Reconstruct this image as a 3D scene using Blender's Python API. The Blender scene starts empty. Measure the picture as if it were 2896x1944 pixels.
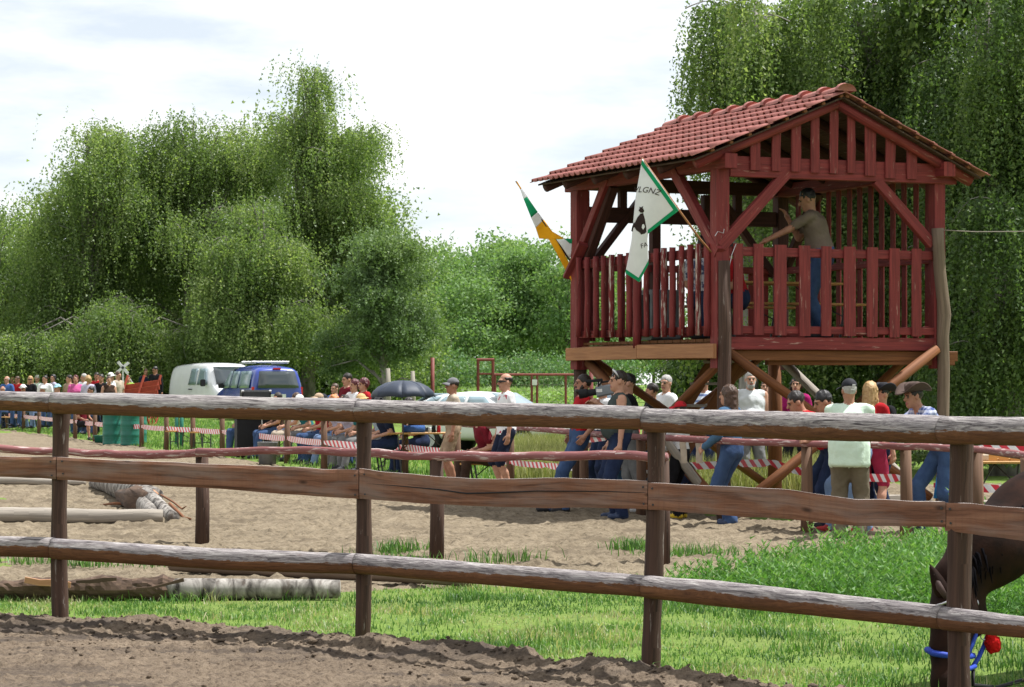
import bpy, math, random
import numpy as np
from mathutils import Vector, Matrix

R = math.radians
random.seed(11)
rng = np.random.default_rng(11)
scene = bpy.context.scene
COL = scene.collection

# ---------------------------------------------------------------- camera, sky, sun, exposure
FPX, HC, YH, CX = 7500.0, 1.6, 1085.0, 1448.0       # focal length in photo pixels, eye height, horizon row, centre column
cam_d = bpy.data.cameras.new('camera')
cam = bpy.data.objects.new('camera', cam_d)
COL.objects.link(cam)
cam.location = (0, 0, HC)
cam.rotation_euler = (R(90), 0, 0)
cam_d.sensor_width = 36.0
cam_d.lens = FPX / 2896 * 36.0
cam_d.shift_y = (YH - 972) / 2896
cam_d.clip_start = 0.5
cam_d.clip_end = 5000
cam_d.dof.use_dof = True
cam_d.dof.focus_distance = 19.0
cam_d.dof.aperture_fstop = 20.0
scene.camera = cam

SUN = Vector((0.42, 0.12, 0.90)).normalized()        # direction towards the sun
sun_d = bpy.data.lights.new('sun', 'SUN')
sun = bpy.data.objects.new('sun', sun_d)
COL.objects.link(sun)
sun.rotation_euler = SUN.to_track_quat('Z', 'Y').to_euler()
sun.location = (30, 30, 60)
sun_d.energy = 5.0
sun_d.angle = R(0.6)
sun_d.color = (1.0, 0.985, 0.955)

world = bpy.data.worlds.new('World')
scene.world = world
world.use_nodes = True
nt = world.node_tree
nt.nodes.clear()
wo = nt.nodes.new('ShaderNodeOutputWorld')
bg = nt.nodes.new('ShaderNodeBackground')
sky = nt.nodes.new('ShaderNodeTexSky')
sky.sky_type = 'NISHITA'
sky.sun_disc = False
sky.sun_elevation = math.asin(SUN.z)
sky.sun_rotation = math.atan2(SUN.x, SUN.y)
sky.air_density = 1.0
sky.dust_density = 0.15
sky.ozone_density = 5.0
bg.inputs[1].default_value = 0.066
tc = nt.nodes.new('ShaderNodeTexCoord')
mp = nt.nodes.new('ShaderNodeMapping')
mp.inputs['Scale'].default_value = (3.0, 3.0, 12.0)
mp.inputs['Location'].default_value = (0.35, 0.2, 0.13)
cn = nt.nodes.new('ShaderNodeTexNoise')
cn.inputs['Scale'].default_value = 1.6
cn.inputs['Detail'].default_value = 7
cn.inputs['Roughness'].default_value = 0.55
cr = nt.nodes.new('ShaderNodeValToRGB')
cr.color_ramp.elements[0].position = 0.40
cr.color_ramp.elements[0].color = (0, 0, 0, 1)
cr.color_ramp.elements[1].position = 0.57
cr.color_ramp.elements[1].color = (1, 1, 1, 1)
cm = nt.nodes.new('ShaderNodeMixRGB')
cm.inputs[2].default_value = (12.0, 12.1, 12.2, 1)      # sunlit cloud, in the sky texture's units
mx = nt.nodes.new('ShaderNodeMath'); mx.operation = 'MULTIPLY_ADD'
mx.inputs[1].default_value = 0.5; mx.inputs[2].default_value = 0.5
nt.links.new(tc.outputs['Generated'], mp.inputs['Vector'])
nt.links.new(mp.outputs[0], cn.inputs['Vector'])
nt.links.new(cn.outputs['Fac'], cr.inputs[0])
nt.links.new(cr.outputs[0], mx.inputs[0])
nt.links.new(mx.outputs[0], cm.inputs[0])
nt.links.new(sky.outputs[0], cm.inputs[1])
nt.links.new(cm.outputs[0], bg.inputs[0])
nt.links.new(bg.outputs[0], wo.inputs[0])

vs = scene.view_settings
vs.view_transform = 'Standard'
vs.look = 'None'
vs.exposure = 0.70
vs.gamma = 1.0
try:
    scene.cycles.max_bounces = 6
    scene.cycles.diffuse_bounces = 3
    scene.cycles.transmission_bounces = 4
    scene.cycles.transparent_max_bounces = 6
    scene.cycles.caustics_reflective = False
    scene.cycles.caustics_refractive = False
except Exception:
    pass

# ---------------------------------------------------------------- helpers
def P(px, py, d):
    """the point at depth d that the photograph shows at (px, py)"""
    return Vector(((px - CX) / FPX * d, d, HC - (py - YH) / FPX * d))

def XD(px, d):
    return (px - CX) / FPX * d

def dep(py, z=0.0):
    """depth of a point at height z seen on row py"""
    return (HC - z) * FPX / (py - YH)

def sst(a, b, x):
    t = np.clip((np.asarray(x, float) - a) / (b - a), 0, 1)
    return t * t * (3 - 2 * t)

def _hash(ix, iy, iz, s):
    n = (ix * 374761393 + iy * 668265263 + iz * 2147483647 + s * 974634731) & 0xFFFFFFFF
    n = ((n ^ (n >> 13)) * 1274126177) & 0xFFFFFFFF
    n = ((n ^ (n >> 16)) * 2246822519) & 0xFFFFFFFF
    return ((n ^ (n >> 15)) & 0xFFFFFF) / float(0xFFFFFF)

def vnoise(p, seed=0):
    p = np.asarray(p, float)
    i = np.floor(p).astype(np.int64)
    f = p - i
    f = f * f * (3 - 2 * f)
    out = np.zeros(len(p))
    for dx in (0, 1):
        for dy in (0, 1):
            for dz in (0, 1):
                w = (f[:, 0] if dx else 1 - f[:, 0]) * (f[:, 1] if dy else 1 - f[:, 1]) * (f[:, 2] if dz else 1 - f[:, 2])
                out += w * _hash(i[:, 0] + dx, i[:, 1] + dy, i[:, 2] + dz, seed)
    return out * 2 - 1

def fbm(p, octv=4, seed=0, rough=0.5):
    p = np.asarray(p, float)
    a, s, t = 1.0, 0.0, 0.0
    for k in range(octv):
        s = s + a * vnoise(p * (2.0 ** k), seed + k * 17)
        t += a
        a *= rough
    return s / t

def tag(o, label=None, cat=None, group=None, kind=None):
    if label: o['label'] = label
    if cat: o['category'] = cat
    if group: o['group'] = group
    if kind: o['kind'] = kind
    return o

def empty(name, loc=(0, 0, 0), rz=0.0, label=None, cat=None, group=None):
    o = bpy.data.objects.new(name, None)
    COL.objects.link(o)
    o.location = loc
    o.rotation_euler = (0, 0, rz)
    o.empty_display_size = 0.2
    return tag(o, label, cat, group)

def link(name, me, parent=None, loc=None, rot=None):
    o = bpy.data.objects.new(name, me)
    COL.objects.link(o)
    if parent is not None: o.parent = parent
    if loc is not None: o.location = loc
    if rot is not None: o.rotation_euler = rot
    return o

def fast_mesh(name, V, F, mats=(), smooth=False, attr=None, mi=None):
    """V (n,3), F (m,k) arrays; attr: dict name -> (domain, values)"""
    V = np.ascontiguousarray(V, dtype=np.float32)
    F = np.ascontiguousarray(F, dtype=np.int32)
    m, k = F.shape
    me = bpy.data.meshes.new(name)
    me.vertices.add(len(V))
    me.vertices.foreach_set('co', V.ravel())
    me.loops.add(m * k)
    me.loops.foreach_set('vertex_index', F.ravel())
    me.polygons.add(m)
    me.polygons.foreach_set('loop_start', np.arange(m, dtype=np.int32) * k)
    if smooth: me.polygons.foreach_set('use_smooth', np.ones(m, dtype=bool))
    if mi is not None: me.polygons.foreach_set('material_index', np.ascontiguousarray(mi, dtype=np.int32))
    for ma in mats: me.materials.append(ma)
    if attr:
        for nm, (dom, val) in attr.items():
            at = me.attributes.new(nm, 'FLOAT', dom)
            at.data.foreach_set('value', np.ascontiguousarray(val, dtype=np.float32))
    me.update(calc_edges=True)
    me.validate()
    return me

class MB:
    """collects boxes, beams, tubes for ONE mesh"""
    def __init__(s):
        s.v, s.f, s.uv, s.mi = [], [], [], []
    def add(s, vs, fs, uvs=None, mi=0):
        b = len(s.v)
        s.v += [tuple(q) for q in vs]
        for k, f in enumerate(fs):
            s.f.append([i + b for i in f])
            s.uv.append(uvs[k] if uvs else [(s.v[i + b][0], s.v[i + b][2]) for i in f])
            s.mi.append(mi)
    def beam(s, p0, p1, w, h, up=(0, 0, 1), seg=1, wob=0.0, ch=0.006, mi=0, taper=1.0, sd=None):
        """a sawn timber: w across, h along up; chamfered edges, slight waviness"""
        p0, p1 = Vector(p0), Vector(p1)
        ax = (p1 - p0); L = ax.length; ax = ax / L
        up = Vector(up)
        sx = ax.cross(up)
        if sx.length < 1e-4: sx = ax.cross(Vector((1, 0, 0)))
        sx.normalize(); sy = sx.cross(ax).normalized()
        rr = random.Random(sd) if sd is not None else random
        uo, vo = rr.random() * 50, rr.random() * 50
        a, b = w / 2, h / 2
        ch = min(ch, a * .45, b * .45)
        sec = [(-a + ch, -b), (a - ch, -b), (a, -b + ch), (a, b - ch), (a - ch, b), (-a + ch, b), (-a, b - ch), (-a, -b + ch)]
        per = [0]
        for i in range(8):
            q, r = sec[i], sec[(i + 1) % 8]
            per.append(per[-1] + math.hypot(q[0] - r[0], q[1] - r[1]))
        vs, fs, uv = [], [], []
        for i in range(seg + 1):
            t = i / seg
            k = 1 + (taper - 1) * t
            o = p0 + ax * (L * t)
            if wob and 0 < i < seg: o = o + sx * rr.uniform(-wob, wob) * .5 + sy * rr.uniform(-wob, wob)
            kh = 1 + (rr.uniform(-wob, wob) / h if wob else 0)
            for (x, y) in sec: vs.append(o + sx * x * k + sy * y * k * kh)
        for i in range(seg):
            for j in range(8):
                j2 = (j + 1) % 8
                fs.append([i * 8 + j, i * 8 + j2, (i + 1) * 8 + j2, (i + 1) * 8 + j])
                u0, u1 = uo + L * i / seg, uo + L * (i + 1) / seg
                uv.append([(u0, vo + per[j]), (u0, vo + per[j + 1]), (u1, vo + per[j + 1]), (u1, vo + per[j])])
        fs.append(list(range(7, -1, -1))); uv.append([(uo + sec[j][1], vo + sec[j][0]) for j in range(7, -1, -1)])
        n = seg * 8
        fs.append([n + j for j in range(8)]); uv.append([(uo + sec[j][1], vo + sec[j][0]) for j in range(8)])
        s.add(vs, fs, uv, mi)
        return s
    def box(s, c, sz, mi=0, ch=0.006):
        c = Vector(c)
        return s.beam(c - Vector((sz[0] / 2, 0, 0)), c + Vector((sz[0] / 2, 0, 0)), sz[1], sz[2], mi=mi, ch=ch)
    def tube(s, pts, rad, n=8, mi=0, nz=0.0, cap=True, sd=None, squash=1.0):
        """a log or pipe through pts with a radius per point; nz: relative unevenness"""
        pts = [Vector(q) for q in pts]
        m = len(pts)
        if not hasattr(rad, '__len__'): rad = [rad] * m
        rr = random.Random(sd) if sd is not None else random
        uo, vo = rr.random() * 50, rr.random() * 50
        ph = [rr.random() * 6.28 for _ in range(4)]
        ax0 = (pts[1] - pts[0]).normalized()
        ref = Vector((0, 0, 1)) if abs(ax0.z) < .9 else Vector((1, 0, 0))
        sx = ax0.cross(ref).normalized()
        vs, fs, uv = [], [], []
        Ls = [0]
        for i in range(1, m): Ls.append(Ls[-1] + (pts[i] - pts[i - 1]).length)
        for i in range(m):
            ax = (pts[min(i + 1, m - 1)] - pts[max(i - 1, 0)]).normalized()
            sx = (sx - ax * sx.dot(ax)).normalized()
            sy = ax.cross(sx)
            for j in range(n):
                a = 2 * math.pi * j / n
                k = rad[i] * (1 + nz * (math.sin(2 * a + ph[0] + Ls[i] * 1.3) * .5 + math.sin(3 * a + ph[1] - Ls[i] * 2.1) * .35 + rr.uniform(-.5, .5)))
                vs.append(pts[i] + sx * math.cos(a) * k + sy * math.sin(a) * k * squash)
        for i in range(m - 1):
            for j in range(n):
                j2 = (j + 1) % n
                fs.append([i * n + j, i * n + j2, (i + 1) * n + j2, (i + 1) * n + j])
                c0, c1 = 6.283 * rad[i] * j / n, 6.283 * rad[i] * (j + 1) / n
                uv.append([(uo + Ls[i], vo + c0), (uo + Ls[i], vo + c1), (uo + Ls[i + 1], vo + c1), (uo + Ls[i + 1], vo + c0)])
        if cap:
            fs.append(list(range(n - 1, -1, -1))); uv.append([(uo + .3 * math.cos(j), vo + .3 * math.sin(j)) for j in range(n)])
            fs.append([(m - 1) * n + j for j in range(n)]); uv.append([(uo + .3 * math.cos(j), vo + .3 * math.sin(j)) for j in range(n)])
        s.add(vs, fs, uv, mi)
        return s
    def lathe(s, prof, n=16, o=(0, 0, 0), mi=0):
        """prof: (radius, z) pairs"""
        vs, fs = [], []
        for (r, z) in prof:
            for j in range(n):
                a = 2 * math.pi * j / n
                vs.append((o[0] + r * math.cos(a), o[1] + r * math.sin(a), o[2] + z))
        for i in range(len(prof) - 1):
            for j in range(n):
                fs.append([i * n + j, i * n + (j + 1) % n, (i + 1) * n + (j + 1) % n, (i + 1) * n + j])
        s.add(vs, fs, None, mi)
        return s
    def mesh(s, name, mats, smooth=False):
        me = bpy.data.meshes.new(name)
        me.from_pydata(s.v, [], s.f)
        if not isinstance(mats, (list, tuple)): mats = [mats]
        for m in mats: me.materials.append(m)
        ul = me.uv_layers.new(name='UVMap')
        ul.data.foreach_set('uv', [c for f in s.uv for q in f for c in q])
        me.polygons.foreach_set('material_index', s.mi)
        if smooth: me.polygons.foreach_set('use_smooth', [True] * len(s.f))
        me.update()
        return me
    def build(s, name, mats, parent=None, smooth=False, loc=None):
        return link(name, s.mesh(name, mats, smooth), parent, loc)

def part(name, mat, parent, fn, smooth=False, label=None):
    m = MB(); fn(m)
    o = m.build(name, mat, parent, smooth)
    if label: o['label'] = label
    return o

def copy_tree(o, parent=None):
    c = o.copy(); COL.objects.link(c); c.parent = parent
    for ch in list(o.children):
        copy_tree(ch, c)
    return c

# ---------------------------------------------------------------- materials
class NT:
    def __init__(s, name):
        s.m = bpy.data.materials.new(name)
        s.m.use_nodes = True
        s.t = s.m.node_tree
        s.b = s.t.nodes['Principled BSDF']
        s.out = s.t.nodes['Material Output']
        s.tc = None
    def n(s, typ, **kw):
        x = s.t.nodes.new('ShaderNode' + typ)
        for k, v in kw.items():
            if k in x.inputs: x.inputs[k].default_value = v
            else: setattr(x, k, v)
        return x
    def l(s, a, b): s.t.links.new(a, b)
    def coord(s, kind='Object', sc=(1, 1, 1), loc=(0, 0, 0)):
        if s.tc is None: s.tc = s.n('TexCoord')
        mp = s.n('Mapping'); mp.inputs['Scale'].default_value = sc; mp.inputs['Location'].default_value = loc
        s.l(s.tc.outputs[kind], mp.inputs['Vector'])
        return mp.outputs[0]
    def noise(s, v, scale=5, detail=5, rough=.55, dist=0):
        x = s.n('TexNoise'); x.inputs['Scale'].default_value = scale; x.inputs['Detail'].default_value = detail
        x.inputs['Roughness'].default_value = rough; x.inputs['Distortion'].default_value = dist
        s.l(v, x.inputs['Vector']); return x.outputs['Fac']
    def ramp(s, fac, stops):
        x = s.n('ValToRGB'); e = x.color_ramp.elements
        while len(e) < len(stops): e.new(.5)
        for k, (p, c) in enumerate(stops):
            e[k].position = p
            if not hasattr(c, '__len__'): c = (c, c, c)
            e[k].color = (*c[:3], 1)
        s.l(fac, x.inputs[0]); return x.outputs[0]
    def mix(s, fac, a, b, mode='MIX'):
        x = s.n('MixRGB'); x.blend_type = mode
        for k, q in enumerate((fac, a, b)):
            if hasattr(q, 'links'): s.l(q, x.inputs[k])
            elif k == 0: x.inputs[0].default_value = q
            else: x.inputs[k].default_value = (*q[:3], 1)
        return x.outputs[0]
    def math(s, op, a, b=0.0):
        x = s.n('Math'); x.operation = op
        for k, q in enumerate((a, b)):
            if hasattr(q, 'links'): s.l(q, x.inputs[k])
            else: x.inputs[k].default_value = q
        return x.outputs[0]
    def attr(s, name, out='Fac'):
        x = s.n('Attribute'); x.attribute_name = name; return x.outputs[out]
    def bump(s, h, st=.4, dist=.02):
        x = s.n('Bump'); x.inputs['Strength'].default_value = st; x.inputs['Distance'].default_value = dist
        s.l(h, x.inputs['Height']); s.l(x.outputs[0], s.b.inputs['Normal']); return x
    def fin(s, col=None, rough=.8, spec=.3, metal=0):
        if col is not None:
            if hasattr(col, 'links'): s.l(col, s.b.inputs['Base Color'])
            else: s.b.inputs['Base Color'].default_value = (*col[:3], 1)
        if hasattr(rough, 'links'): s.l(rough, s.b.inputs['Roughness'])
        else: s.b.inputs['Roughness'].default_value = rough
        s.b.inputs['Specular IOR Level'].default_value = spec
        s.b.inputs['Metallic'].default_value = metal
        return s.m

def plain(name, c1, c2=None, scale=9, rough=.75, spec=.3, bump=0.0, bsc=40, metal=0, sc=(1, 1, 1), coord='Object'):
    k = NT(name)
    if c2 is None: c2 = tuple(x * .72 for x in c1)
    v = k.coord(coord, sc)
    f = k.noise(v, scale, 5)
    col = k.ramp(f, [(.32, c2), (.68, c1)])
    if bump: k.bump(k.noise(v, bsc, 5), bump, .01)
    return k.fin(col, rough, spec, metal)

def wood(name, c1, c2, worn=None, wamt=.0, rough=.8, grain=1.0, bump=.5):
    """timber with the grain along the UV's first axis"""
    k = NT(name)
    g = k.noise(k.coord('UV', (1.6, 34 * grain, 1)), 1.0, 6, .6, .6)
    big = k.noise(k.coord('UV', (.9, 2.2, 1)), 1.6, 3)
    col = k.ramp(g, [(.3, c2), (.62, c1)])
    col = k.mix(k.ramp(big, [(.35, .0), (.7, .55)]), col, tuple(x * .62 for x in c1))
    if worn is not None:
        w = k.noise(k.coord('UV', (3.5, 26, 1), (3, 9, 0)), 1.0, 6, .65)
        col = k.mix(k.ramp(w, [(.66 - wamt, 0.0), (.74 - wamt, 1.0)]), col, worn)
    k.bump(g, bump, .006)
    return k.fin(col, rough, .25)

M_RED = wood('red_painted_wood', (.235, .038, .036), (.085, .014, .015), (.34, .19, .155), .05, .68)
M_REDL = wood('red_painted_rail', (.25, .10, .098), (.14, .045, .046), (.44, .35, .33), .12, .78)
M_NAT = wood('natural_planed_wood', (.40, .19, .085), (.24, .10, .045), None, 0, .7)
M_NATD = wood('stained_brown_log', (.21, .080, .028), (.10, .036, .015), (.3, .2, .13), -.02, .7)
M_GNARL = wood('brown_grey_bark_log', (.20, .145, .105), (.10, .07, .05), None, 0, .85)
M_GREYW = wood('weathered_grey_wood', (.36, .32, .27), (.2, .175, .15), None, 0, .85)
M_POST = wood('dark_brown_stained_post', (.085, .048, .034), (.028, .017, .013), (.27, .235, .21), .035, .85, 1.4, 1.0)
M_FARPOST = wood('far_fence_post_wood', (.16, .09, .055), (.085, .045, .03), None, 0, .8)
M_DARKMETAL = plain('dark_metal', (.03, .032, .035), rough=.45, spec=.5)
M_STEEL = plain('bright_steel', (.6, .6, .62), rough=.35, metal=.8)
M_BLACK = plain('matt_black', (.012, .012, .014), rough=.7)
M_TABLE = wood('varnished_bench_wood', (.55, .30, .10), (.38, .19, .06), None, 0, .5)
# ---------------------------------------------------------------- ground
FENCE_FAR = (-0.04, 38.7)                     # the arena's far fence runs from here along FT
FT, FN = (-0.311, 0.950), (0.950, 0.311)

def farq(x, y):
    return (np.asarray(x) - FENCE_FAR[0]) * FN[0] + (np.asarray(y) - FENCE_FAR[1]) * FN[1]

def gz(x, y):
    """ground height: flat, with a low bank where the far spectators stand"""
    q = farq(x, y)
    return 0.40 * sst(0.6, 5.5, q) * sst(2.0, 7.0, -np.asarray(x, float)) + 0.0

def gzs(x, y): return float(gz(np.array([x]), np.array([y]))[0])

def grid_mesh(name, X, Y, Z, mat, attr=None):
    ny, nx = X.shape
    V = np.stack([X, Y, Z], -1).reshape(-1, 3)
    i = np.arange(nx - 1)[None, :] + np.arange(ny - 1)[:, None] * nx
    F = np.stack([i, i + 1, i + nx + 1, i + nx], -1).reshape(-1, 4)
    return fast_mesh(name, V, F, [mat], True, attr)

def bound(pts):
    xs = np.array([p[0] for p in pts]); ys = np.array([p[1] for p in pts])
    o = np.argsort(xs)
    return lambda x: np.interp(x, xs[o], ys[o])

# sand of the arena
SAND_NEAR = bound([(-9, 20.2), (XD(0, 19.9), 20.4), (XD(960, 19.9), 20.1), (XD(1300, 21.4), 21.0), (XD(1650, 21.9), 21.6), (1.62, 21.9),
                   (2.2, 22.3), (2.92, 23.3), (3.56, 24.5), (5.0, 25.8), (7, 27.2)])
RAIL_PTS = [(1440, 38.4), (1650, 34.3), (1880, 31.0), (2130, 29.1), (2280, 28.2), (2560, 27.1), (2760, 25.7), (2930, 23.4)]
SPEC_FENCE = bound([(XD(p, d), d) for p, d in RAIL_PTS])

def sand_mask(x, y):
    n = fbm(np.stack([x * .9, y * .55, x * 0], -1), 4, 3) * .9
    m1 = sst(-.35, .35, y - SAND_NEAR(x) + n * .8)
    far = np.where(x < 0, -farq(x, y) + .15, SPEC_FENCE(x) + 2.6 + 16 * sst(3.2, 4.2, x) - y)
    return m1 * sst(-.3, .4, far + n * .5)

def sand_relief(x, y):
    f = y / 25.0
    p = np.stack([x, y * .8, x * 0], -1)
    h = .030 * fbm(p * 1.1, 3, 21) + .034 * fbm(p * 5.5, 3, 22) + .030 * np.abs(fbm(p * 13.0, 2, 23)) * 1.2
    # harrow and hoof tracks running across
    h += .018 * fbm(np.stack([x * .5, y * 4.2, x * 0], -1), 3, 29)
    # loose clods and hoof prints
    cl = vnoise(p * 9.0, 77)
    h += .030 * sst(.45, .85, cl) - .034 * sst(.42, .8, -vnoise(p * 4.2, 91))
    return h

def soil_mat(name, light, mid, dark, s=1.0, damp=None):
    k = NT(name)
    v = k.coord('Object', (1, .8, 1))
    a = k.noise(v, .7 * s, 5); b = k.noise(v, 6 * s, 8, .72); c = k.noise(v, 22 * s, 6, .75)
    col = k.ramp(b, [(.36, dark), (.48, mid), (.62, light)])
    col = k.mix(k.ramp(a, [(.42, 0.0), (.68, .55)]), col, dark)
    col = k.mix(.5, col, k.ramp(c, [(.40, tuple(q * .6 for q in dark)), (.47, mid), (.6, light)]))
    if damp:
        w = k.noise(k.coord('Object', (.35, 1.6, 1), (4, 1, 0)), 1.5, 5, .6)
        col = k.mix(k.ramp(w, [(.52, 0.0), (.63, .8)]), col, damp)
    k.bump(k.mix(.5, b, c), 1.0, .05)
    return k.fin(col, .95, .1)

M_SAND = soil_mat('arena_sand', (.265, .217, .152), (.188, .15, .102), (.09, .07, .047), 1.0, (.115, .09, .062))
M_DIRT = soil_mat('damp_track_dirt', (.25, .195, .14), (.165, .125, .09), (.078, .058, .043), 1.6, (.07, .056, .047))

ds = np.concatenate([np.geomspace(18.5, 46, 300), np.geomspace(46.3, 125, 60)])
ts = np.linspace(-.225, .19, 290)
Y = np.repeat(ds[:, None], len(ts), 1); X = ts[None, :] * Y
x, y = X.ravel(), Y.ravel()
m = sand_mask(x, y)
Z = (gz(x, y) * 0 - .07 + m * (.075 + sand_relief(x, y))).reshape(X.shape)
tag(link('sand_arena', grid_mesh('sand_arena', X, Y, Z, M_SAND)), 'pale churned sand of the riding arena', kind='structure')

# dirt track in front of the fence
FPOST = [(-5.25, 18.6), (-3.0, 17.6), (-0.92, 16.55), (0.79, 14.72), (2.17, 12.82), (3.35, 10.9)]
DIRT_EDGE = bound([(-5.3, 18.5), (-3.0, 17.75), (-1.9, 17.35), (-1.15, 16.75), (-0.92, 16.35), (-.1, 15.75), (.5, 14.9), (1.25, 14.1), (2.6, 12.4)])
def dirt_h(x, y):
    e = DIRT_EDGE(x) - y
    n = fbm(np.stack([x * 1.6, y * 1.6, x * 0], -1), 3, 41)
    m = sst(-.12, .22, e + n * .22)
    p = np.stack([x, y, x * 0], -1)
    berm = .055 * np.exp(-((e - .28) / .24) ** 2) * (1 + .7 * fbm(p * 1.7, 2, 44))
    rut = .022 * fbm(np.stack([(x * .85 + y * .5) * .5, (y * .85 - x * .5) * 5.0, x * 0], -1), 3, 46)
    h = .06 + berm + rut + .014 * fbm(p * 3, 3, 47) + .014 * fbm(p * 12, 3, 48)
    h += .016 * sst(.45, .85, vnoise(p * 14, 49)) + .016 * sst(.3, .8, vnoise(p * 34, 50)) - .018 * sst(.5, .8, -vnoise(p * 6, 51))
    return -.06 + m * h
xs = np.linspace(-4.2, 2.6, 320); ys = np.concatenate([np.linspace(7, 12.9, 16), np.linspace(12.92, 18.6, 260)])
X, Y = np.meshgrid(xs, ys)
Z = dirt_h(X.ravel(), Y.ravel()).reshape(X.shape)
tag(link('dirt_track', grid_mesh('dirt_track', X, Y, Z, M_DIRT)), 'dark damp dirt of the track along the fence', kind='structure')

# meadow: one sheet to the horizon
k = NT('meadow_ground')
v = k.coord('Object')
a = k.noise(v, .35, 6); b = k.noise(v, 4.0, 6, .65); c = k.noise(v, 30.0, 4, .7)
col = k.ramp(b, [(.28, (.052, .10, .018)), (.5, (.115, .20, .032)), (.75, (.19, .27, .06))])
col = k.mix(k.ramp(a, [(.5, 0.0), (.72, .55)]), col, (.20, .17, .085))
col = k.mix(.5, col, k.ramp(c, [(.3, (.05, .08, .02)), (.7, (.22, .30, .07))]))
k.bump(c, .7, .05)
M_MEADOW = k.fin(col, .95, .1)
ys = np.concatenate([[-60, -20, 0], np.geomspace(6, 30, 135), np.geomspace(30.5, 130, 60), np.geomspace(140, 3000, 24)])
xs = np.concatenate([-np.geomspace(3000, 45, 20), np.linspace(-42, -7, 36), np.linspace(-6.8, 7, 93), np.linspace(7.5, 42, 36), np.geomspace(45, 3000, 20)])
X, Y = np.meshgrid(xs, ys)
x, y = X.ravel(), Y.ravel()
Z = gz(x, y) + 0.012 * fbm(np.stack([x * .8, y * .8, x * 0], -1), 3, 5) * (np.abs(x) < 60)
Z = Z - .16 * sst(.25, .7, DIRT_EDGE(x) - y) * (x > -5.0) * (x < 2.8) * (y > 7) - .14 * sst(.9, 1.0, sand_mask(x, y)) * (np.abs(x / y) < .185) * (y > 19) * (y < 120)
tag(link('ground', grid_mesh('ground', X, Y, Z.reshape(X.shape), M_MEADOW)), 'green meadow ground around the arena', kind='structure')

# clods and pebbles on the dirt
nc = 1500
cx = rng.uniform(-4.2, 2.3, nc); cy = DIRT_EDGE(cx) - np.abs(rng.normal(0, 1.1, nc)) - .02
cz = dirt_h(cx, cy)
r = np.exp(rng.normal(-4.75, .5, nc)).clip(.004, .03)
ico = np.array([(0, 0, 1), (.9, 0, .25), (.28, .85, .25), (-.72, .53, .25), (-.72, -.53, .25), (.28, -.85, .25), (.5, .4, -.6), (-.5, .4, -.6), (0, -.6, -.6)])
icf = np.array([(0, 1, 2), (0, 2, 3), (0, 3, 4), (0, 4, 5), (0, 5, 1), (1, 6, 2), (2, 6, 7), (2, 7, 3), (3, 7, 4), (4, 7, 8), (4, 8, 5), (5, 8, 1), (1, 8, 6), (6, 8, 7)])
jit = rng.uniform(.7, 1.25, (nc, 9, 3))
V = (ico[None] * jit * r[:, None, None] * np.array([1.2, 1, .75]) + np.stack([cx, cy, cz + r * .3], -1)[:, None])
F = (icf[None] + (np.arange(nc) * 9)[:, None, None]).reshape(-1, 3)
tag(link('soil_clods', fast_mesh('soil_clods', V.reshape(-1, 3), F, [M_DIRT])), 'crumbled clods and pebbles on the dirt track', 'soil', kind='stuff')

# ---------------------------------------------------------------- blades and leaves
def leaf_mat(name, stops, trans=.35, rough=.55, tcol=None):
    k = NT(name)
    col = k.ramp(k.attr('rnd'), stops)
    k.fin(col, rough, .35)
    tr = k.n('BsdfTranslucent')
    g = k.mix(1.0, col, tcol or (1.12, 1.22, .6), 'MULTIPLY')
    k.l(g, tr.inputs[0])
    ms = k.n('MixShader'); ms.inputs[0].default_value = trans
    k.l(k.b.outputs[0], ms.inputs[1]); k.l(tr.outputs[0], ms.inputs[2])
    k.l(ms.outputs[0], k.out.inputs[0])
    return k.m

M_GRASS = leaf_mat('grass_blades', [(0, (.04, .10, .02)), (.35, (.085, .185, .04)), (.65, (.145, .265, .065)), (.85, (.24, .33, .12)), (1, (.38, .36, .21))], .4, .5)
M_WEED = leaf_mat('weed_leaves', [(0, (.05, .13, .03)), (.5, (.10, .23, .05)), (.85, (.17, .30, .085)), (1, (.27, .38, .15))], .4, .55)
M_DRY = leaf_mat('dry_meadow_grass', [(0, (.14, .17, .05)), (.5, (.27, .28, .10)), (1, (.40, .37, .18))], .3, .7)
M_CORN = leaf_mat('maize_leaves', [(0, (.13, .24, .06)), (1, (.32, .44, .15))], .35, .5)

def blades(base, h, w, lean=.35, seed=0):
    """two-triangle grass blades; base (n,3), h (n), w (n)"""
    g = np.random.default_rng(seed); n = len(base)
    a = g.uniform(0, 6.283, n); b = g.uniform(0, 6.283, n)
    d = np.stack([np.cos(a), np.sin(a), np.zeros(n)], -1)
    s = np.stack([np.cos(b), np.sin(b), np.zeros(n)], -1) * (w / 2)[:, None]
    ln = np.abs(g.normal(0, lean, n)) * h
    mid = base + np.stack([d[:, 0] * ln * .3, d[:, 1] * ln * .3, h * .58], -1)
    tip = base + np.stack([d[:, 0] * ln, d[:, 1] * ln, h * np.sqrt(np.clip(1 - (ln / h * .7) ** 2, .15, 1))], -1)
    V = np.stack([base - s, base + s, mid + s * .75, tip, mid - s * .75], 1).reshape(-1, 3)
    i = np.arange(n)[:, None] * 5
    F = np.concatenate([np.concatenate([i, i + 1, i + 2], 1), np.concatenate([i, i + 2, i + 4], 1), np.concatenate([i + 4, i + 2, i + 3], 1)])
    return V, F

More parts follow.
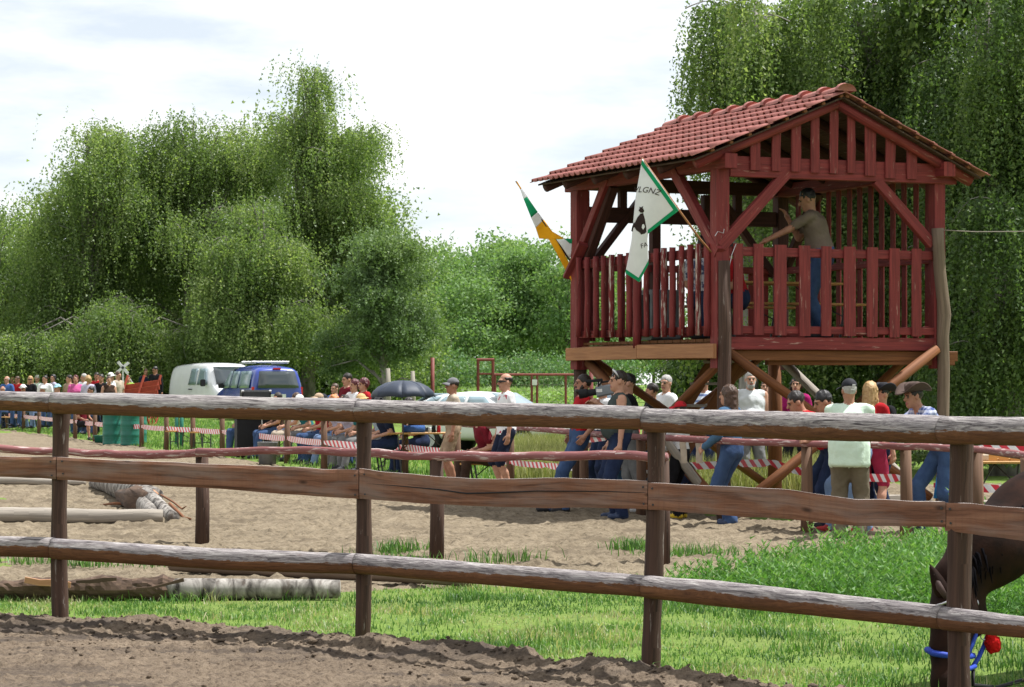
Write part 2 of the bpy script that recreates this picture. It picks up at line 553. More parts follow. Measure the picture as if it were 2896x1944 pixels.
def leaves(c, ax, L, W, seed=0, flat=.0):
    """diamond leaves at c along ax"""
    g = np.random.default_rng(seed); n = len(c)
    ax = ax / np.linalg.norm(ax, axis=1, keepdims=True)
    rv = g.normal(0, 1, (n, 3)); rv[:, 2] *= (1 - flat)
    sd = np.cross(ax, rv); sd /= np.linalg.norm(sd, axis=1, keepdims=True) + 1e-9
    L = np.broadcast_to(L, n)[:, None]; W = np.broadcast_to(W, n)[:, None]
    V = np.stack([c + sd * W * .55, c + ax * L, c - sd * W * .55], 1).reshape(-1, 3)
    F = np.arange(n * 3).reshape(-1, 3)
    return V, F

def ground_z(x, y):
    return np.maximum(gz(x, y), 0)

def strew(n, xr, yr, dens):
    """random points with acceptance dens(x,y), denser near the camera"""
    x = rng.uniform(xr[0], xr[1], n); y = rng.uniform(yr[0], yr[1], n)
    keep = rng.random(n) < dens(x, y)
    return x[keep], y[keep]

# short grass strip behind the fence
WEED_EDGE = bound([(1.2, 20.9), (1.6, 20.0), (2.1, 18.9), (2.6, 17.9), (3.2, 17.2), (6, 16.5)])
def grass_d(x, y):
    p = np.stack([x, y, x * 0], -1)
    n = fbm(p * .9, 3, 61)
    m = sst(-.25, .18, y - DIRT_EDGE(x) - .12 + n * .22) * (1 - sst(-.5, .25, y - SAND_NEAR(x) + n * .8))
    inf = (np.abs(x / y) < .215)
    tuft = .22 + .78 * sst(-.3, .3, fbm(p * 2.6, 3, 62))
    return m * tuft * np.where(inf, 1, .0)
x, y = strew(330000, (-5.2, 5.0), (12.0, 27.5), grass_d)
n = len(x)
p = np.stack([x, y, x * 0], -1)
hh = (.024 + .034 * sst(-.3, .6, fbm(p * 1.7, 3, 63))) * np.exp(rng.normal(0, .35, n))
hh += .07 * sst(.25, .02, np.abs(y - 19.55 - .0 * x)) * (x < -1.0) * rng.random(n)
V, F = blades(np.stack([x, y, ground_z(x, y) - .005], -1), hh, .004 + .006 * rng.random(n), .8, 3)
straw = fbm(p * 1.5, 4, 66)
rv = np.clip(.40 + .75 * straw + rng.normal(0, .2, n) + .55 * (rng.random(n) < .05 + .3 * (straw > .15)), 0, 1)
tag(link('grass', fast_mesh('grass', V, F, [M_GRASS], False, {'rnd': ('FACE', np.tile(rv, 3))})), 'short bright grass growing behind the log fence', 'grass', kind='stuff')

# tall leafy weeds on the right
def weed_d(x, y):
    n = fbm(np.stack([x * 1.2, y * 1.0, x * 0], -1), 3, 71)
    right = sst(-.3, .35, y - WEED_EDGE(x) + n * .8)
    far = 1 - sst(-.2, .5, y - np.interp(x, [1.3, 1.83, 2.85, 3.5, 4.6, 6.5], [20.6, 21.3, 22.7, 23.8, 25.2, 26.2]) + n * .9)
    return right * far * (x > 1.25) * (x / y < .22)
wx, wy = strew(11500, (1.2, 6.3), (15.8, 29), weed_d)
nw = len(wx)
wh = (.16 + .20 * rng.random(nw) + .10 * fbm(np.stack([wx * 1.8, wy * 1.5, wx * 0], -1), 3, 73)) * (.55 + .45 * sst(0, 2.2, wx - 1.3))
wh = wh * np.where(rng.random(nw) < .07, rng.uniform(1.3, 1.9, nw), 1.0)
nl = 24
t = (np.arange(nl)[None] + rng.random((nw, nl))) / nl
a = rng.uniform(0, 6.283, (nw, nl)); lx = rng.normal(0, .07, nw); ly = rng.normal(0, .07, nw)
c = np.stack([wx[:, None] + lx[:, None] * t, wy[:, None] + ly[:, None] * t, wh[:, None] * (.08 + .9 * t)], -1).reshape(-1, 3)
ax = np.stack([np.cos(a), np.sin(a), .25 + .75 * t + rng.normal(0, .25, (nw, nl))], -1).reshape(-1, 3)
LV, LF = leaves(c, ax, np.exp(rng.normal(-3.05, .3, nw * nl)), np.exp(rng.normal(-4.25, .3, nw * nl)), 5, .3)
rv = np.clip(rng.normal(.5, .2, (nw, nl)) + .22 * (t - .5), 0, 1).ravel()
tag(link('weeds', fast_mesh('weeds', LV, LF, [M_WEED], False, {'rnd': ('FACE', rv)})), 'knee-high bright green leafy weeds beside the horse', 'weeds', kind='stuff')

# a few tufts in the sand and along the far fence
tx, ty = [], []
for (px, py, r_, q) in ((250, 1600, .22, 130), (1130, 1560, .3, 220), (1800, 1552, .25, 260), (1960, 1572, .6, 420), (1090, 1585, .35, 80), (1350, 1590, .3, 70), (1470, 1585, .3, 80), (90, 1590, .35, 90), (420, 1600, .3, 60), (1190, 1600, .2, 60)):
    d = dep(py, .02); tx.append(rng.normal(XD(px, d), r_ * .5, q)); ty.append(rng.normal(d, r_ * .45, q))
tx = np.concatenate(tx); ty = np.concatenate(ty)
V, F = blades(np.stack([tx, ty, np.full(len(tx), .01)], -1), rng.uniform(.05, .17, len(tx)), rng.uniform(.008, .014, len(tx)), .7, 8)
tag(link('grass_tufts', fast_mesh('grass_tufts', V, F, [M_GRASS], False, {'rnd': ('FACE', np.tile(rng.random(len(tx)) * .6, 3))})), 'sparse green tufts growing in the arena sand', 'grass', kind='stuff')

def fg_d(x, y):
    q = farq(x, y)
    return np.where(x < .6, sst(-.15, .35, q + .25 * fbm(np.stack([x, y, x * 0], -1), 2, 81)) * (q < 5), 0) * (x / y > -.21)
x, y = strew(70000, (-19, .6), (37, 92), fg_d)
V, F = blades(np.stack([x, y, gz(x, y) - .01], -1), rng.uniform(.06, .16, len(x)), rng.uniform(.018, .03, len(x)), .5, 9)
tag(link('verge_grass', fast_mesh('verge_grass', V, F, [M_GRASS], False, {'rnd': ('FACE', np.tile(np.clip(rng.normal(.55, .18, len(x)), 0, 1), 3))})), 'grass verge along the far arena fence', 'grass', kind='stuff')

# tall pale meadow grass round and behind the tower
def dry_d(x, y):
    a = ((x > .05) & (x < 1.1) & (y > 40.5)).astype(float) * (y < 60)
    b = ((x > 1.6) & (x < 5.0) & (y > 37.0) & (y < 46)).astype(float)
    return np.maximum(a * .8, b) * (x / y < .13)
x, y = strew(60000, (0, 5.2), (37, 60), dry_d)
V, F = blades(np.stack([x, y, x * 0], -1), rng.uniform(.25, .62, len(x)), rng.uniform(.012, .022, len(x)), .4, 10)
tag(link('tall_grass', fast_mesh('tall_grass', V, F, [M_DRY], False, {'rnd': ('FACE', np.tile(rng.random(len(x)), 3))})), 'tall pale seeding grass behind the tower', 'grass', kind='stuff')

# maize field beyond the gate
x, y = strew(26000, (-14, 9), (112, 172), lambda x, y: (x / y > -.075) * (x / y < .035) * (np.abs(((x * .2 + y) / .75) % 1 - .5) < .34))
nl = 4
c = np.stack([np.repeat(x, nl), np.repeat(y, nl), rng.uniform(.35, 1.15, len(x) * nl)], -1)
a = rng.uniform(0, 6.283, len(c))
V, F = leaves(c, np.stack([np.cos(a), np.sin(a), rng.uniform(-.1, .9, len(c))], -1), rng.uniform(.35, .65, len(c)), rng.uniform(.05, .09, len(c)), 12, .2)
tag(link('maize_field', fast_mesh('maize_field', V, F, [M_CORN], False, {'rnd': ('FACE', rng.random(len(c)))})), 'light green maize field before the far wood', 'maize', kind='stuff')
# ---------------------------------------------------------------- the log fence in front
k = NT('weathered_fence_log')
g = k.noise(k.coord('UV', (4.5, 52, 1)), 1.0, 8, .72, 1.6)
g2 = k.noise(k.coord('UV', (5, 20, 1), (7, 3, 0)), 1.0, 6, .7, 1.5)
big = k.noise(k.coord('UV', (1.3, 3, 1)), 1.5, 4)
grey = k.ramp(g, [(.36, (.03, .025, .026)), (.45, (.17, .15, .15)), (.55, (.33, .30, .29)), (.68, (.56, .53, .50))])
grey = k.mix(k.ramp(g2, [(.60, 0.0), (.72, .75)]), grey, (.13, .085, .07))
grey = k.mix(k.ramp(big, [(.4, 0.0), (.75, .4)]), grey, (.24, .22, .235))
brown = k.ramp(g, [(.3, (.07, .032, .017)), (.65, (.21, .098, .045))])
brown = k.mix(k.ramp(big, [(.35, 0.0), (.7, .5)]), brown, (.085, .042, .026))
w = k.math('ADD', k.attr('wear'), k.math('MULTIPLY', k.math('SUBTRACT', g2, .5), .9))
wr = k.ramp(w, [(.46, 0.0), (.54, 1.0)])
k.bump(k.mix(.5, g, g2), .9, .012)
M_LOG = k.fin(k.mix(wr, brown, grey), .88, .15)

k = NT('rough_fence_board')
g = k.noise(k.coord('UV', (1.5, 30, 1)), 1.0, 7, .62, 1.0)
vs_ = k.noise(k.coord('UV', (60, 2.5, 1)), 1.0, 3, .5)
kn = k.n('TexVoronoi'); kn.inputs['Scale'].default_value = 1.0
k.l(k.coord('UV', (2.6, 7.5, 1)), kn.inputs['Vector'])
col = k.ramp(g, [(.28, (.06, .028, .018)), (.5, (.185, .085, .050)), (.72, (.27, .14, .085))])
col = k.mix(k.ramp(vs_, [(.5, 0.0), (.75, .22)]), col, (.08, .05, .04))
col = k.mix(k.ramp(k.noise(k.coord('UV', (1.2, 5, 1)), 2.0, 4), [(.45, 0.0), (.7, .6)]), col, (.22, .17, .145))
col = k.mix(k.ramp(kn.outputs['Distance'], [(.05, .85), (.13, 0.0)]), col, (.035, .018, .012))
col = k.mix(k.attr('wear'), col, (.46, .43, .41))
k.bump(g, .8, .008)
M_BOARD = k.fin(col, .85, .2)

def fence_depth(px, poly=FPOST):
    kx = (px - CX) / FPX
    for (a, b) in zip(poly[:-1], poly[1:]):
        # a + t (b-a): X = kx * Y
        den = (b[0] - a[0]) - kx * (b[1] - a[1])
        t = (kx * a[1] - a[0]) / den
        if t <= 1 or b is poly[-1]:
            if t >= 0 or a is poly[0]: return a[1] + t * (b[1] - a[1])
    return poly[-1][1]

def log_rail(name, prof, off, parent, sd, squash=.85, sides=22, seg=46, mat=None, wearb=.0):
    """prof: (px, top row, bottom row); the log follows the fence line, off metres nearer the camera"""
    px = np.linspace(prof[0][0], prof[-1][0], seg)
    top = np.interp(px, [q[0] for q in prof], [q[1] for q in prof])
    bot = np.interp(px, [q[0] for q in prof], [q[2] for q in prof])
    ctr, rad = [], []
    for a, t, b in zip(px, top, bot):
        d = fence_depth(a) - off
        ctr.append(P(a, (t + b) / 2, d)); rad.append((b - t) / 2 / FPX * d)
    ctr = np.array([tuple(c) for c in ctr]); rad = np.array(rad)
    axv = np.gradient(ctr, axis=0); axv /= np.linalg.norm(axv, axis=1, keepdims=True)
    sx = np.cross(axv, (0, 0, 1.0)); sx /= np.linalg.norm(sx, axis=1, keepdims=True); sy = np.cross(sx, axv)
    s = np.concatenate([[0], np.cumsum(np.linalg.norm(np.diff(ctr, axis=0), axis=1))])
    th = np.linspace(0, 2 * np.pi, sides, endpoint=False)
    SS, TH = np.meshgrid(s, th, indexing='ij')
    p = np.stack([SS.ravel() * 1.3 + sd * 9.7, np.cos(TH).ravel() * .9, np.sin(TH).ravel() * .9], -1)
    nz = .085 * fbm(p, 2, sd) + .055 * fbm(p * np.array([2.2, 4.5, 4.5]), 3, sd + 5)
    crack = -.05 * sst(.62, .9, fbm(p * np.array([.9, 5.5, 5.5]), 2, sd + 9) * 1.5)
    rr = rad[:, None] * (1 + (nz + crack).reshape(SS.shape))
    V = ctr[:, None] + sx[:, None] * (np.cos(TH) * rr * squash)[..., None] + sy[:, None] * (np.sin(TH) * rr)[..., None]
    V = V.reshape(-1, 3)
    wear = .5 + (np.sin(TH).ravel() + .02 + wearb + .28 * fbm(p * np.array([1.1, 1, 1]), 3, sd + 13)) * .9
    wear = np.clip(wear, 0, 1)
    i = np.arange(seg - 1)[:, None] * sides; j = np.arange(sides)[None]
    F = np.stack([i + j, i + (j + 1) % sides, i + sides + (j + 1) % sides, i + sides + j], -1).reshape(-1, 4)
    nv = len(V)
    V = np.concatenate([V, ctr[[0, -1]]])
    wear = np.concatenate([wear, [.8, .8]])
    tri0 = np.stack([np.full(sides, nv), (np.arange(sides) + 1) % sides, np.arange(sides), np.arange(sides)], -1)
    me = bpy.data.meshes.new(name)
    faces = F.tolist() + [[nv, (q + 1) % sides, q] for q in range(sides)] + [[nv + 1, nv - sides + q, nv - sides + (q + 1) % sides] for q in range(sides)]
    me.from_pydata(V.tolist(), [], faces)
    me.materials.append(mat or M_LOG)
    uo = sd * 3.1
    U = np.concatenate([SS.ravel() + uo, [uo, uo]]); W = np.concatenate([(TH * rad[:, None]).ravel(), [.05, .05]]) + sd
    li = np.zeros(len(me.loops), dtype=np.int32); me.loops.foreach_get('vertex_index', li)
    uv = np.stack([U[li], W[li]], -1)
    # the seam face wraps round: push its far side one turn on
    lt = np.arange(len(F) * 4); jj = li[:len(F) * 4] % sides
    fidx = lt // 4
    seam = (fidx % sides) == sides - 1
    uv[:len(F) * 4][seam & (jj == 0), 1] += (2 * np.pi * rad.mean())
    me.uv_layers.new(name='UVMap').data.foreach_set('uv', uv.astype(np.float32).ravel())
    at = me.attributes.new('wear', 'FLOAT', 'POINT'); at.data.foreach_set('value', wear.astype(np.float32))
    me.polygons.foreach_set('use_smooth', [True] * len(F) + [False] * (2 * sides))
    me.update()
    return link(name, me, parent)

def board_rail(name, prof, off, parent, sd, thick=.045, seg=60):
    px = np.linspace(prof[0][0], prof[-1][0], seg)
    top = np.interp(px, [q[0] for q in prof], [q[1] for q in prof]) + 2.5 * fbm(np.stack([px * .012, px * 0 + sd, px * 0], -1), 3, sd)
    bot = np.interp(px, [q[0] for q in prof], [q[2] for q in prof]) + 3.0 * fbm(np.stack([px * .009, px * 0 + sd, px * 0], -1), 3, sd + 4)
    rows = np.linspace(0, 1, 9)
    Vf, Vb, wr, uvs = [], [], [], []
    s = 0; last = None
    for a, t, b in zip(px, top, bot):
        d = fence_depth(a) - off
        if last is not None: s += abs(XD(a, d) - XD(last, d)) * 1.25
        last = a
        for r_ in rows:
            q = P(a, t + (b - t) * r_, d)
            wv = .004 * math.sin(s * 3 + sd) - (.012 if r_ in (0, 1) else 0)
            Vf.append((q.x, q.y - wv, q.z)); Vb.append((q.x, q.y + thick, q.z))
            uvs.append((s + sd * 2.3, r_ * (b - t) / FPX * d + sd))
            wr.append(1.0 if r_ == 0 else 0)
    n = len(rows); N = len(Vf)
    V = Vf + Vb
    F, UV = [], []
    for i in range(seg - 1):
        for j in range(n - 1):
            a = i * n + j
            F.append([a, a + 1, a + n + 1, a + n]); UV.append([a, a + 1, a + n + 1, a + n])
            b = N + a
            F.append([b, b + n, b + n + 1, b + 1]); UV.append([a, a + n, a + n + 1, a + 1])
        a = i * n; b = N + a
        F.append([a, a + n, b + n, b]); UV.append([a, a + n, a + n, a])
        a = i * n + n - 1; b = N + a
        F.append([a, b, b + n, a + n]); UV.append([a, a, a + n, a + n])
    for i, flip in ((0, False), (seg - 1, True)):
        for j in range(n - 1):
            a = i * n + j; b = N + a
            f = [a, b, b + 1, a + 1]
            F.append(f[::-1] if flip else f); UV.append([a, a, a + 1, a + 1])
    me = bpy.data.meshes.new(name); me.from_pydata(V, [], F); me.materials.append(M_BOARD)
    ul = me.uv_layers.new(name='UVMap'); ul.data.foreach_set('uv', [c for q in UV for z in q for c in uvs[z]])
    at = me.attributes.new('wear', 'FLOAT', 'FACE')
    wv = [0.0] * len(F); kf = 0
    for i in range(seg - 1):
        kf += 2 * (n - 1); wv[kf] = .75; kf += 2
    at.data.foreach_set('value', wv)
    me.update()
    return link(name, me, parent)

fence = empty('log_fence', (0, 15, 0), 0, 'brown post-and-rail log fence across the foreground with weathered grey tops', 'fence')
def fpart(o): o.parent = fence; o.matrix_parent_inverse = Matrix.Translation((0, -15, 0)); return o
POSTS = [(-760, 1100, -760, 1735, 46, 18.6), (172, 1122, 169, 1772, 47, 17.6), (1034, 1142, 1023, 1816, 45, 16.55), (1857, 1166, 1842, 1908, 54, 14.72), (2718, 1190, 2712, 2030, 68, 12.82), (3900, 1220, 3900, 2200, 72, 10.9)]
for i, (x0, y0, x1, y1, w, d) in enumerate(POSTS):
    m = MB(); n = 16
    pts = [P(x0 + (x1 - x0) * t + 3.0 * math.sin(t * 5 + i * 2), y0 + (y1 + 25 - y0) * t, d) for t in np.linspace(0, 1, n)]
    m.tube(pts, [w / 2 / FPX * d * (1 + .05 * math.sin(t * 9 + i) + .03 * math.sin(t * 23) + (.05 if i == 3 and t > .85 else 0)) for t in np.linspace(0, 1, n)], 14, 0, .05, True, 40 + i)
    fpart(m.build('post', M_POST, None, True))
TOP = [[(-700, 1092, 1142), (-300, 1100, 1150), (150, 1110, 1166)], [(151, 1110, 1169), (500, 1117, 1181), (1014, 1127, 1193)],
       [(1015, 1130, 1197), (1400, 1139, 1208), (1829, 1150, 1216)], [(1830, 1156, 1222), (2250, 1165, 1245), (2500, 1172, 1252), (2669, 1177, 1258)], [(2670, 1178, 1260), (2900, 1180, 1262), (3400, 1188, 1275)]]
LOW = [[(-700, 1495, 1552), (0, 1515, 1575), (150, 1519, 1578)], [(151, 1523, 1582), (600, 1551, 1610), (1008, 1565, 1625)],
       [(1009, 1566, 1622), (1400, 1596, 1656), (1829, 1627, 1690)], [(1830, 1627, 1693), (2200, 1660, 1730), (2668, 1715, 1780)], [(2669, 1716, 1782), (2900, 1743, 1806), (3400, 1800, 1870)]]
MID = [[(-700, 1285, 1340), (0, 1292, 1349), (158, 1292, 1355)], [(160, 1294, 1357), (620, 1314, 1384), (1014, 1331, 1413)],
       [(1016, 1326, 1412), (1200, 1345, 1424), (1400, 1357, 1433), (1600, 1352, 1437), (1831, 1360, 1440)], [(1833, 1366, 1443), (2230, 1386, 1470), (2420, 1412, 1486), (2600, 1418, 1490), (2674, 1419, 1491)], [(2676, 1421, 1503), (2900, 1438, 1532), (3400, 1470, 1580)]]
for i, pr in enumerate(TOP): fpart(log_rail('top_rail', pr, .10, None, 3 + i))
for i, pr in enumerate(LOW): fpart(log_rail('bottom_rail', pr, .10, None, 23 + i, wearb=-.12))
for i, pr in enumerate(MID): fpart(board_rail('middle_board', pr, .095, None, 43 + i))
# the long split in the second board and nail heads
for (pts, d_) in (([(1035, 1368), (1130, 1375), (1240, 1385), (1320, 1396), (1400, 1394), (1520, 1389), (1700, 1390), (1826, 1394)], .006),):
    m = MB()
    q = [P(a, b, fence_depth(a) - .0975) for a, b in pts]
    m.tube(q, [.0015, .003, .004, .0045, .004, .003, .003, .0015], 5)
    fpart(m.build('split', M_BLACK))
for (px, py) in ((175, 1305), (178, 1340), (143, 1306), (146, 1345), (1030, 1342), (1032, 1398), (1003, 1345), (1004, 1400), (1818, 1378), (1820, 1425), (1844, 1382), (1846, 1428), (2662, 1438), (2663, 1475), (2686, 1440), (2688, 1480)):
    m = MB(); c = P(px, py, fence_depth(px) - .100)
    m.tube([c, c + Vector((0, -.006, 0))], .006, 7)
    fpart(m.build('nail', M_DARKMETAL))

# ---------------------------------------------------------------- old red rail round the near side of the arena
def rail_thing(name, label, posts, railpts, rr, pr, pm=M_FARPOST, group=None, rm=M_REDL, z0=-.1):
    """posts: (px, top row, base row, depth), railpts: (px, row, depth)"""
    th = empty(name, (posts[0][3] * 0 + XD(posts[0][0], posts[0][3]), posts[0][3], 0), 0, label, 'fence', group)
    inv = Matrix.Translation(-th.location)
    for i, (px, y0, y1, d) in enumerate(posts):
        m = MB(); a, b = P(px, y0, d), P(px, y1, d)
        b = b + Vector((0, 0, -.12))
        m.tube([a, a.lerp(b, .5) + Vector((.008, 0, 0)), b], [pr * .95, pr, pr * 1.08], 10, 0, .05, True, i)
        o = m.build('post', pm, th, True); o.matrix_parent_inverse = inv
    for i, seg in enumerate(railpts):
        m = MB(); q = [P(*s) for s in seg]
        pts = []
        for a, b in zip(q[:-1], q[1:]):
            for t in (0, .25, .5, .75): pts.append(a.lerp(b, t))
        pts.append(q[-1])
        m.tube([s + Vector((0, 0, random.uniform(-.008, .008))) for s in pts], [rr * random.uniform(.9, 1.1) for _ in pts], 10, 0, .06, True, 7 + i)
        o = m.build('rail', rm, th, True); o.matrix_parent_inverse = inv
    return th

rail_thing('arena_rail', 'low dark red pole rail on two stout posts at near edge of sand', [(-560, 1290, 1525, 27.6), (571, 1292, 1545, 26.4), (1234, 1300, 1585, 24.2), (1872, 1298, 1610, 23.2)],
           [[(-560, 1265, 27.5), (-100, 1262, 27.0), (100, 1276, 26.9), (300, 1284, 26.7), (460, 1287, 26.5), (600, 1279, 26.25)], [(560, 1281, 26.32), (800, 1274, 25.6), (1030, 1280, 24.9), (1200, 1291, 24.2), (1450, 1291, 23.9), (1700, 1288, 23.5), (1885, 1293, 23.1)]], .042, .068, M_POST)
# spectators' rail in front of the tower
rail_thing('spectator_rail', 'red pole rail in front of the tower that people lean on', [(1442, 1200, 1397, 38.4), (1650, 1228, 1437, 34.3), (1812, 1238, 1460, 31.9), (2281, 1262, 1512, 28.2), (2561, 1270, 1530, 27.1), (2762, 1278, 1555, 25.7), (2905, 1296, 1600, 23.4)],
           [[(1360, 1204, 39.6), (1442, 1208, 38.3), (1650, 1225, 34.2), (1880, 1240, 30.9), (2060, 1249, 29.5)], [(2050, 1248, 29.5), (2281, 1254, 28.1), (2560, 1263, 27.0), (2762, 1272, 25.6), (2960, 1296, 23.0)]], .038, .062)
# a prop pole leaning against the rail
m = MB(); p, q = P(1880, 1240, 31.2), P(1995, 1395, 31.5)
q = p + (q - p) * (p.z / (p.z - q.z)); m.tube([p, p.lerp(q, .5), q], [.05, .055, .06], 9, 0, .05, True, 1)
tag(m.build('prop_pole', M_GREYW, None, True), 'grey leaning prop pole beside the woman in denim', 'pole')

# far fence: short posts with a top pole
FARP = [(-130, 1196), (-55, 1203), (18, 1212), (66, 1219), (110, 1226), (160, 1233), (212, 1241), (268, 1250), (335, 1257), (400, 1262), (470, 1270), (545, 1275), (628, 1283), (715, 1296), (812, 1310), (916, 1328), (1145, 1347), (1292, 1368)]
posts, rl = [], []
for (px, py) in FARP:
    d = dep(py); s = FPX / d
    posts.append((px, py - .93 * s, py, d))
for (a, b) in zip(posts[:-1], posts[1:]): rl.append([(a[0], a[1] - 2, a[3]), (b[0], b[1] - 2, b[3])])
rl.append([(posts[-1][0], posts[-1][1] - 2, posts[-1][3]), (1442, 1206, 38.5)])
rail_thing('arena_fence', 'far arena fence of short brown posts strung with red and white tape', posts, rl, .035, .06)

# red and white barrier tape
k = NT('barrier_tape')
uvn = k.n('SeparateXYZ'); k.l(k.coord('UV'), uvn.inputs[0])
st = k.math('FRACT', k.math('ADD', k.math('MULTIPLY', uvn.outputs[0], 5.0), k.math('MULTIPLY', uvn.outputs[1], 5.0)))
col = k.ramp(st, [(.47, (.62, .03, .05)), (.53, (.80, .78, .78))])
M_TAPE = k.fin(col, .4, .4)
def tape(label, pts, w=.075, twist=0.0, group='barrier tapes'):
    m = MB(); u = 0; vs, fs, uv = [], [], []
    P3 = [P(*q) for q in pts]; full = []
    for a, b in zip(P3[:-1], P3[1:]):
        for t in np.linspace(0, 1, 9)[:-1]:
            full.append(a.lerp(b, t) + Vector((0, 0, -.010 * (b - a).length ** .5 * 4 * t * (1 - t))))
    full.append(P3[-1])
    for i, q in enumerate(full):
        t = (i % 8) / 8
        a = .5 * math.sin(t * 3.14) * twist + .15 * math.sin(i * 1.7)
        dz = math.cos(a) * w / 2; dy = math.sin(a) * w / 2
        if i % 8 == 0 : dz *= .55
        vs += [q + Vector((0, dy, dz)), q - Vector((0, dy, dz))]
        if i: u += (full[i] - full[i - 1]).length
        uv.append(u)
    for i in range(len(full) - 1):
        fs.append([2 * i, 2 * i + 1, 2 * i + 3, 2 * i + 2])
    m.add(vs, fs, [[(uv[i], w), (uv[i], 0), (uv[i + 1], 0), (uv[i + 1], w)] for i in range(len(full) - 1)])
    o = m.build('barrier_tape', M_TAPE)
    return tag(o, label, 'barrier tape', group)
tp = []
for (px, py) in FARP:
    d = dep(py) - .08; tp.append((px, py - .50 * FPX / d, d))
tape('long red and white striped tape running along the far arena fence', tp + [(1442, 1306, 38.3)], .12, .4)
tape('red and white tape piece between two fence posts left of the red shirt', [(1442, 1306, 38.3), (1545, 1316, 36.5), (1640, 1322, 34.6)], .085, .6)
tape('red and white tape behind the man in the sleeveless vest', [(1652, 1243, 34.2), (1720, 1236, 33.6)], .08, .3)
tape('red and white tape strung under the tower behind the denim woman', [(1940, 1318, 35.0), (2090, 1310, 34.4), (2178, 1308, 33.8), (2290, 1340, 33.5)], .1, .5)
tape('red and white tape stretched behind the man in pale green', [(2400, 1346, 30.5), (2550, 1352, 29.2)], .09, .3)
tape('upper red and white tape at the right edge beside the bench table', [(2640, 1262, 29.5), (2760, 1268, 29.0), (2940, 1270, 28.5)], .085, .3)
tape('lower red and white tape at the right edge above the horse', [(2640, 1372, 28.5), (2740, 1379, 28.2), (2940, 1383, 27.6)], .085, .3)

# ---------------------------------------------------------------- logs lying about
k = NT('birch_bark')
g = k.noise(k.coord('UV', (16, 3.0, 1)), 1.0, 6, .6, .8)
g2 = k.noise(k.coord('UV', (3, 3, 1), (5, 5, 0)), 1.4, 5, .6)
col = k.ramp(g, [(.36, (.03, .026, .023)), (.47, (.16, .145, .13)), (.64, (.36, .335, .305))])
col = k.mix(k.ramp(g2, [(.55, 0.0), (.7, .8)]), col, (.10, .075, .06))
k.bump(g, .7, .01)
M_BIRCH = k.fin(col, .85, .2)
for nd in list(M_BIRCH.node_tree.nodes):
    if nd.type == 'MAPPING':
        M_BIRCH.node_tree.links.new(k.tc.outputs['Object'], nd.inputs['Vector']); nd.inputs['Scale'].default_value = (11, 5, 5)
M_BARKD = wood('rotten_dark_bark', (.13, .085, .06), (.03, .02, .016), (.38, .33, .28), .02, .95, .5, 1.0)
M_SPLIT = wood('fresh_split_wood', (.52, .28, .16), (.36, .17, .09), None, 0, .7)

def ground_log(name, label, a, b, r0, r1, mat, da, db, sd, nz=.07, bend=.03, n=14, extra=None):
    """a, b: (px, row of the underside) of the ends; the log rests on the ground"""
    p, q = P(a[0], a[1], da), P(b[0], b[1], db)
    p.z, q.z = r0 * .85 + .03, r1 * .85 + .03
    m = MB(); rr = random.Random(sd)
    pts = [p.lerp(q, t) + Vector((0, bend * math.sin(t * 5 + sd), .006 * math.sin(t * 8 + sd))) for t in np.linspace(0, 1, n)]
    m.tube(pts, [(r0 + (r1 - r0) * t) * (1 + rr.uniform(-.05, .05)) for t in np.linspace(0, 1, n)], 14, 0, nz, True, sd)
    th = m.build(name, mat, None, True)
    return tag(th, label, 'log')

def D0(py): return dep(py)
ground_log('log', 'thin grey log lying farthest in the arena sand', (-80, 1374), (240, 1378), .065, .05, M_GREYW, D0(1374), D0(1378), 5)
ground_log('log', 'long pale grey log lying in the sand near the birch wreck', (-90, 1486), (462, 1482), .095, .07, M_GREYW, D0(1486), D0(1482), 6)
ground_log('log', 'long thin brown pole lying on the sand edge behind the white birch log', (486, 1612), (1330, 1662), .062, .055, M_GNARL, D0(1625), D0(1668), 8, .06, .02)
m = MB()
pts = [P(px, py, D0(1700)) for px, py in ((-120, 1655), (60, 1658), (180, 1660), (300, 1660), (420, 1660), (500, 1662))]
pts = [Vector((q.x, D0(1700) + .02 * i, .08)) for i, q in enumerate(pts)]
fine = [pts[0].lerp(pts[-1], t) for t in np.linspace(0, 1, 44)]
m.tube(fine, [.082 + .012 * math.sin(i * .5) + random.uniform(-.008, .008) - (.02 if i > 40 else 0) for i in range(44)], 18, 0, .17, True, 3)
rot = m.build('log', M_BARKD, None, False)
tag(rot, 'dark rotten birch log end with peeling bark and split wood, left foreground', 'log')
m = MB(); c = P(125, 1650, D0(1700) - .11)
m.beam(P(70, 1640, D0(1700) - .115), P(200, 1655, D0(1700) - .115), .012, .05, (0, 0, 1), 3, .01); m.build('split_wood', M_SPLIT, rot)
for i, (a, b) in enumerate((((385, 1668), (520, 1640)), ((215, 1645), (330, 1638)))):
    m = MB(); m.beam(P(a[0], a[1], D0(1700) - .11), P(b[0], b[1], D0(1700) - .10), .01, .025, (0, 0, 1), 3, .01); m.build('bark_flake', M_BARKD, rot)
m = MB()
pts = [Vector((P(px, 1660, D0(1697)).x, D0(1697), .078)) for px in (470, 560, 680, 800, 900, 962)]
m.tube(pts, [.078, .082, .078, .076, .072, .066], 16, 0, .06, True, 4)
tag(m.build('log', M_BIRCH, None, True), 'white birch log lying in the grass, dark cracks in its bark', 'log')

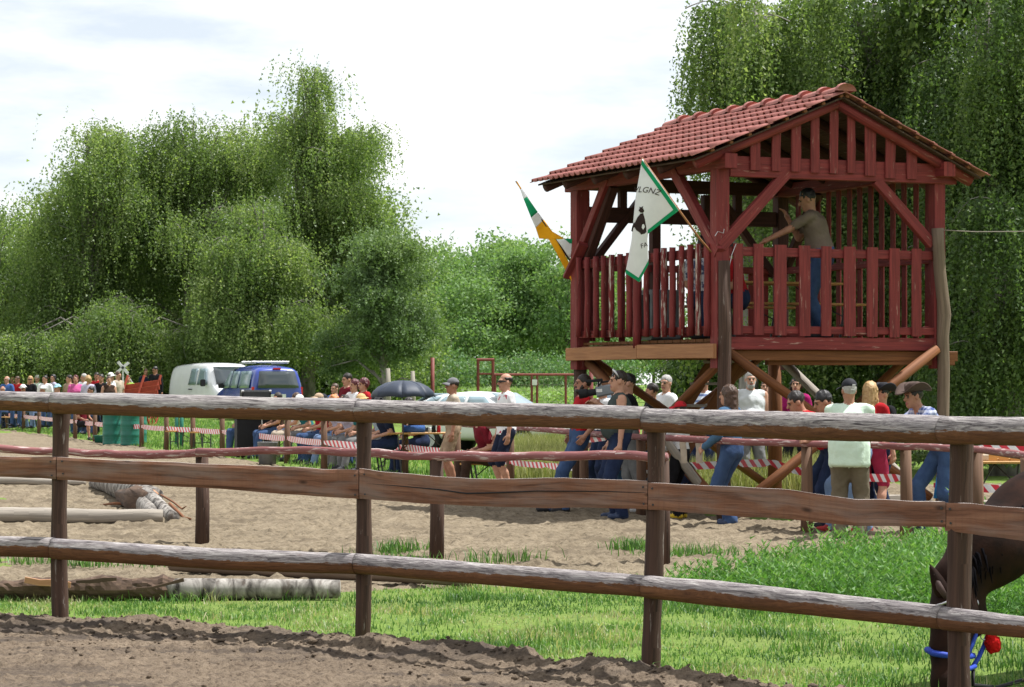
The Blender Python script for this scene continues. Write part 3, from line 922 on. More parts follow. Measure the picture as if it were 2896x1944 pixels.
# the broken birch trunk in the sand
d1, d2 = dep(1388), dep(1478)
root = empty('fallen_birch', (XD(400, dep(1450)), dep(1450), 0), 0, 'broken birch trunk with torn bark and snapped branches on the sand', 'fallen trunk')
inv = Matrix.Translation(-root.location)
def fb(name, mat, pts, rad, n=10, nz=.12, sd=1):
    m = MB(); m.tube(pts, rad, n, 0, nz, True, sd); o = m.build(name, mat, root, True); o.matrix_parent_inverse = inv; return o
A = [(268, 1366, 40.5), (300, 1370, 38.6), (335, 1378, 37), (365, 1385, 35.5), (395, 1392, 34.3), (440, 1402, 33.0)]
fb('trunk', M_BIRCH, [P(*q) for q in A], [.09, .12, .14, .15, .14, .10], 14, .12, 2)
fb('trunk', M_BARKD, [P(345, 1405, 35), P(385, 1415, 33.5), P(425, 1420, 32.4)], [.09, .16, .12], 12, .3, 3)
fb('branch', M_BIRCH, [P(415, 1402, 33.0), P(445, 1425, 31.9), P(470, 1450, 31), P(492, 1466, 30.4)], [.11, .09, .075, .07], 12, .08, 4)
fb('branch', M_BIRCH, [P(405, 1425, 32.6), P(425, 1445, 31.5), P(440, 1462, 30.9)], [.10, .09, .06], 12, .1, 5)
fb('branch', M_NATD, [P(480, 1425, 31.4), P(500, 1445, 31), P(520, 1465, 30.6), P(540, 1468, 30.5)], [.02, .022, .018, .01], 6, .1, 6)
fb('branch', M_NATD, [P(285, 1428, 34.6), P(330, 1424, 34.3), P(375, 1425, 34)], [.01, .02, .025], 6, .1, 7)
fb('twig', M_NATD, [P(455, 1400, 32.6), P(490, 1420, 32), P(515, 1440, 31.4), P(527, 1432, 31.2)], [.012, .012, .01, .005], 6, .1, 8)
fb('bark_flake', M_SPLIT, [P(430, 1388, 33.1), P(445, 1398, 32.7)], [.03, .02], 7, .2, 9)
# ---------------------------------------------------------------- the red judges' tower
TA = R(24.0); TN = (2.43, 31.0)
TW, TL = 2.99, 3.80
ca, sa = math.cos(TA), math.sin(TA)
def _ray(px, py):
    D = ((px - CX) / FPX, 1.0, -(py - YH) / FPX)
    ox, oy = -TN[0], -TN[1]
    o = (ox * ca + oy * sa, -ox * sa + oy * ca, HC)
    d = (D[0] * ca + D[1] * sa, -D[0] * sa + D[1] * ca, D[2])
    return o, d
def TV(px, py, v=0.0):
    o, d = _ray(px, py); t = (v - o[1]) / d[1]
    return Vector((o[0] + d[0] * t, v, o[2] + d[2] * t))
def TU(px, py, u=0.0):
    o, d = _ray(px, py); t = (u - o[0]) / d[0]
    return Vector((u, o[1] + d[1] * t, o[2] + d[2] * t))
def TWORLD(u, v, z): return Vector((TN[0] + u * ca - v * sa, TN[1] + u * sa + v * ca, z))

tower = empty('judges_tower', (TN[0], TN[1], 0), TA, 'raised red timber tower with slatted railing and tiled gable roof on log legs', 'tower')
def tp_(name, mat, fn, smooth=False, parent=None): return part(name, mat, parent or tower, fn, smooth)
ZF, ZR, ZP = 2.13, 3.21, 4.10           # deck, railing top, underside of the plates
def plain_rnd(name, c1, c2, scale, rough, spec, bump, bsc):
    k = NT(name); v = k.coord('Object')
    oi = k.n('ObjectInfo'); ad = k.n('VectorMath'); ad.operation = 'ADD'
    k.l(v, ad.inputs[0]); k.l(oi.outputs['Location'], ad.inputs[1])
    f = k.noise(ad.outputs[0], scale * 3, 6, .65)
    col = k.ramp(f, [(.32, c2), (.68, c1)])
    col = k.mix(k.math('MULTIPLY', oi.outputs['Random'], .35), col, tuple(q * .62 for q in c1))
    col = k.mix(k.ramp(k.noise(ad.outputs[0], 2.2, 6, .7), [(.56, 0.0), (.7, .55)]), col, (.16, .13, .11))
    k.bump(k.noise(v, bsc, 5), bump, .01)
    return k.fin(col, rough, spec)
M_TILE = plain_rnd('red_concrete_roof_tile', (.43, .165, .14), (.30, .11, .095), 3.5, .75, .3, .35, 60)
M_TILE.node_tree.nodes['Principled BSDF'].inputs['Roughness'].default_value = .7

M_INNER = wood('shade_darkened_inner_timber', (.075, .026, .022), (.028, .012, .011), None, 0, .8)  # interior shade put into the colour of the back timbers and rafters
# posts
tp_('post', M_RED, lambda m: m.beam((0, 0, ZF - .35), (0, 0, ZP), .17, .17, (0, 1, 0), 4, .004))
tp_('post', M_RED, lambda m: m.beam((TW, 0, ZF - .35), (TW, 0, ZP), .15, .15, (0, 1, 0), 4, .004))
tp_('post', M_RED, lambda m: m.beam((0, TL, ZF - .35), (0, TL, ZP), .19, .19, (0, 1, 0), 4, .004))
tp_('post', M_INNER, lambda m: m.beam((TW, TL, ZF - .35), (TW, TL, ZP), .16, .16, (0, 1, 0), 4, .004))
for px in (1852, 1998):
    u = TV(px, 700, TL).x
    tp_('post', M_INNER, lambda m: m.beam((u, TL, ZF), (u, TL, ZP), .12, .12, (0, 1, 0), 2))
# log legs
tp_('leg', M_POST, lambda m: m.tube([(-.02, -.14, -.2), (-.03, -.14, 1.2), (0, -.13, 2.2), (-.02, -.14, 3.03)], [.085, .078, .075, .066], 12, 0, .05, True, 3), True)
gn = [(2652, 646), (2654, 700), (2658, 770), (2667, 850), (2670, 890), (2666, 950), (2668, 1050), (2666, 1250), (2664, 1470)]
tp_('leg', M_GNARL, lambda m: m.tube([TV(a, b, -.12) for a, b in gn], [.074, .07, .07, .075, .085, .074, .074, .076, .085], 14, 0, .06, True, 4), True)
tp_('leg', M_POST, lambda m: m.tube([(-.02, TL, -.2), (.01, TL, 1.2), (0, TL, ZF - .3)], [.10, .09, .085], 12, 0, .05, True, 5), True)
tp_('leg', M_NATD, lambda m: m.tube([(TW - .1, TL, -.2), (TW - .08, TL, 1.2), (TW - .1, TL, ZF)], [.10, .09, .085], 12, 0, .05, True, 6), True)

# plates and tie beams
tp_('plate', M_RED, lambda m: m.beam((0, -.28, ZP + .085), (0, TL + .3, ZP + .085), .16, .17, (0, 0, 1), 4, .003))
tp_('plate', M_RED, lambda m: m.beam((TW, -.28, ZP + .085), (TW, TL + .3, ZP + .085), .16, .17, (0, 0, 1), 4, .003))
tp_('tie_beam', M_RED, lambda m: m.beam((.09, -.03, ZP + .04), (TW + .22, -.03, ZP + .04), .13, .24, (0, 0, 1), 4, .004))
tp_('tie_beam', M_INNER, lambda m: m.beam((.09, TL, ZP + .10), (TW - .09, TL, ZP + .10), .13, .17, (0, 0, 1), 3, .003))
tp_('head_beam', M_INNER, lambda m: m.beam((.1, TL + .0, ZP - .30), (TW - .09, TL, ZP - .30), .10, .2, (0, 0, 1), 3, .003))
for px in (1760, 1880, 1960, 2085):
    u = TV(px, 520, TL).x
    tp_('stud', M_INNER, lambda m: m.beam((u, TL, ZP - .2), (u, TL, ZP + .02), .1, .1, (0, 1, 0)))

# roof geometry
RZ, EZL, EZR, EL, ER = 5.07, 4.24, 4.14, -.55, TW + .52
UC = TW / 2
V0, V1 = -.36, TL + .34
nl = Vector((EL - UC, 0, EZL - RZ)); LL = nl.length; nl.normalize()
nr = Vector((ER - UC, 0, EZR - RZ)); LR = nr.length; nr.normalize()
upl = Vector((-nl.z * -1, 0, nl.x * -1)); upl = Vector((nl.z, 0, -nl.x)); upl = upl if upl.z > 0 else -upl
upr = Vector((nr.z, 0, -nr.x)); upr = upr if upr.z > 0 else -upr
apex = Vector((UC, 0, RZ))
# rafters: round logs in pairs
for i, v in enumerate((-.16, .75, 1.65, 2.55, 3.4, TL + .2)):
    for (n, up, L) in ((nl, upl, LL), (nr, upr, LR)):
        a = apex + n * .02 - up * .135; b = apex + n * (L - .10) - up * .135
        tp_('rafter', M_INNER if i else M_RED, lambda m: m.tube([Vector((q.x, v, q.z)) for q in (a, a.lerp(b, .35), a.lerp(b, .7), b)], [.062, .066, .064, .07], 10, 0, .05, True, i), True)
# battens under the tiles
NC = 8
for (n, up, L) in ((nl, upl, LL), (nr, upr, LR)):
    for c in range(NC):
        q = apex + n * (L * (c + .25) / (NC + .3)) - up * .055
        tp_('batten', M_NATD, lambda m: m.beam((q.x, V0 + .03, q.z), (q.x, V1 - .03, q.z), .045, .03, tuple(up)))
# dark boarding added on the rafters to block light coming through the tiles
for (n, up, L) in ((nl, upl, LL), (nr, upr, LR)):
    for c in range(9):
        q = apex + n * (L * (c + .5) / 9.2) - up * .082
        tp_('light_block_board', M_POST, lambda m: m.beam((q.x, V0 + .06, q.z), (q.x, V1 - .06, q.z), L / 9.3, .02, tuple(up)))
# tiles: a double-roll tile, its mesh shared
def tile_mesh(w, ln, th=.009):
    xs, zs = [], []
    for i in range(17):
        t = i / 16; xs.append((t - .5) * w); zs.append(.030 * max(0, math.sin(t * 4 * math.pi - .9)) ** .8)
    vs, fs = [], []
    for (y, lift, am) in ((0, .012, .3), (ln, .024, 1.3)):          # upper end low, lower end lifted over the next course
        for x, z in zip(xs, zs): vs.append((x, y, z * am + lift))
    for x, z in zip(xs, zs): vs.append((x, ln, z * 1.25 + .024 - th))
    for x, z in zip(xs, zs): vs.append((x, 0, z * .2 + .012 - th))
    n = 17
    for i in range(16):
        fs.append((i, i + n, i + n + 1, i + 1))
        fs.append((n + i, 2 * n + i, 2 * n + i + 1, n + i + 1))
        fs.append((2 * n + i, 3 * n + i, 3 * n + i + 1, 2 * n + i + 1))
    fs += [(0, 3 * n, 2 * n, n), (n - 1, 2 * n - 1, 3 * n - 1, 4 * n - 1)]
    me = bpy.data.meshes.new('roof_tile'); me.from_pydata(vs, [], fs); me.materials.append(M_TILE)
    for p in me.polygons: p.use_smooth = p.index % 3 == 0 and p.index < 48
    me.update(); return me
NV = 14
tw_ = (V1 - V0) / NV
for side, (n, up, L) in enumerate(((nl, upl, LL), (nr, upr, LR))):
    step = L / NC
    tm = tile_mesh(tw_ * 1.0, step + .05)
    vv = Vector((0, 1, 0)) if side == 0 else Vector((0, -1, 0))
    for c in range(NC):
        for j in range(NV):
            o = apex + n * (step * c - .03) + up * (-.035)
            rot = Matrix((vv, n, vv.cross(n))).transposed()
            if rot.determinant() < 0: rot = Matrix((-vv, n, (-vv).cross(n))).transposed()
            ob = link('roof_tile', tm, tower)
            jr = Matrix.Rotation(random.uniform(-.008, .008), 3, 'Z')
            ob.matrix_local = Matrix.Translation(Vector((o.x, V0 + tw_ * (j + .5), o.z + random.uniform(-.003, .003)))) @ (rot @ jr).to_4x4()
# ridge caps
rm = MB(); n = 9
vs, fs = [], []
for (y, r, z) in ((0, .112, .010), (.05, .118, .014), (.09, .10, .002), (.53, .085, -.012)):
    for j in range(n):
        a = math.pi * j / (n - 1); vs.append((r * math.cos(a) * 1.15, y, z + r * math.sin(a) * .8 - .03))
for i in range(3):
    for j in range(n - 1): fs.append([i * n + j, i * n + j + 1, (i + 1) * n + j + 1, (i + 1) * n + j])
fs.append(list(range(n)))
rm.add(vs, fs); rme = rm.mesh('ridge_tile', M_TILE, True)
NRT = 10
for i in range(NRT):
    ob = link('ridge_tile', rme, tower, (UC, V0 - .02 + i * (V1 - V0) / NRT, RZ + .0))
    ob.rotation_euler = (0, random.uniform(-.03, .03), 0)
# gable slats
GS = [(2136, 31, 369, 482), (2195, 27, 340, 484), (2251, 30, 320, 486), (2305, 27, 292, 489), (2358, 26, 266, 491), (2407, 25, 290, 490), (2461, 35, 320, 498), (2518, 32, 357, 505), (2579, 33, 393, 507)]
for (px, w, y0, y1) in GS:
    a, b = TV(px, y0, -.115), TV(px, y1, -.115)
    tp_('gable_slat', M_RED, lambda m: m.beam(b, a, .026, w / 241.0 * 1.06, (1, 0, 0), 3, .004))
# knee braces
def brace(a, b, w=.11, plane='v', c=-.02, mat=M_RED):
    f = TV if plane == 'v' else TU
    p, q = f(*a, c), f(*b, c)
    tp_('brace', mat, lambda m: m.beam(p, q, .10, w, (0, -1, 0) if plane == 'v' else (-1, 0, 0), 3, .004))
def brace2(p, q, w=.10):
    tp_('brace', M_RED, lambda m: m.beam(p, q, .09, w, (0, 0, 1), 2, .004))
pv = lambda a: TV(*a, -.05)
pu = lambda a: TU(*a, -.05)
for (f, a, b, w) in ((pv, (2226, 488), (2036, 700), .13), (pv, (2476, 510), (2634, 692), .12), (pu, (1908, 484), (2034, 716), .14), (pu, (1722, 502), (1632, 735), .12)):
    p, q = f(a), f(b)
    tp_('brace', M_RED, lambda m: m.beam(p, q, .09, w, tuple((q - p).cross(Vector((0, 1, 0)) if f is pv else Vector((1, 0, 0)))), 3, .004))
# braces on the far side, seen through
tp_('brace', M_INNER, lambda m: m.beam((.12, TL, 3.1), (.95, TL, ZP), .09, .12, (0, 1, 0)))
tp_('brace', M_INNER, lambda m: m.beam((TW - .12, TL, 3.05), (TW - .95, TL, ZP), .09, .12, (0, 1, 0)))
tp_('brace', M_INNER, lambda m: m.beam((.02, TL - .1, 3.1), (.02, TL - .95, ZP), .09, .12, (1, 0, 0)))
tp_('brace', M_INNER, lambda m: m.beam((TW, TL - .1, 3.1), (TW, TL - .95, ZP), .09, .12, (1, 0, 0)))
# a red hook of timber jutting at the far left corner
tp_('bracket', M_RED, lambda m: m.beam(TU(1606, 785, -.10), TU(1650, 690, -.10), .07, .13, (-1, 0, .4), 2))

# railing: round pickets on the left side
LP = [(1637, 17, 729, 953), (1661, 16, 728, 955), (1686, 17, 726, 954), (1707, 15, 724, 956), (1730, 17, 721, 954), (1754, 16, 719, 955), (1781, 21, 716, 953), (1802, 24, 714, 985), (1828, 15, 710, 953), (1856, 18, 704, 954), (1878, 18, 702, 954), (1902, 18, 700, 953), (1928, 16, 696, 949), (1953, 18, 692, 950), (1975, 16, 690, 949), (2000, 19, 690, 951)]
M_REDW = wood('half_peeled_red_picket', (.235, .038, .036), (.085, .014, .015), (.52, .46, .40), .14, .75)
for i, (px, w, y0, y1) in enumerate(LP):
    a, b = TU(px, y0, -.11), TU(px, y1, -.11)
    r = w / 2 / (FPX / TWORLD(a.x, a.y, 0).y) * 1.05
    pts = [b.lerp(a, t) + Vector((0, random.uniform(-.008, .008), 0)) for t in np.linspace(0, 1, 7)]
    pts[0], pts[-1] = b, a
    tp_('picket', M_REDW if i in (10, 12, 14, 4) else M_RED, lambda m: m.tube(pts, [r * random.uniform(.92, 1.08) for _ in pts], 8, 0, .06, True, 60 + i), True)
tp_('rail', M_RED, lambda m: m.beam((-.03, .02, ZR - .07), (-.03, TL - .02, ZR - .07), .07, .11, (0, 0, 1), 3, .004))
tp_('rail', M_RED, lambda m: m.beam((-.03, .02, ZF + .10), (-.03, TL - .02, ZF + .10), .07, .09, (0, 0, 1), 3, .004))
# plank pickets on the gable side
GP = [(2087, 28, 689, 947), (2145, 29, 690, 948), (2207, 36, 693, 949), (2275, 33, 695, 951), (2337, 30, 697, 951), (2403, 36, 698, 951), (2467, 33, 700, 953), (2530, 32, 703, 955), (2592, 30, 704, 952)]
for (px, w, y0, y1) in GP:
    a, b = TV(px, y0, -.075), TV(px, y1, -.075)
    jx = random.uniform(-.008, .008)
    tp_('picket', M_RED, lambda m: m.beam(b + Vector((jx, 0, 0)), a, .028, w / 239.0 * 1.09, (1, 0, 0), 3, .004))
tp_('rail', M_RED, lambda m: m.beam((.1, -.02, ZR - .06), (TW - .06, -.02, ZR - .06), .075, .105, (0, 0, 1), 3, .004))
tp_('rail', M_RED, lambda m: m.beam((.1, -.02, ZF + .10), (TW - .06, -.02, ZF + .10), .07, .09, (0, 0, 1), 3, .004))
# right side: tall slats up to the plate; back: low pickets
for i in range(13):
    v = .30 + i * .262
    tp_('slat', M_RED, lambda m: m.beam((TW + .06, v, ZF + .02), (TW + .06, v + random.uniform(-.015, .015), ZP + .02), .025, .10, (0, 1, 0), 2, .003))
for z in (ZF + .12, ZR - .1):
    tp_('rail', M_RED, lambda m: m.beam((TW + .0, .1, z), (TW + .0, TL - .1, z), .06, .09))
    tp_('rail', M_RED, lambda m: m.beam((.1, TL, z), (TW - .1, TL, z), .06, .09))
for i in range(13):
    u = .2 + i * .215
    tp_('picket', M_RED, lambda m: m.beam((u, TL + .05, ZF + .02), (u, TL + .05, ZR - .1), .025, .09, (1, 0, 0), 2, .003))
# deck
for i in range(19):
    v = .02 + i * .2
    tp_('deck_board', M_NATD, lambda m: m.beam((.0, v + .08, ZF - .02), (TW, v + .08, ZF - .02), .185, .035))
tp_('fascia', M_RED, lambda m: m.beam((.08, -.05, ZF - .06), (TW - .02, -.05, ZF - .06), .035, .15, (0, 0, 1), 3, .003))
tp_('joist', M_NATD, lambda m: m.beam((.08, .04, ZF - .20), (TW + .3, .04, ZF - .20), .08, .12, (0, 0, 1), 3, .003))
a, b = TV(2190, 1012, -.02), TV(2700, 1012, -.02)
tp_('beam', M_NATD, lambda m: m.beam((a.x, .16, a.z), (b.x, .02, a.z - .0), .1, .17, (0, 0, 1), 3, .003))
tp_('joist', M_NATD, lambda m: m.beam((.02, .05, ZF - .12), (.02, TL, ZF - .12), .09, .14))
tp_('joist', M_NATD, lambda m: m.beam((TW - .05, .1, ZF - .12), (TW - .05, TL, ZF - .12), .09, .14))
tp_('joist', M_NATD, lambda m: m.beam((.1, TL - .05, ZF - .14), (TW - .1, TL - .05, ZF - .14), .09, .16))
a, b = TU(1604, 1003, -.13), TU(2024, 993, -.13)
tp_('side_board', M_NAT, lambda m: m.beam((-.13, a.y, a.z - .0), (-.13, (a.y + b.y) / 2 - .02, (a.z + b.z) / 2 + .005), .045, .165, (0, 0, 1), 3, .003))
tp_('side_board', M_NAT, lambda m: m.beam((-.13, (a.y + b.y) / 2 - .03, (a.z + b.z) / 2 + .012), (-.13, b.y + .02, b.z), .045, .17, (0, 0, 1), 3, .003))
# diagonal logs under the deck
ZD = ZF - .16
for i, (p, q, r) in enumerate((((.1, -.03, ZD), (TW - .12, -.03, .22), .055), ((TW - .1, -.15, ZD + .05), (.08, -.2, .12), .06),
                              ((.1, .12, ZD - .1), (.12, TL - .1, .2), .055), ((.06, TL - .15, ZD - .1), (.02, .1, .2), .07),
                              ((TW - .1, TL - .3, ZD - .1), (TW - .02, .15, .15), .06), ((TW - .2, .25, ZD), (TW - .18, TL - .1, .25), .05),
                              ((TW - .3, TL - .05, ZD), (.15, TL - .07, .25), .045), ((.15, TL + .1, ZD), (TW - .2, TL + .06, .25), .055))):
    p, q = Vector(p), Vector(q)
    tp_('diagonal', M_NATD if i != 4 else M_GREYW, lambda m: m.tube([p, p.lerp(q, .25), p.lerp(q, .5) + Vector((.015, 0, .01)), p.lerp(q, .75), q], [r, r * 1.04, r * .97, r * 1.03, r], 10, 0, .05, True, 80 + i), True)
# ladder up to the deck
p0, p1 = TV(1800, 1235, 2.9), TV(1868, 1000, 2.3)
q0, q1 = TV(1905, 1255, 1.9), TV(2000, 1000, 1.3)
l0, l1 = Vector((.55, 2.2, .0)), Vector((1.25, 2.2, ZF - .05))
ladder = empty('ladder', TWORLD(.9, 2.6, 0), TA, 'brown wooden ladder stair under the tower deck', 'ladder')
for v in (2.2, 2.95):
    part('stringer', M_NATD, ladder, lambda m: m.beam((-.75, v - 2.6, 0), (.75, v - 2.6, ZF - .04), .05, .16, (0, 0, 1)))
for i in range(7):
    t = (i + .7) / 7.6
    part('tread', M_GREYW, ladder, lambda m: m.beam((-.75 + 1.5 * t, -.42, ZF * t), (-.75 + 1.5 * t, .38, ZF * t), .2, .035))
# wire ties on the corner
for i, pts in enumerate(([(2022, 668), (2030, 655), (2046, 660), (2048, 648)], [(2082, 690), (2070, 720), (2062, 760), (2058, 780)])):
    tp_('wire', M_STEEL, lambda m: m.tube([TV(a, b, -.16) for a, b in pts], .004, 5))
# cable from the right leg
pts = [TWORLD(*TV(2662, 651, -.12)), P(2760, 656, 31.8), P(2900, 655, 31.5), P(3300, 640, 30.5)]
m = MB(); m.tube(pts, .006, 5); tag(m.build('cable', M_GREYW), 'thin pale cable stretched from the tower leg to the right', 'cable')

# ---------------------------------------------------------------- flags
M_CLOTHW = plain('white_flag_cloth', (.74, .74, .76), (.66, .66, .69), 6, .85, .1)
M_CLOTHG = plain('green_flag_cloth', (.015, .30, .13), (.01, .24, .10), 6, .85, .1)
M_CLOTHO = plain('orange_flag_cloth', (.72, .33, .01), (.62, .27, .01), 6, .85, .1)
M_PRINT = plain('dark_flag_print', (.035, .02, .02), rough=.9)
FD = 29.85
def flag_depth(px, py): return FD + .05 * math.sin(px * .045) + .05 * math.sin((px + py * .35) * .033) + (py - 450) * .0009
def FP(px, py, off=0.0): return P(px, py, flag_depth(px, py) - off)
fl = empty('white_flag', P(2003, 690, 30.6), 0, 'white flag with green border and dark horse emblem hanging from slanted pole', 'flag')
finv = Matrix.Translation(-fl.location)
def fchild(o): o.parent = fl; o.matrix_parent_inverse = finv; return o
m = MB(); m.tube([FP(1815, 447, -.012), FP(1922, 597, -.012), P(1976, 672, 30.3), P(2010, 712, 30.75)], [.011, .012, .013, .013], 8)
fchild(m.build('pole', M_NAT, None, True))
Lx = [(450, 1816), (560, 1797), (680, 1786), (772, 1769), (797, 1808)]
Rx = [(450, 1818), (595, 1920), (655, 1834), (668, 1831), (735, 1834), (797, 1810)]
ysl = np.concatenate([np.linspace(450, 595, 16), np.linspace(600, 665, 9), np.linspace(675, 797, 14)])
V, F = [], []
NCOL = 16
for yy in ysl:
    xl = np.interp(yy, [q[0] for q in Lx], [q[1] for q in Lx]); xr = np.interp(yy, [q[0] for q in Rx], [q[1] for q in Rx])
    for t in np.linspace(0, 1, NCOL): V.append(FP(xl + (xr - xl) * t, yy))
for i in range(len(ysl) - 1):
    for j in range(NCOL - 1): F.append([i * NCOL + j, i * NCOL + j + 1, (i + 1) * NCOL + j + 1, (i + 1) * NCOL + j])
m = MB(); m.add(V, F); o = fchild(m.build('cloth', M_CLOTHW, None, True))
so = o.modifiers.new('thick', 'SOLIDIFY'); so.thickness = .003
def ribbon(name, mat, outer, inner, off=.006):
    vs, fs = [], []
    n = 0
    for k_ in range(len(outer) - 1):
        for t in np.linspace(0, 1, 7):
            a = (outer[k_][0] + (outer[k_ + 1][0] - outer[k_][0]) * t, outer[k_][1] + (outer[k_ + 1][1] - outer[k_][1]) * t)
            b = (inner[k_][0] + (inner[k_ + 1][0] - inner[k_][0]) * t, inner[k_][1] + (inner[k_ + 1][1] - inner[k_][1]) * t)
            vs += [FP(*a, off), FP((a[0] + b[0]) / 2, (a[1] + b[1]) / 2, off), FP(*b, off)]
            if t > 0:
                for q in (0, 1): fs.append([n - 3 + q, n + q, n + 1 + q, n - 2 + q])
            n += 3
    mm = MB(); mm.add(vs, fs); return fchild(mm.build(name, mat))
ribbon('border', M_CLOTHG, [(1815, 452), (1916, 590), (1919, 597)], [(1813, 466), (1904, 594), (1906, 597)])
ribbon('border', M_CLOTHG, [(1920, 596), (1832, 662)], [(1904, 594), (1832, 651)])
ribbon('border', M_CLOTHG, [(1769, 774), (1808, 799), (1834, 748)], [(1770, 762), (1806, 786), (1834, 737)])
# emblem and lettering, laid on the cloth
def flat_poly(name, pts, off=.008, mat=None):
    mm = MB(); n = len(pts)
    cx_ = sum(p[0] for p in pts) / n; cy_ = sum(p[1] for p in pts) / n
    vs = [FP(cx_, cy_, off)] + [FP(a, b, off) for a, b in pts]
    mm.add(vs, [[0, i + 1, (i + 1) % n + 1] for i in range(n)])
    return fchild(mm.build(name, mat or M_PRINT))
flat_poly('emblem', [(1811, 605), (1819, 603), (1824, 620), (1828, 645), (1828, 656), (1820, 662), (1812, 660), (1800, 652), (1792, 640), (1797, 627), (1803, 615)])
flat_poly('emblem', [(1806, 596), (1810, 588), (1819, 590), (1822, 597), (1819, 602), (1812, 602)])
flat_poly('emblem', [(1793, 628), (1788, 640), (1785, 654), (1789, 656), (1791, 645), (1798, 640)])
flat_poly('emblem', [(1808, 655), (1813, 664), (1824, 661), (1829, 655), (1822, 652)])
flat_poly('emblem', [(1807, 585), (1811, 590), (1818, 589), (1819, 583), (1813, 587)])
flat_poly('emblem', [(1816, 636), (1821, 634), (1824, 642), (1819, 650), (1815, 645)], .011, M_CLOTHW)
def letters(txt, cpx, cpy, hpx, ang):
    cu = bpy.data.curves.new('txt', 'FONT'); cu.body = txt; cu.size = 1.0; cu.shear = .25; cu.align_x = 'CENTER'
    to = bpy.data.objects.new('lettering', cu); COL.objects.link(to)
    dg = bpy.context.evaluated_depsgraph_get()
    me = bpy.data.meshes.new_from_object(to.evaluated_get(dg)); bpy.data.objects.remove(to); bpy.data.curves.remove(cu)
    for v in me.vertices:
        x, y = v.co.x * hpx * 1.35, v.co.y * hpx * 1.35
        r_ = ang + x * .004
        px = cpx + x * math.cos(ang) + y * math.sin(r_); py = cpy + x * math.sin(r_ * .8) - y * math.cos(r_)
        v.co = FP(px, py, .009)
    me.materials.append(M_PRINT)
    return fchild(link('lettering', me))
letters('VLGNZ', 1827, 545, 17, R(8))
letters('FA', 1823, 700, 14, R(-25))

# the orange, white and green flag on the far corner
OD = 34.9
def OP(px, py): return P(px, py, OD + .05 * math.sin(px * .05 + py * .02) + (px - 1470) * -.003)
of = empty('striped_flag', P(1622, 760, 34.6), 0, 'orange, white and green striped flag on slanted pole at far left corner of tower', 'flag')
oinv = Matrix.Translation(-of.location)
def ochild(o): o.parent = of; o.matrix_parent_inverse = oinv; return o
m = MB(); m.tube([OP(1459, 513) + Vector((0, .015, 0)), OP(1540, 632) + Vector((0, .0, 0)), OP(1622, 752)], [.010, .012, .014], 8); ochild(m.build('pole', M_POST, None, True))
def cloth(name, mat, left, right, n=9, c=5):
    """left, right: polylines of equal length in photo pixels"""
    V, F = [], []
    lt = np.linspace(0, len(left) - 1, n)
    for t in lt:
        i = min(int(t), len(left) - 2); f = t - i
        a = [left[i][q] + (left[i + 1][q] - left[i][q]) * f for q in (0, 1)]; b = [right[i][q] + (right[i + 1][q] - right[i][q]) * f for q in (0, 1)]
        for s_ in np.linspace(0, 1, c): V.append(OP(a[0] + (b[0] - a[0]) * s_, a[1] + (b[1] - a[1]) * s_))
    for i in range(n - 1):
        for j in range(c - 1): F.append([i * c + j, i * c + j + 1, (i + 1) * c + j + 1, (i + 1) * c + j])
    mm = MB(); mm.add(V, F); o = ochild(mm.build(name, mat, None, True))
    s_ = o.modifiers.new('thick', 'SOLIDIFY'); s_.thickness = .003
cloth('orange_stripe', M_CLOTHO, [(1460, 514), (1472, 537)], [(1463, 514), (1475, 534)])
cloth('white_stripe', M_CLOTHW, [(1472, 537), (1481, 563)], [(1475, 534), (1490, 558)])
cloth('green_stripe', M_CLOTHG, [(1481, 563), (1502, 616)], [(1490, 558), (1521, 600)])
cloth('white_stripe', M_CLOTHW, [(1502, 616), (1515, 645)], [(1521, 600), (1538, 622)])
cloth('orange_stripe', M_CLOTHO, [(1515, 645), (1525, 675), (1553, 677)], [(1538, 622), (1562, 655), (1598, 676)])
cloth('orange_stripe', M_CLOTHO, [(1552, 677), (1572, 712), (1602, 770), (1626, 812)], [(1572, 677), (1600, 725), (1622, 768), (1632, 800)])
cloth('white_stripe', M_CLOTHW, [(1574, 678), (1590, 700), (1611, 731)], [(1598, 677), (1620, 692), (1626, 705)])
cloth('green_stripe', M_CLOTHG, [(1597, 676), (1612, 690), (1628, 694)], [(1603, 675), (1630, 676), (1645, 682)])

# ---------------------------------------------------------------- bench set on the deck
def bench_set(name, label, loc, rz, L, W, H, cat, group=None, ledge=.03):
    t = empty(name, loc, rz, label, cat, group)
    nb = 3 if W > .4 else 1
    for i in range(nb):
        y = (i - (nb - 1) / 2) * W / nb
        part('top_board', M_TABLE, t, lambda m: m.beam((-L / 2, y, H - ledge / 2), (L / 2, y, H - ledge / 2), W / nb - .008, ledge))
    for s in (-1, 1):
        x = s * (L / 2 - .25)
        for q in (-1, 1):
            part('leg', M_DARKMETAL, t, lambda m: m.beam((x, q * W * .42, 0), (x + s * .06, q * W * .36, H - ledge), .03, .025))
        part('cross_bar', M_DARKMETAL, t, lambda m: m.beam((x, -W * .40, H * .42), (x, W * .40, H * .42), .02, .02))
        part('cross_bar', M_DARKMETAL, t, lambda m: m.beam((x + s * .03, -W * .36, H * .55), (x - s * .22, W * .3, H - ledge - .02), .015, .015))
    return t
bench_set('bench_table', 'folding wooden table on the tower deck between its railings', TWORLD(1.55, 1.75, ZF), TA, 2.1, .55, .74, 'table')
bench_set('bench', 'wooden bench on the tower deck nearest the gable railing', TWORLD(1.5, 1.02, ZF), TA, 2.1, .25, .46, 'bench')
bench_set('bench', 'wooden bench on the tower deck behind the folding table', TWORLD(1.4, 2.5, ZF), TA, 2.0, .25, .46, 'bench')
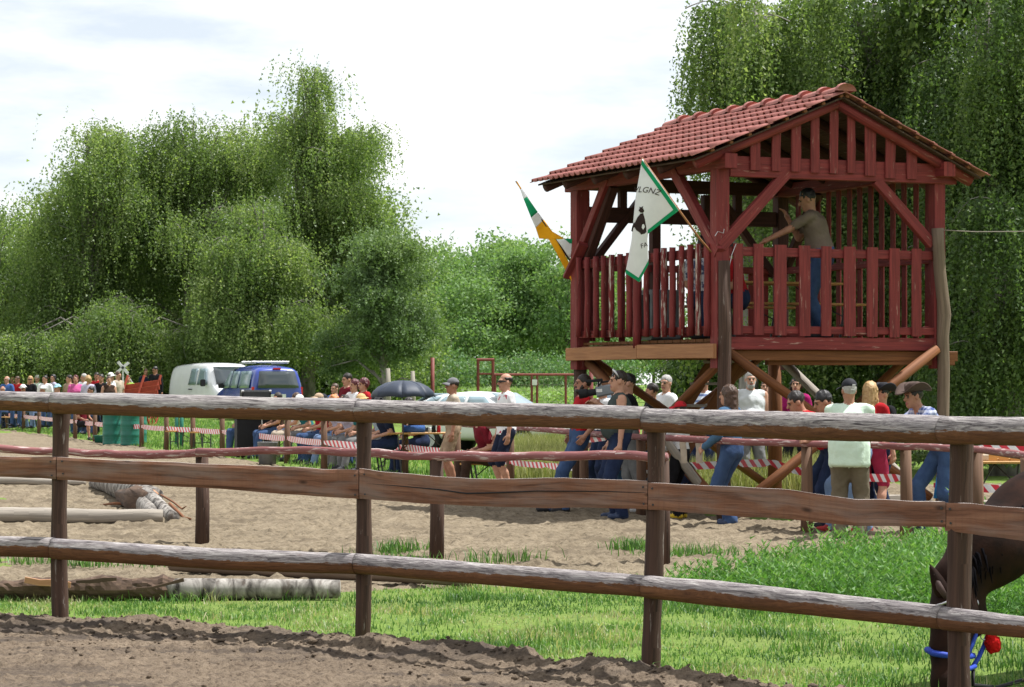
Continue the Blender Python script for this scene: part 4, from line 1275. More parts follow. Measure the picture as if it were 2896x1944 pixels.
# ---------------------------------------------------------------- trees
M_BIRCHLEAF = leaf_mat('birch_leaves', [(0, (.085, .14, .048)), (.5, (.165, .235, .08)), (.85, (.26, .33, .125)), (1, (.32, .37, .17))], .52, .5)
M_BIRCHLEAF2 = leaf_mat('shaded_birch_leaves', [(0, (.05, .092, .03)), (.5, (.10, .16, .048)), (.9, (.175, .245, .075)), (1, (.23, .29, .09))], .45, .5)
M_THUJA = leaf_mat('juniper_leaves', [(0, (.08, .135, .055)), (.6, (.135, .205, .08)), (1, (.2, .275, .11))], .35, .6)
M_FAR = leaf_mat('poplar_leaves', [(0, (.11, .20, .075)), (.5, (.17, .28, .10)), (1, (.26, .36, .14))], .4, .6)
M_FARB = leaf_mat('scrub_leaves', [(0, (.08, .16, .065)), (.6, (.13, .23, .085)), (1, (.26, .30, .12))], .35, .6)
M_BARK = plain('grey_birch_trunk_bark', (.30, .28, .25), (.10, .09, .08), 6, .9, .1, .6, 30, sc=(1, 1, .5))
M_BARKF = plain('dark_poplar_bark', (.13, .11, .09), (.06, .05, .045), 4, .9, .1)

def weeping(name, label, base, lobes, n_cl, per, leaf, length=(.6, 1.7), seed=1, mat=None, trunk=.22, group='weeping birches', spread=.36, gap=.075, top=None, twigs=70, droop=1.0, flat=0.0, nsub=7, dj=1.0):
    """lobes: (x, y, z, rx, ry, rz) in world metres. Hanging leafy strands, gathered into clusters, fill them."""
    g = np.random.default_rng(seed)
    t = empty(name, base, 0, label, 'tree', group)
    bx = Vector(base)
    sub_ = []
    for l in lobes:                                   # break every mass into uneven sub-masses
        for q in range(nsub):
            u = g.normal(0, 1, 3); u /= np.linalg.norm(u); u[2] = abs(u[2]) if g.random() < .6 else u[2]
            f = g.uniform(.3, .95); rs = g.uniform(.28, .52)
            sub_.append((l[0] + u[0] * f * l[3], l[1] + u[1] * f * l[4] + np.clip(g.normal(0, dj), -1.6, 1.6), l[2] + u[2] * f * l[5], l[3] * rs, l[4] * rs, l[5] * rs * .85))
    sub_ = np.array(sub_)
    vol = sub_[:, 3] * sub_[:, 5] * g.uniform(.5, 1.5, len(sub_)); pr = vol / vol.sum()
    li = g.choice(len(sub_), n_cl, p=pr)
    u = g.normal(0, 1, (n_cl, 3)); u /= np.linalg.norm(u, axis=1, keepdims=True)
    u[:, 2] = np.where(g.random(n_cl) < .75, np.abs(u[:, 2]), u[:, 2])
    r = g.uniform(.25, 1.0, n_cl) ** .5
    Lb = sub_[li]
    cc = Lb[:, :3] + u * r[:, None] * Lb[:, 3:]
    csz = np.exp(g.normal(-.1, .38, n_cl))
    wisp = g.random(n_cl) < .13                       # loose sprays that stand out of the crown
    r = np.where(wisp, g.uniform(.95, 1.35, n_cl), r); csz = np.where(wisp, .45, csz)
    cc = Lb[:, :3] + u * r[:, None] * Lb[:, 3:]
    # strands
    ns = n_cl * per
    c = np.repeat(cc, per, 0)
    off = g.normal(0, 1, (ns, 3)) * np.array([spread, spread, spread * .55]) * np.repeat(csz, per)[:, None]
    s0 = c + off
    Ln = g.uniform(length[0], length[1], ns) * np.repeat(g.uniform(.6, 1.25, n_cl), per)
    m = np.maximum(3, (Ln / gap)).astype(int)
    tot = m.sum()
    sid = np.repeat(np.arange(ns), m)
    k_ = np.arange(tot) - np.repeat(np.cumsum(m) - m, m)
    tt = (k_ + g.random(tot)) / np.repeat(m, m)
    outw = off / (np.linalg.norm(off, axis=1, keepdims=True) + 1e-6)
    sw = outw * np.array([1, 1, 0]) * (.22 * Ln)[:, None] + g.normal(0, .05, (ns, 3))
    pos = s0[sid] + sw[sid] * np.sqrt(tt)[:, None] + np.stack([tt * 0, tt * 0, -Ln[sid] * (tt ** (1.3 if droop else 1)) * droop], -1)
    pos += g.normal(0, leaf * .55, (tot, 3))
    pos[:, 2] = np.maximum(pos[:, 2], base[2] + .25)
    ax = g.normal(0, .75, (tot, 3)) + np.array([0, 0, -.85 * droop])
    V, F = leaves(pos - np.array(base), ax, leaf * np.exp(g.normal(.12, .24, tot)), leaf * np.exp(g.normal(-.12, .24, tot)), seed)
    cl = np.repeat(g.normal(0, .15, n_cl) + g.normal(0, .13, len(sub_))[li], per)[sid]
    rv = np.clip(.45 + cl + g.normal(0, .16, tot), 0, 1)
    o = link('crown', fast_mesh('crown', V, F, [mat or M_BIRCHLEAF], False, {'rnd': ('FACE', rv)}), t); o['kind'] = 'stuff'
    # trunk and limbs
    topz = top if top else max(l[2] + l[5] * .5 for l in lobes)
    H = topz - base[2]
    mb = MB(); pts = [Vector((.15 * math.sin(q * 3 + seed), .1 * math.cos(q * 4 + seed), H * q)) for q in np.linspace(0, 1, 8)]
    pts[0].z = -.2
    mb.tube(pts, [trunk * (1 - .85 * q) for q in np.linspace(0, 1, 8)], 9, 0, .08, True, seed)
    mb.build('trunk', M_BARK, t, True)
    mb = MB()
    for q in range(len(lobes) * 3):
        l = lobes[q % len(lobes)]
        f = g.uniform(.25, .85); a = Vector((0, 0, H * f))
        e = Vector((l[0], l[1], l[2])) - bx + Vector(g.normal(0, .45, 3).tolist()) * Vector((l[3], l[4], l[5])).length * .5
        if e.z < a.z: a.z = max(.3, e.z - .5)
        mid = a.lerp(e, .5) + Vector((0, 0, .25 * (e - a).length))
        mb.tube([a, a.lerp(mid, .6), mid, mid.lerp(e, .6), e], [trunk * .4, trunk * .3, trunk * .22, trunk * .14, trunk * .05], 6, 0, .05, False, q)
    mb.build('limbs', M_BARK, t, True)
    if twigs:
        mb = MB()
        for q in g.choice(np.flatnonzero(r < .75), min(twigs, int((r < .75).sum())), replace=False):
            a = Vector((cc[q] - np.array(base)).tolist()); dr = Vector((g.normal(), g.normal() - .5, 0)).normalized()
            ln = g.uniform(.6, 1.9) * (leaf / .1 + .4) * .8
            arc = [a + dr * ln * (t - .5) + Vector((0, 0, .16 * ln * math.sin(3.0 * t) - .42 * ln * max(0, t - .55) ** 1.5 * 3)) for t in np.linspace(0, 1, 9)]
            mb.tube(arc, [.013 - .010 * t for t in np.linspace(0, 1, 9)], 4, 0, 0, False, int(q))
        o = mb.build('twigs', M_BARK, t, True); o['kind'] = 'stuff'
    return t

def PL(px, py, d, rx, rz, ry=None, dy=0.0):
    """lobe from photo pixels (centre and radii)"""
    c = P(px, py, d + dy); s = FPX / d
    return (c.x, c.y, c.z, rx / s, (ry or min(rx, rz) * .9) / s, rz / s)

def tree_px(name, label, px, d, lob, **kw):
    b = (XD(px, d), d, gzs(XD(px, d), d))
    return weeping(name, label, b, [PL(q[0], q[1], d, q[2], q[3], q[4] if len(q) > 4 else None, q[5] if len(q) > 5 else 0) for q in lob], **kw)

# left group, about 100 m away
tree_px('birch_tree', 'weeping birch cut off by the left edge of the picture', -20, 103, [(-60, 660, 110, 90), (-40, 850, 130, 180), (40, 930, 90, 130)], n_cl=260, per=13, leaf=.074, seed=2, gap=.085)
tree_px('birch_tree', 'weeping birch second from the left with a pointed pale top', 250, 101, [(270, 400, 70, 70), (240, 520, 110, 90), (190, 600, 120, 110), (130, 760, 130, 150), (200, 880, 170, 170), (300, 700, 110, 150), (90, 960, 120, 110), (340, 480, 80, 100), (350, 600, 90, 120)], n_cl=640, per=13, leaf=.074, seed=3, gap=.085)
tree_px('birch_tree', 'broad weeping birch in the middle of the left group', 540, 103, [(480, 430, 100, 80), (620, 420, 110, 80), (560, 520, 170, 110), (450, 640, 150, 150), (560, 780, 190, 190), (390, 900, 160, 160), (700, 520, 100, 110), (650, 900, 160, 140), (540, 360, 60, 40), (700, 380, 40, 50), (410, 480, 80, 90), (750, 460, 60, 110)], n_cl=800, per=13, leaf=.074, seed=4, gap=.085)
tree_px('birch_tree', 'tallest weeping birch of the left group with a tall pale spire', 880, 100, [(850, 215, 30, 40), (905, 240, 34, 50), (880, 320, 75, 70), (800, 400, 80, 80), (1000, 420, 75, 70), (900, 470, 150, 110), (1010, 560, 105, 120), (880, 620, 170, 130), (1030, 690, 110, 130), (950, 820, 180, 170), (840, 930, 150, 130), (1000, 960, 150, 110)], n_cl=900, per=13, leaf=.074, seed=5, gap=.085, trunk=.3)
tree_px('birch_tree', 'bushy low birch in front of the left group behind the vans', 740, 96, [(700, 640, 110, 90), (640, 740, 90, 110), (760, 780, 150, 140), (690, 900, 130, 130), (830, 930, 130, 120), (600, 830, 60, 60)], n_cl=520, per=13, leaf=.074, seed=6, gap=.085, trunk=.18)
tree_px('birch_tree', 'low dark birch foliage hanging down behind the far crowd', 330, 98, [(330, 930, 150, 130), (200, 1000, 150, 80), (450, 990, 120, 90), (60, 1010, 130, 80), (560, 1010, 110, 80)], n_cl=420, per=12, leaf=.074, seed=7, gap=.09, trunk=.16)
tree_px('juniper_bush', 'dense upright juniper at the right end of the tree group', 1080, 93, [(1090, 720, 80, 80), (1040, 820, 110, 120), (1120, 850, 110, 130), (1070, 960, 150, 110), (960, 1000, 80, 80), (1180, 970, 60, 100), (1110, 1030, 130, 50)], n_cl=700, per=12, leaf=.074, length=(.25, .6), seed=8, gap=.055, mat=M_THUJA, trunk=.14, group='junipers', spread=.34, twigs=0, droop=-.6)

# the wall of birches behind the tower
tree_px('birch_tree', 'weeping birch left of the roof whose strands hang against the sky', 2120, 49, [(2030, 60, 60, 55), (2110, 40, 70, 70), (1990, 200, 50, 60), (2060, 190, 60, 70), (2140, 160, 80, 100), (2160, 330, 80, 90), (2080, 330, 45, 70), (2250, 60, 90, 80), (2260, 260, 110, 130), (2200, 480, 100, 100)], n_cl=235, per=9, leaf=.052, length=(1.3, 3.0), seed=12, gap=.042, mat=M_BIRCHLEAF, spread=.13, group='birches behind the tower')
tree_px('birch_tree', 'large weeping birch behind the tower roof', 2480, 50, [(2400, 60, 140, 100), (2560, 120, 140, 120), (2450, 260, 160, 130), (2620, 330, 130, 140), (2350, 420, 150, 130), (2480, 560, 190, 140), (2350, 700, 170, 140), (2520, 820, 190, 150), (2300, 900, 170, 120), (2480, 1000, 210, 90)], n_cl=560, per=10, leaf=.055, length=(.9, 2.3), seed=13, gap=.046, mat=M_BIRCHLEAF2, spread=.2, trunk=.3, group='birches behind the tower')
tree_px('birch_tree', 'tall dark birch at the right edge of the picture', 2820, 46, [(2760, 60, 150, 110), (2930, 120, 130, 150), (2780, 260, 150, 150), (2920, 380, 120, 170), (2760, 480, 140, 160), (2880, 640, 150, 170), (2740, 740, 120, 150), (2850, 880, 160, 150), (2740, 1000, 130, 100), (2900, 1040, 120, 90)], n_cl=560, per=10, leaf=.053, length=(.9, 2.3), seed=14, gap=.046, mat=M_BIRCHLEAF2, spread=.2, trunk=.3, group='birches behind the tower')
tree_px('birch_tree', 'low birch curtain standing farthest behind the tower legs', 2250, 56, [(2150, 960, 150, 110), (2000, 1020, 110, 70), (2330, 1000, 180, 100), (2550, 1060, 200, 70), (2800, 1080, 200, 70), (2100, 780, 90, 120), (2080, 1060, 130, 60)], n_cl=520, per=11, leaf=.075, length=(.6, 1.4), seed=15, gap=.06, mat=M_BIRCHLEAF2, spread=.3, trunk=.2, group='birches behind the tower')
# crowns that go on beyond the frame and shade the wall
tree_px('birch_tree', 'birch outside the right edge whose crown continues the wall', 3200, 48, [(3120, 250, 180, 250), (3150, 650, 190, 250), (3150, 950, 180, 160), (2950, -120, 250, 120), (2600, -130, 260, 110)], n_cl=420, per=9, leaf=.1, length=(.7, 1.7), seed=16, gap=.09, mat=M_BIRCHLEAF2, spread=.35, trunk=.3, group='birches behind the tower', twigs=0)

# hedge under the left group
# far wood: three kinds of poplar, copied
def round_tree(name, h, w, n, leaf, seed, mat, low=.25, bark=M_BARKF, trunk=.2, tk=True):
    g = np.random.default_rng(seed)
    t = empty(name, (0, 0, 0), 0)
    ncl = 60
    u = g.normal(0, 1, (ncl, 3)); u /= np.linalg.norm(u, axis=1, keepdims=True)
    zc = h * (low + (1 - low) * .5); rz = h * (1 - low) * .5
    cc = u * (g.uniform(.3, 1, ncl) ** .5)[:, None] * np.array([w / 2, w / 2, rz]) + np.array([0, 0, zc])
    sc = w * .10
    i = g.integers(0, ncl, n)
    pos = cc[i] + g.normal(0, 1, (n, 3)) * np.array([sc, sc, sc * .7])
    V, F = leaves(pos, g.normal(0, 1, (n, 3)), leaf * g.uniform(.8, 1.5, n), leaf * g.uniform(.7, 1.2, n), seed)
    rv = np.clip(.45 + g.normal(0, .18, ncl)[i] + g.normal(0, .15, n), 0, 1)
    o = link('crown', fast_mesh('crown', V, F, [mat], False, {'rnd': ('FACE', rv)}), t); o['kind'] = 'stuff'
    if tk:
        m = MB(); m.tube([(0, 0, -.3), (.1, 0, h * .3), (.0, .1, h * .6), (.1, 0, h * .92)], [trunk, trunk * .8, trunk * .5, trunk * .1], 7, 0, .05, True, seed)
        m.build('trunk', bark, t, True)
        m = MB()
        for q in range(9):
            f = g.uniform(.25, .7); e = Vector(cc[g.integers(0, ncl)].tolist())
            m.tube([(0, 0, h * f), Vector((0, 0, h * f)).lerp(e, .5) + Vector((0, 0, .3)), e], [trunk * .4, trunk * .25, .03], 5, 0, 0, False, q)
        m.build('limbs', bark, t, True)
    return t

def line_up(protos, spots, group, cat):
    for i, (px, d, sc, kind, label) in enumerate(spots):
        o = protos[kind]
        if o.get('used'): o = copy_tree(protos[kind])
        else: protos[kind]['used'] = 1
        o.location = (XD(px, d), d, 0.0); o.rotation_euler = (0, 0, i * 1.7); o.scale = (sc * (1 + .1 * math.sin(i)), sc, sc * (1 + .08 * math.cos(i * 2)))
        tag(o, label, cat, group)
        if 'used' in o and o is not protos[kind]: del o['used']
far = [round_tree('poplar_tree', 12.0, 7.0, 11000, .22, 31, M_FAR), round_tree('poplar_tree', 13.0, 6.0, 11000, .22, 32, M_FAR, .3), round_tree('poplar_tree', 11.0, 8.0, 11000, .22, 33, M_FAR, .2)]
L = 'poplar in the far wood, '
line_up(far, [(1190, 205, .96, 0, L + 'leftmost, beside the juniper'), (1260, 212, .98, 1, L + 'second from the left'), (1335, 200, .90, 2, L + 'forked, left of the gate frame'), (1405, 214, 1.0, 0, L + 'behind the gate frame'),
              (1470, 203, .99, 1, L + 'tallest, right of the gate frame'), (1540, 210, 1.02, 2, L + 'below the striped flag'), (1605, 200, .98, 0, L + 'next to the tower corner'), (1680, 212, .9, 1, L + 'seen through the left railing'),
              (1760, 222, .85, 2, L + 'seen through the middle of the left railing'), (1850, 225, .75, 0, L + 'seen behind the white flag'), (1110, 216, .9, 1, L + 'hidden mostly by the juniper'),
              (1225, 232, 1.05, 2, L + 'back row on the left'), (1310, 236, 1.08, 0, L + 'back row behind the forked one'), (1440, 238, 1.14, 1, L + 'back row in the middle'), (1570, 236, 1.12, 2, L + 'back row by the tower')], 'poplars of the far wood', 'tree')
sh = [round_tree('scrub_bush', 3.4, 6.5, 7000, .17, 35, M_FARB, .02, tk=False), round_tree('scrub_bush', 2.9, 7.5, 7000, .17, 36, M_FARB, .0, tk=False)]
S = 'scrub bush under the far wood, '
line_up(sh, [(1215, 184, 1, 0, S + 'leftmost'), (1300, 188, .95, 1, S + 'yellowish, left of the gate frame'), (1370, 182, .9, 0, S + 'behind the gate frame'), (1450, 186, .95, 1, S + 'right of the gate frame'),
             (1530, 182, .95, 0, S + 'left of the tower'), (1610, 187, 1.0, 1, S + 'at the tower corner'), (1700, 190, 1.0, 0, S + 'behind the tower legs')], 'scrub under the far wood', 'bush')

S = 'dark bush under the left birches, '
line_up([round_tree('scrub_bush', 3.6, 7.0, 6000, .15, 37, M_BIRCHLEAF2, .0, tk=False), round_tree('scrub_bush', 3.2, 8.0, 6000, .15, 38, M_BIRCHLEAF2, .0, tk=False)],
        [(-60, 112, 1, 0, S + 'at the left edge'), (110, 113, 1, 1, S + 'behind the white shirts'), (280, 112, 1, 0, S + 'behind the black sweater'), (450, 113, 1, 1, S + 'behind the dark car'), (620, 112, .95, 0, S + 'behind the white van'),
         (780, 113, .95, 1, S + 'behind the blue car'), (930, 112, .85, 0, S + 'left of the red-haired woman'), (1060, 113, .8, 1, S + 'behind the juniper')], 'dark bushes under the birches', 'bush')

S = 'birch in the back row of the left group, '
bk = [round_tree('birch_tree', 10.5, 6.5, 16000, .12, 51, M_BIRCHLEAF, .06, M_BARK, .2), round_tree('birch_tree', 11.0, 6.0, 16000, .12, 52, M_BIRCHLEAF, .08, M_BARK, .2)]
line_up(bk, [(40, 116, .80, 0, S + 'at the left edge'), (170, 112, .92, 1, S + 'behind the pointed top'), (310, 114, 1.08, 0, S + 'right of the pointed top'), (420, 112, 1.02, 1, S + 'left of the broad crown'), (560, 114, 1.13, 0, S + 'behind the broad crown'),
              (690, 112, 1.06, 1, S + 'between broad crown and spire'), (820, 114, 1.16, 0, S + 'left of the spire'), (940, 112, 1.05, 1, S + 'right of the spire'), (1050, 114, .88, 0, S + 'above the juniper'), (1150, 116, .52, 1, S + 'at the right end')], 'back row birches of the left group', 'tree')
S = 'birch in the back row behind the tower, '
bk = [round_tree('birch_tree', 9.0, 4.6, 20000, .075, 53, M_BIRCHLEAF2, .04, M_BARK, .2)]
line_up(bk, [(2290, 62, .95, 0, S + 'seen under the roof'), (2420, 60, 1.1, 0, S + 'seen beside the man on the tower'), (2560, 62, 1.12, 0, S + 'behind the right tower leg'), (2700, 60, 1.15, 0, S + 'right of the tower leg'), (2860, 61, 1.15, 0, S + 'at the right edge'), (2170, 63, .55, 0, S + 'low, behind the bearded man')], 'back row birches behind the tower', 'tree')
# ---------------------------------------------------------------- bodies as distance fields, polygonised by surface nets
def rotm(rx=0.0, ry=0.0, rz=0.0):
    return np.array((Matrix.Rotation(rz, 3, 'Z') @ Matrix.Rotation(ry, 3, 'Y') @ Matrix.Rotation(rx, 3, 'X')))

def cone(a, b, ra, rb, lab=0, k=.03): return ('c', np.array(a, float), np.array(b, float), ra, rb, lab, k)
def ell(c, r, lab=0, rot=None, k=.03): return ('e', np.array(c, float), np.array(r, float), rot, None, lab, k)

def prim_d(pr, p):
    if pr[0] == 'c':
        a, b = pr[1], pr[2]; ab = b - a
        t = np.clip(((p - a) @ ab) / max(ab @ ab, 1e-9), 0, 1)
        return np.linalg.norm(p - a - t[:, None] * ab, axis=1) - (pr[3] + (pr[4] - pr[3]) * t)
    if pr[0] == 'y':
        q = (p - pr[1]) @ pr[3]; rr = pr[2]
        return np.maximum((np.sqrt((q[:, 0] / rr[0]) ** 2 + (q[:, 1] / rr[1]) ** 2) - 1) * min(rr[0], rr[1]), np.abs(q[:, 2]) - rr[2])
    q = p - pr[1]
    if pr[3] is not None: q = q @ pr[3]
    k0 = np.linalg.norm(q / pr[2], axis=1); k1 = np.linalg.norm(q / pr[2] ** 2, axis=1)
    return k0 * (k0 - 1) / (k1 + 1e-9)

def prim_box(pr):
    if pr[0] == 'c':
        r = max(pr[3], pr[4]); return np.minimum(pr[1], pr[2]) - r, np.maximum(pr[1], pr[2]) + r
    r = pr[2].max() if pr[3] is not None else pr[2]
    return pr[1] - r, pr[1] + r

def field(prims, p):
    d = None
    for pr in prims:
        e = prim_d(pr, p)
        if d is None: d = e
        else:
            k = pr[6]
            h = np.clip(.5 + .5 * (d - e) / k, 0, 1)
            d = d * (1 - h) + e * h - k * h * (1 - h)
    return d

def labels(prims, p):
    best = None; lab = None
    for pr in prims:
        e = prim_d(pr, p)
        if best is None: best = e.copy(); lab = np.full(len(p), pr[5])
        else:
            m = e < best; best[m] = e[m]; lab[m] = pr[5]
    return lab

def nets(prims, vox, cut=None, noise=None):
    lo = np.min([prim_box(q)[0] for q in prims], 0) - 2.5 * vox
    hi = np.max([prim_box(q)[1] for q in prims], 0) + 2.5 * vox
    n = np.ceil((hi - lo) / vox).astype(int) + 1
    ax = [lo[i] + np.arange(n[i]) * vox for i in range(3)]
    G = np.stack(np.meshgrid(*ax, indexing='ij'), -1).reshape(-1, 3)
    d = np.full(len(G), 1.0)
    d = field(prims, G)
    if cut is not None: d = np.maximum(d, cut(G))
    if noise is not None: d = d + noise(G)
    D = d.reshape(n)
    S = D < 0
    cn = n - 1
    corners = [(i, j, k) for i in (0, 1) for j in (0, 1) for k in (0, 1)]
    sl = lambda A, c: A[c[0]:c[0] + cn[0], c[1]:c[1] + cn[1], c[2]:c[2] + cn[2]]
    cnt = sum(sl(S, c).astype(int) for c in corners)
    act = (cnt > 0) & (cnt < 8)
    idx = np.full(cn, -1); idx[act] = np.arange(act.sum())
    acc = np.zeros((act.sum(), 3)); num = np.zeros(act.sum())
    for c in corners:
        for a in range(3):
            if c[a]: continue
            c2 = list(c); c2[a] = 1
            d0 = sl(D, c)[act]; d1 = sl(D, c2)[act]
            m = (d0 < 0) != (d1 < 0)
            t = np.where(m, d0 / (d0 - d1 + 1e-12), 0)
            pt = np.tile(np.array(c, float), (len(t), 1)); pt[:, a] = t
            acc[m] += pt[m]; num[m] += 1
    V = np.argwhere(act) + acc / num[:, None]
    V = lo + V * vox
    F = []
    for a in range(3):
        b, c = (a + 1) % 3, (a + 2) % 3
        s0 = [slice(None)] * 3; s1 = [slice(None)] * 3
        s0[a] = slice(0, -1); s1[a] = slice(1, None)
        A, B = S[tuple(s0)], S[tuple(s1)]
        e = np.argwhere(A != B)
        e = e[(e[:, b] > 0) & (e[:, c] > 0) & (e[:, b] < cn[b]) & (e[:, c] < cn[c])]
        fl = A[tuple(e.T)]
        def at(db, dc):
            q = e.copy(); q[:, b] -= db; q[:, c] -= dc; return idx[tuple(q.T)]
        Q = np.stack([at(1, 1), at(0, 1), at(0, 0), at(1, 0)], -1)
        Q[~fl] = Q[~fl][:, ::-1]
        F.append(Q)
    F = np.concatenate(F)
    F = F[(F >= 0).all(1)]
    return V, F

def ik(a, c, l1, l2, pole):
    a, c = np.array(a, float), np.array(c, float)
    v = c - a; L = np.linalg.norm(v)
    if L > (l1 + l2) * .998: c = a + v / L * (l1 + l2) * .998; v = c - a; L = np.linalg.norm(v)
    u = v / L
    x = (L * L + l1 * l1 - l2 * l2) / (2 * L)
    h = math.sqrt(max(l1 * l1 - x * x, 0))
    po = np.array(pole, float); po = po - u * (po @ u); po /= np.linalg.norm(po) + 1e-9
    return a + u * x + po * h, c

# skin and clothes
M_SKIN = plain('skin', (.46, .25, .17), (.40, .205, .135), 30, .55, .35)
M_SKINT = plain('tanned_skin', (.36, .175, .11), (.30, .14, .088), 30, .55, .35)
M_EYE = plain('dark_eye', (.09, .06, .05), rough=.4)
M_LIP = plain('lip', (.30, .10, .085), rough=.5)
CL = {}
def cloth_m(nm, c, c2=None, bump=.35):
    if nm not in CL: CL[nm] = plain(nm + '_cloth', c, c2 or tuple(q * .6 for q in c), 7, .9, .12, .9, 16)
    return CL[nm]
JEANS = cloth_m('blue_denim', (.055, .095, .19), (.032, .058, .13))
DKJEANS = cloth_m('dark_denim', (.022, .035, .075), (.013, .02, .05))
LTJEANS = cloth_m('light_denim', (.17, .24, .37), (.12, .18, .30))
RED_T = cloth_m('red', (.43, .016, .022)); MAROON = cloth_m('maroon', (.16, .012, .022)); PINKR = cloth_m('coral', (.62, .12, .14)); PINK = cloth_m('pink', (.66, .13, .34)); MAGENTA = cloth_m('magenta', (.35, .015, .13)); RASP = cloth_m('raspberry', (.36, .03, .075))
WHITE_T = cloth_m('white', (.72, .72, .72), (.64, .64, .66)); MINT = cloth_m('pale_green', (.58, .70, .58), (.52, .64, .53)); KHAKI = cloth_m('khaki', (.17, .14, .10), (.12, .10, .07)); TAUPE = cloth_m('grey_brown', (.15, .115, .085), (.115, .087, .065))
GREYT = cloth_m('grey', (.20, .20, .20)); BLACKT = cloth_m('black', (.014, .014, .017)); NAVY = cloth_m('navy', (.018, .024, .05)); VEST = cloth_m('slate_green', (.055, .07, .068), (.04, .052, .05)); BEIGE = cloth_m('beige', (.50, .42, .33)); TAN = cloth_m('tan', (.38, .27, .18)); SKYB = cloth_m('pale_blue', (.45, .56, .68)); BLUET = cloth_m('blue', (.06, .13, .34)); LILAC = cloth_m('lilac', (.55, .52, .66)); TEAL = cloth_m('teal', (.03, .18, .2)); LIME = cloth_m('lime', (.3, .5, .08)); DENIMJ = cloth_m('denim_jacket', (.065, .13, .215), (.04, .085, .15)); YELLOW = cloth_m('yellow', (.6, .42, .03)); SILVER = cloth_m('silver_white', (.62, .64, .65), (.5, .52, .53)); ORANGE = cloth_m('orange', (.62, .25, .05))
k = NT('striped_shirt_cloth'); sp = k.n('SeparateXYZ'); k.l(k.coord('Object'), sp.inputs[0])
s1 = k.math('FRACT', k.math('MULTIPLY', sp.outputs[2], 11.0))
STRIPES = k.fin(k.ramp(s1, [(.45, (.62, .66, .76)), (.5, (.16, .22, .42)), (.8, (.16, .22, .42)), (.85, (.62, .66, .76))]), .9, .1)
k = NT('plaid_shirt_cloth'); v = k.coord('Object'); sp = k.n('SeparateXYZ'); k.l(v, sp.inputs[0])
ch = None
for q in range(3):
    f = k.ramp(k.math('FRACT', k.math('MULTIPLY', sp.outputs[q], 17.0)), [(.4, 0.0), (.46, 1.0)])
    ch = f if ch is None else k.mix(.5, ch, f)
PLAID = k.fin(k.mix(ch, (.58, .60, .68), (.06, .09, .24)), .9, .1)
k = NT('patterned_shirt_cloth'); f = k.noise(k.coord('Object'), 22, 3)
PATT = k.fin(k.ramp(f, [(.44, (.06, .08, .16)), (.54, (.5, .5, .55))]), .9, .1)
k = NT('white_shirt_with_red_marks'); f = k.noise(k.coord('Object'), 13, 2)
WHITERED = k.fin(k.ramp(f, [(.62, (.72, .72, .74)), (.66, (.45, .05, .08))]), .9, .1)
H_DARK = plain('dark_brown_hair', (.022, .014, .010), (.010, .007, .006), 60, .5, .4, .5, 90); H_BLACK = plain('black_hair', (.010, .009, .010), (.006, .005, .006), 60, .45, .4, .5, 90); H_BROWN = plain('brown_hair', (.085, .045, .026), (.045, .024, .016), 60, .5, .4, .5, 90); H_BLOND = plain('blond_hair', (.46, .30, .14), (.30, .18, .075), 60, .5, .4, .5, 90); H_GREY = plain('grey_hair', (.42, .40, .38), (.28, .27, .26), 60, .6, .3, .5, 90); H_RED = plain('dyed_red_hair', (.10, .012, .018), (.05, .008, .010), 60, .5, .4, .5, 90); H_GING = plain('ginger_hair', (.52, .20, .05), (.34, .11, .03), 60, .5, .4, .5, 90)
M_STRAW = plain('straw', (.55, .37, .17), (.42, .26, .11), 50, .8); M_HATBR = plain('brown_felt', (.075, .045, .035), (.05, .03, .024), 20, .85); M_CAPBLK = plain('black_cap', (.012, .013, .02), rough=.8); M_CAPW = plain('white_cap', (.75, .75, .74), rough=.85); M_CAPG = plain('grey_cap', (.16, .16, .17), rough=.85); M_CAPR = plain('red_cap', (.5, .015, .025), rough=.85); M_CAPC = plain('cyan_hat', (.32, .55, .65), rough=.85); M_CAPT = plain('tan_cap', (.42, .30, .2), rough=.85)
SHOE = plain('dark_shoe', (.03, .03, .035), rough=.7); SHOEW = plain('pale_shoe', (.5, .5, .5), rough=.7); SHOEY = plain('yellow_shoe', (.62, .42, .03), rough=.6); SHOEN = plain('navy_shoe', (.03, .045, .09), rough=.6); SHOER = plain('red_shoe', (.4, .03, .03), rough=.6)

def hand_prims(w, f, n, side, curl=.5, sc=1.0):
    """w wrist, f along the forearm, n palm normal"""
    f = f / np.linalg.norm(f); n = n - f * (n @ f); n /= np.linalg.norm(n); x = np.cross(f, n) * side
    pr = [cone(w - f * .03, w + f * .03 * sc, .026 * sc, .03 * sc, 0, .012)]
    for i, (o, ln) in enumerate(((-.030, .062), (-.010, .074), (.011, .070), (.030, .055))):
        b = w + f * .035 * sc + x * o * .7 * sc; kn = w + f * .088 * sc + x * o * sc
        pr.append(cone(b, kn, .013 * sc, .011 * sc, 0, .006))
        m_ = kn + (f * math.cos(curl) + n * math.sin(curl)) * ln * .52 * sc
        e = m_ + (f * math.cos(curl * 2.1) + n * math.sin(curl * 2.1)) * ln * .46 * sc
        pr += [cone(kn, m_, .0098 * sc, .009 * sc, 0, .003), cone(m_, e, .009 * sc, .0078 * sc, 0, .003)]
    tb = w + f * .022 * sc - x * .026 * sc; t1 = tb + (f * .7 - x * .6 + n * .3) * .045 * sc; t2 = t1 + (f * .85 - x * .15 + n * .4) * .034 * sc
    pr += [cone(tb, t1, .014 * sc, .0115 * sc, 0, .006), cone(t1, t2, .011 * sc, .009 * sc, 0, .003)]
    return pr

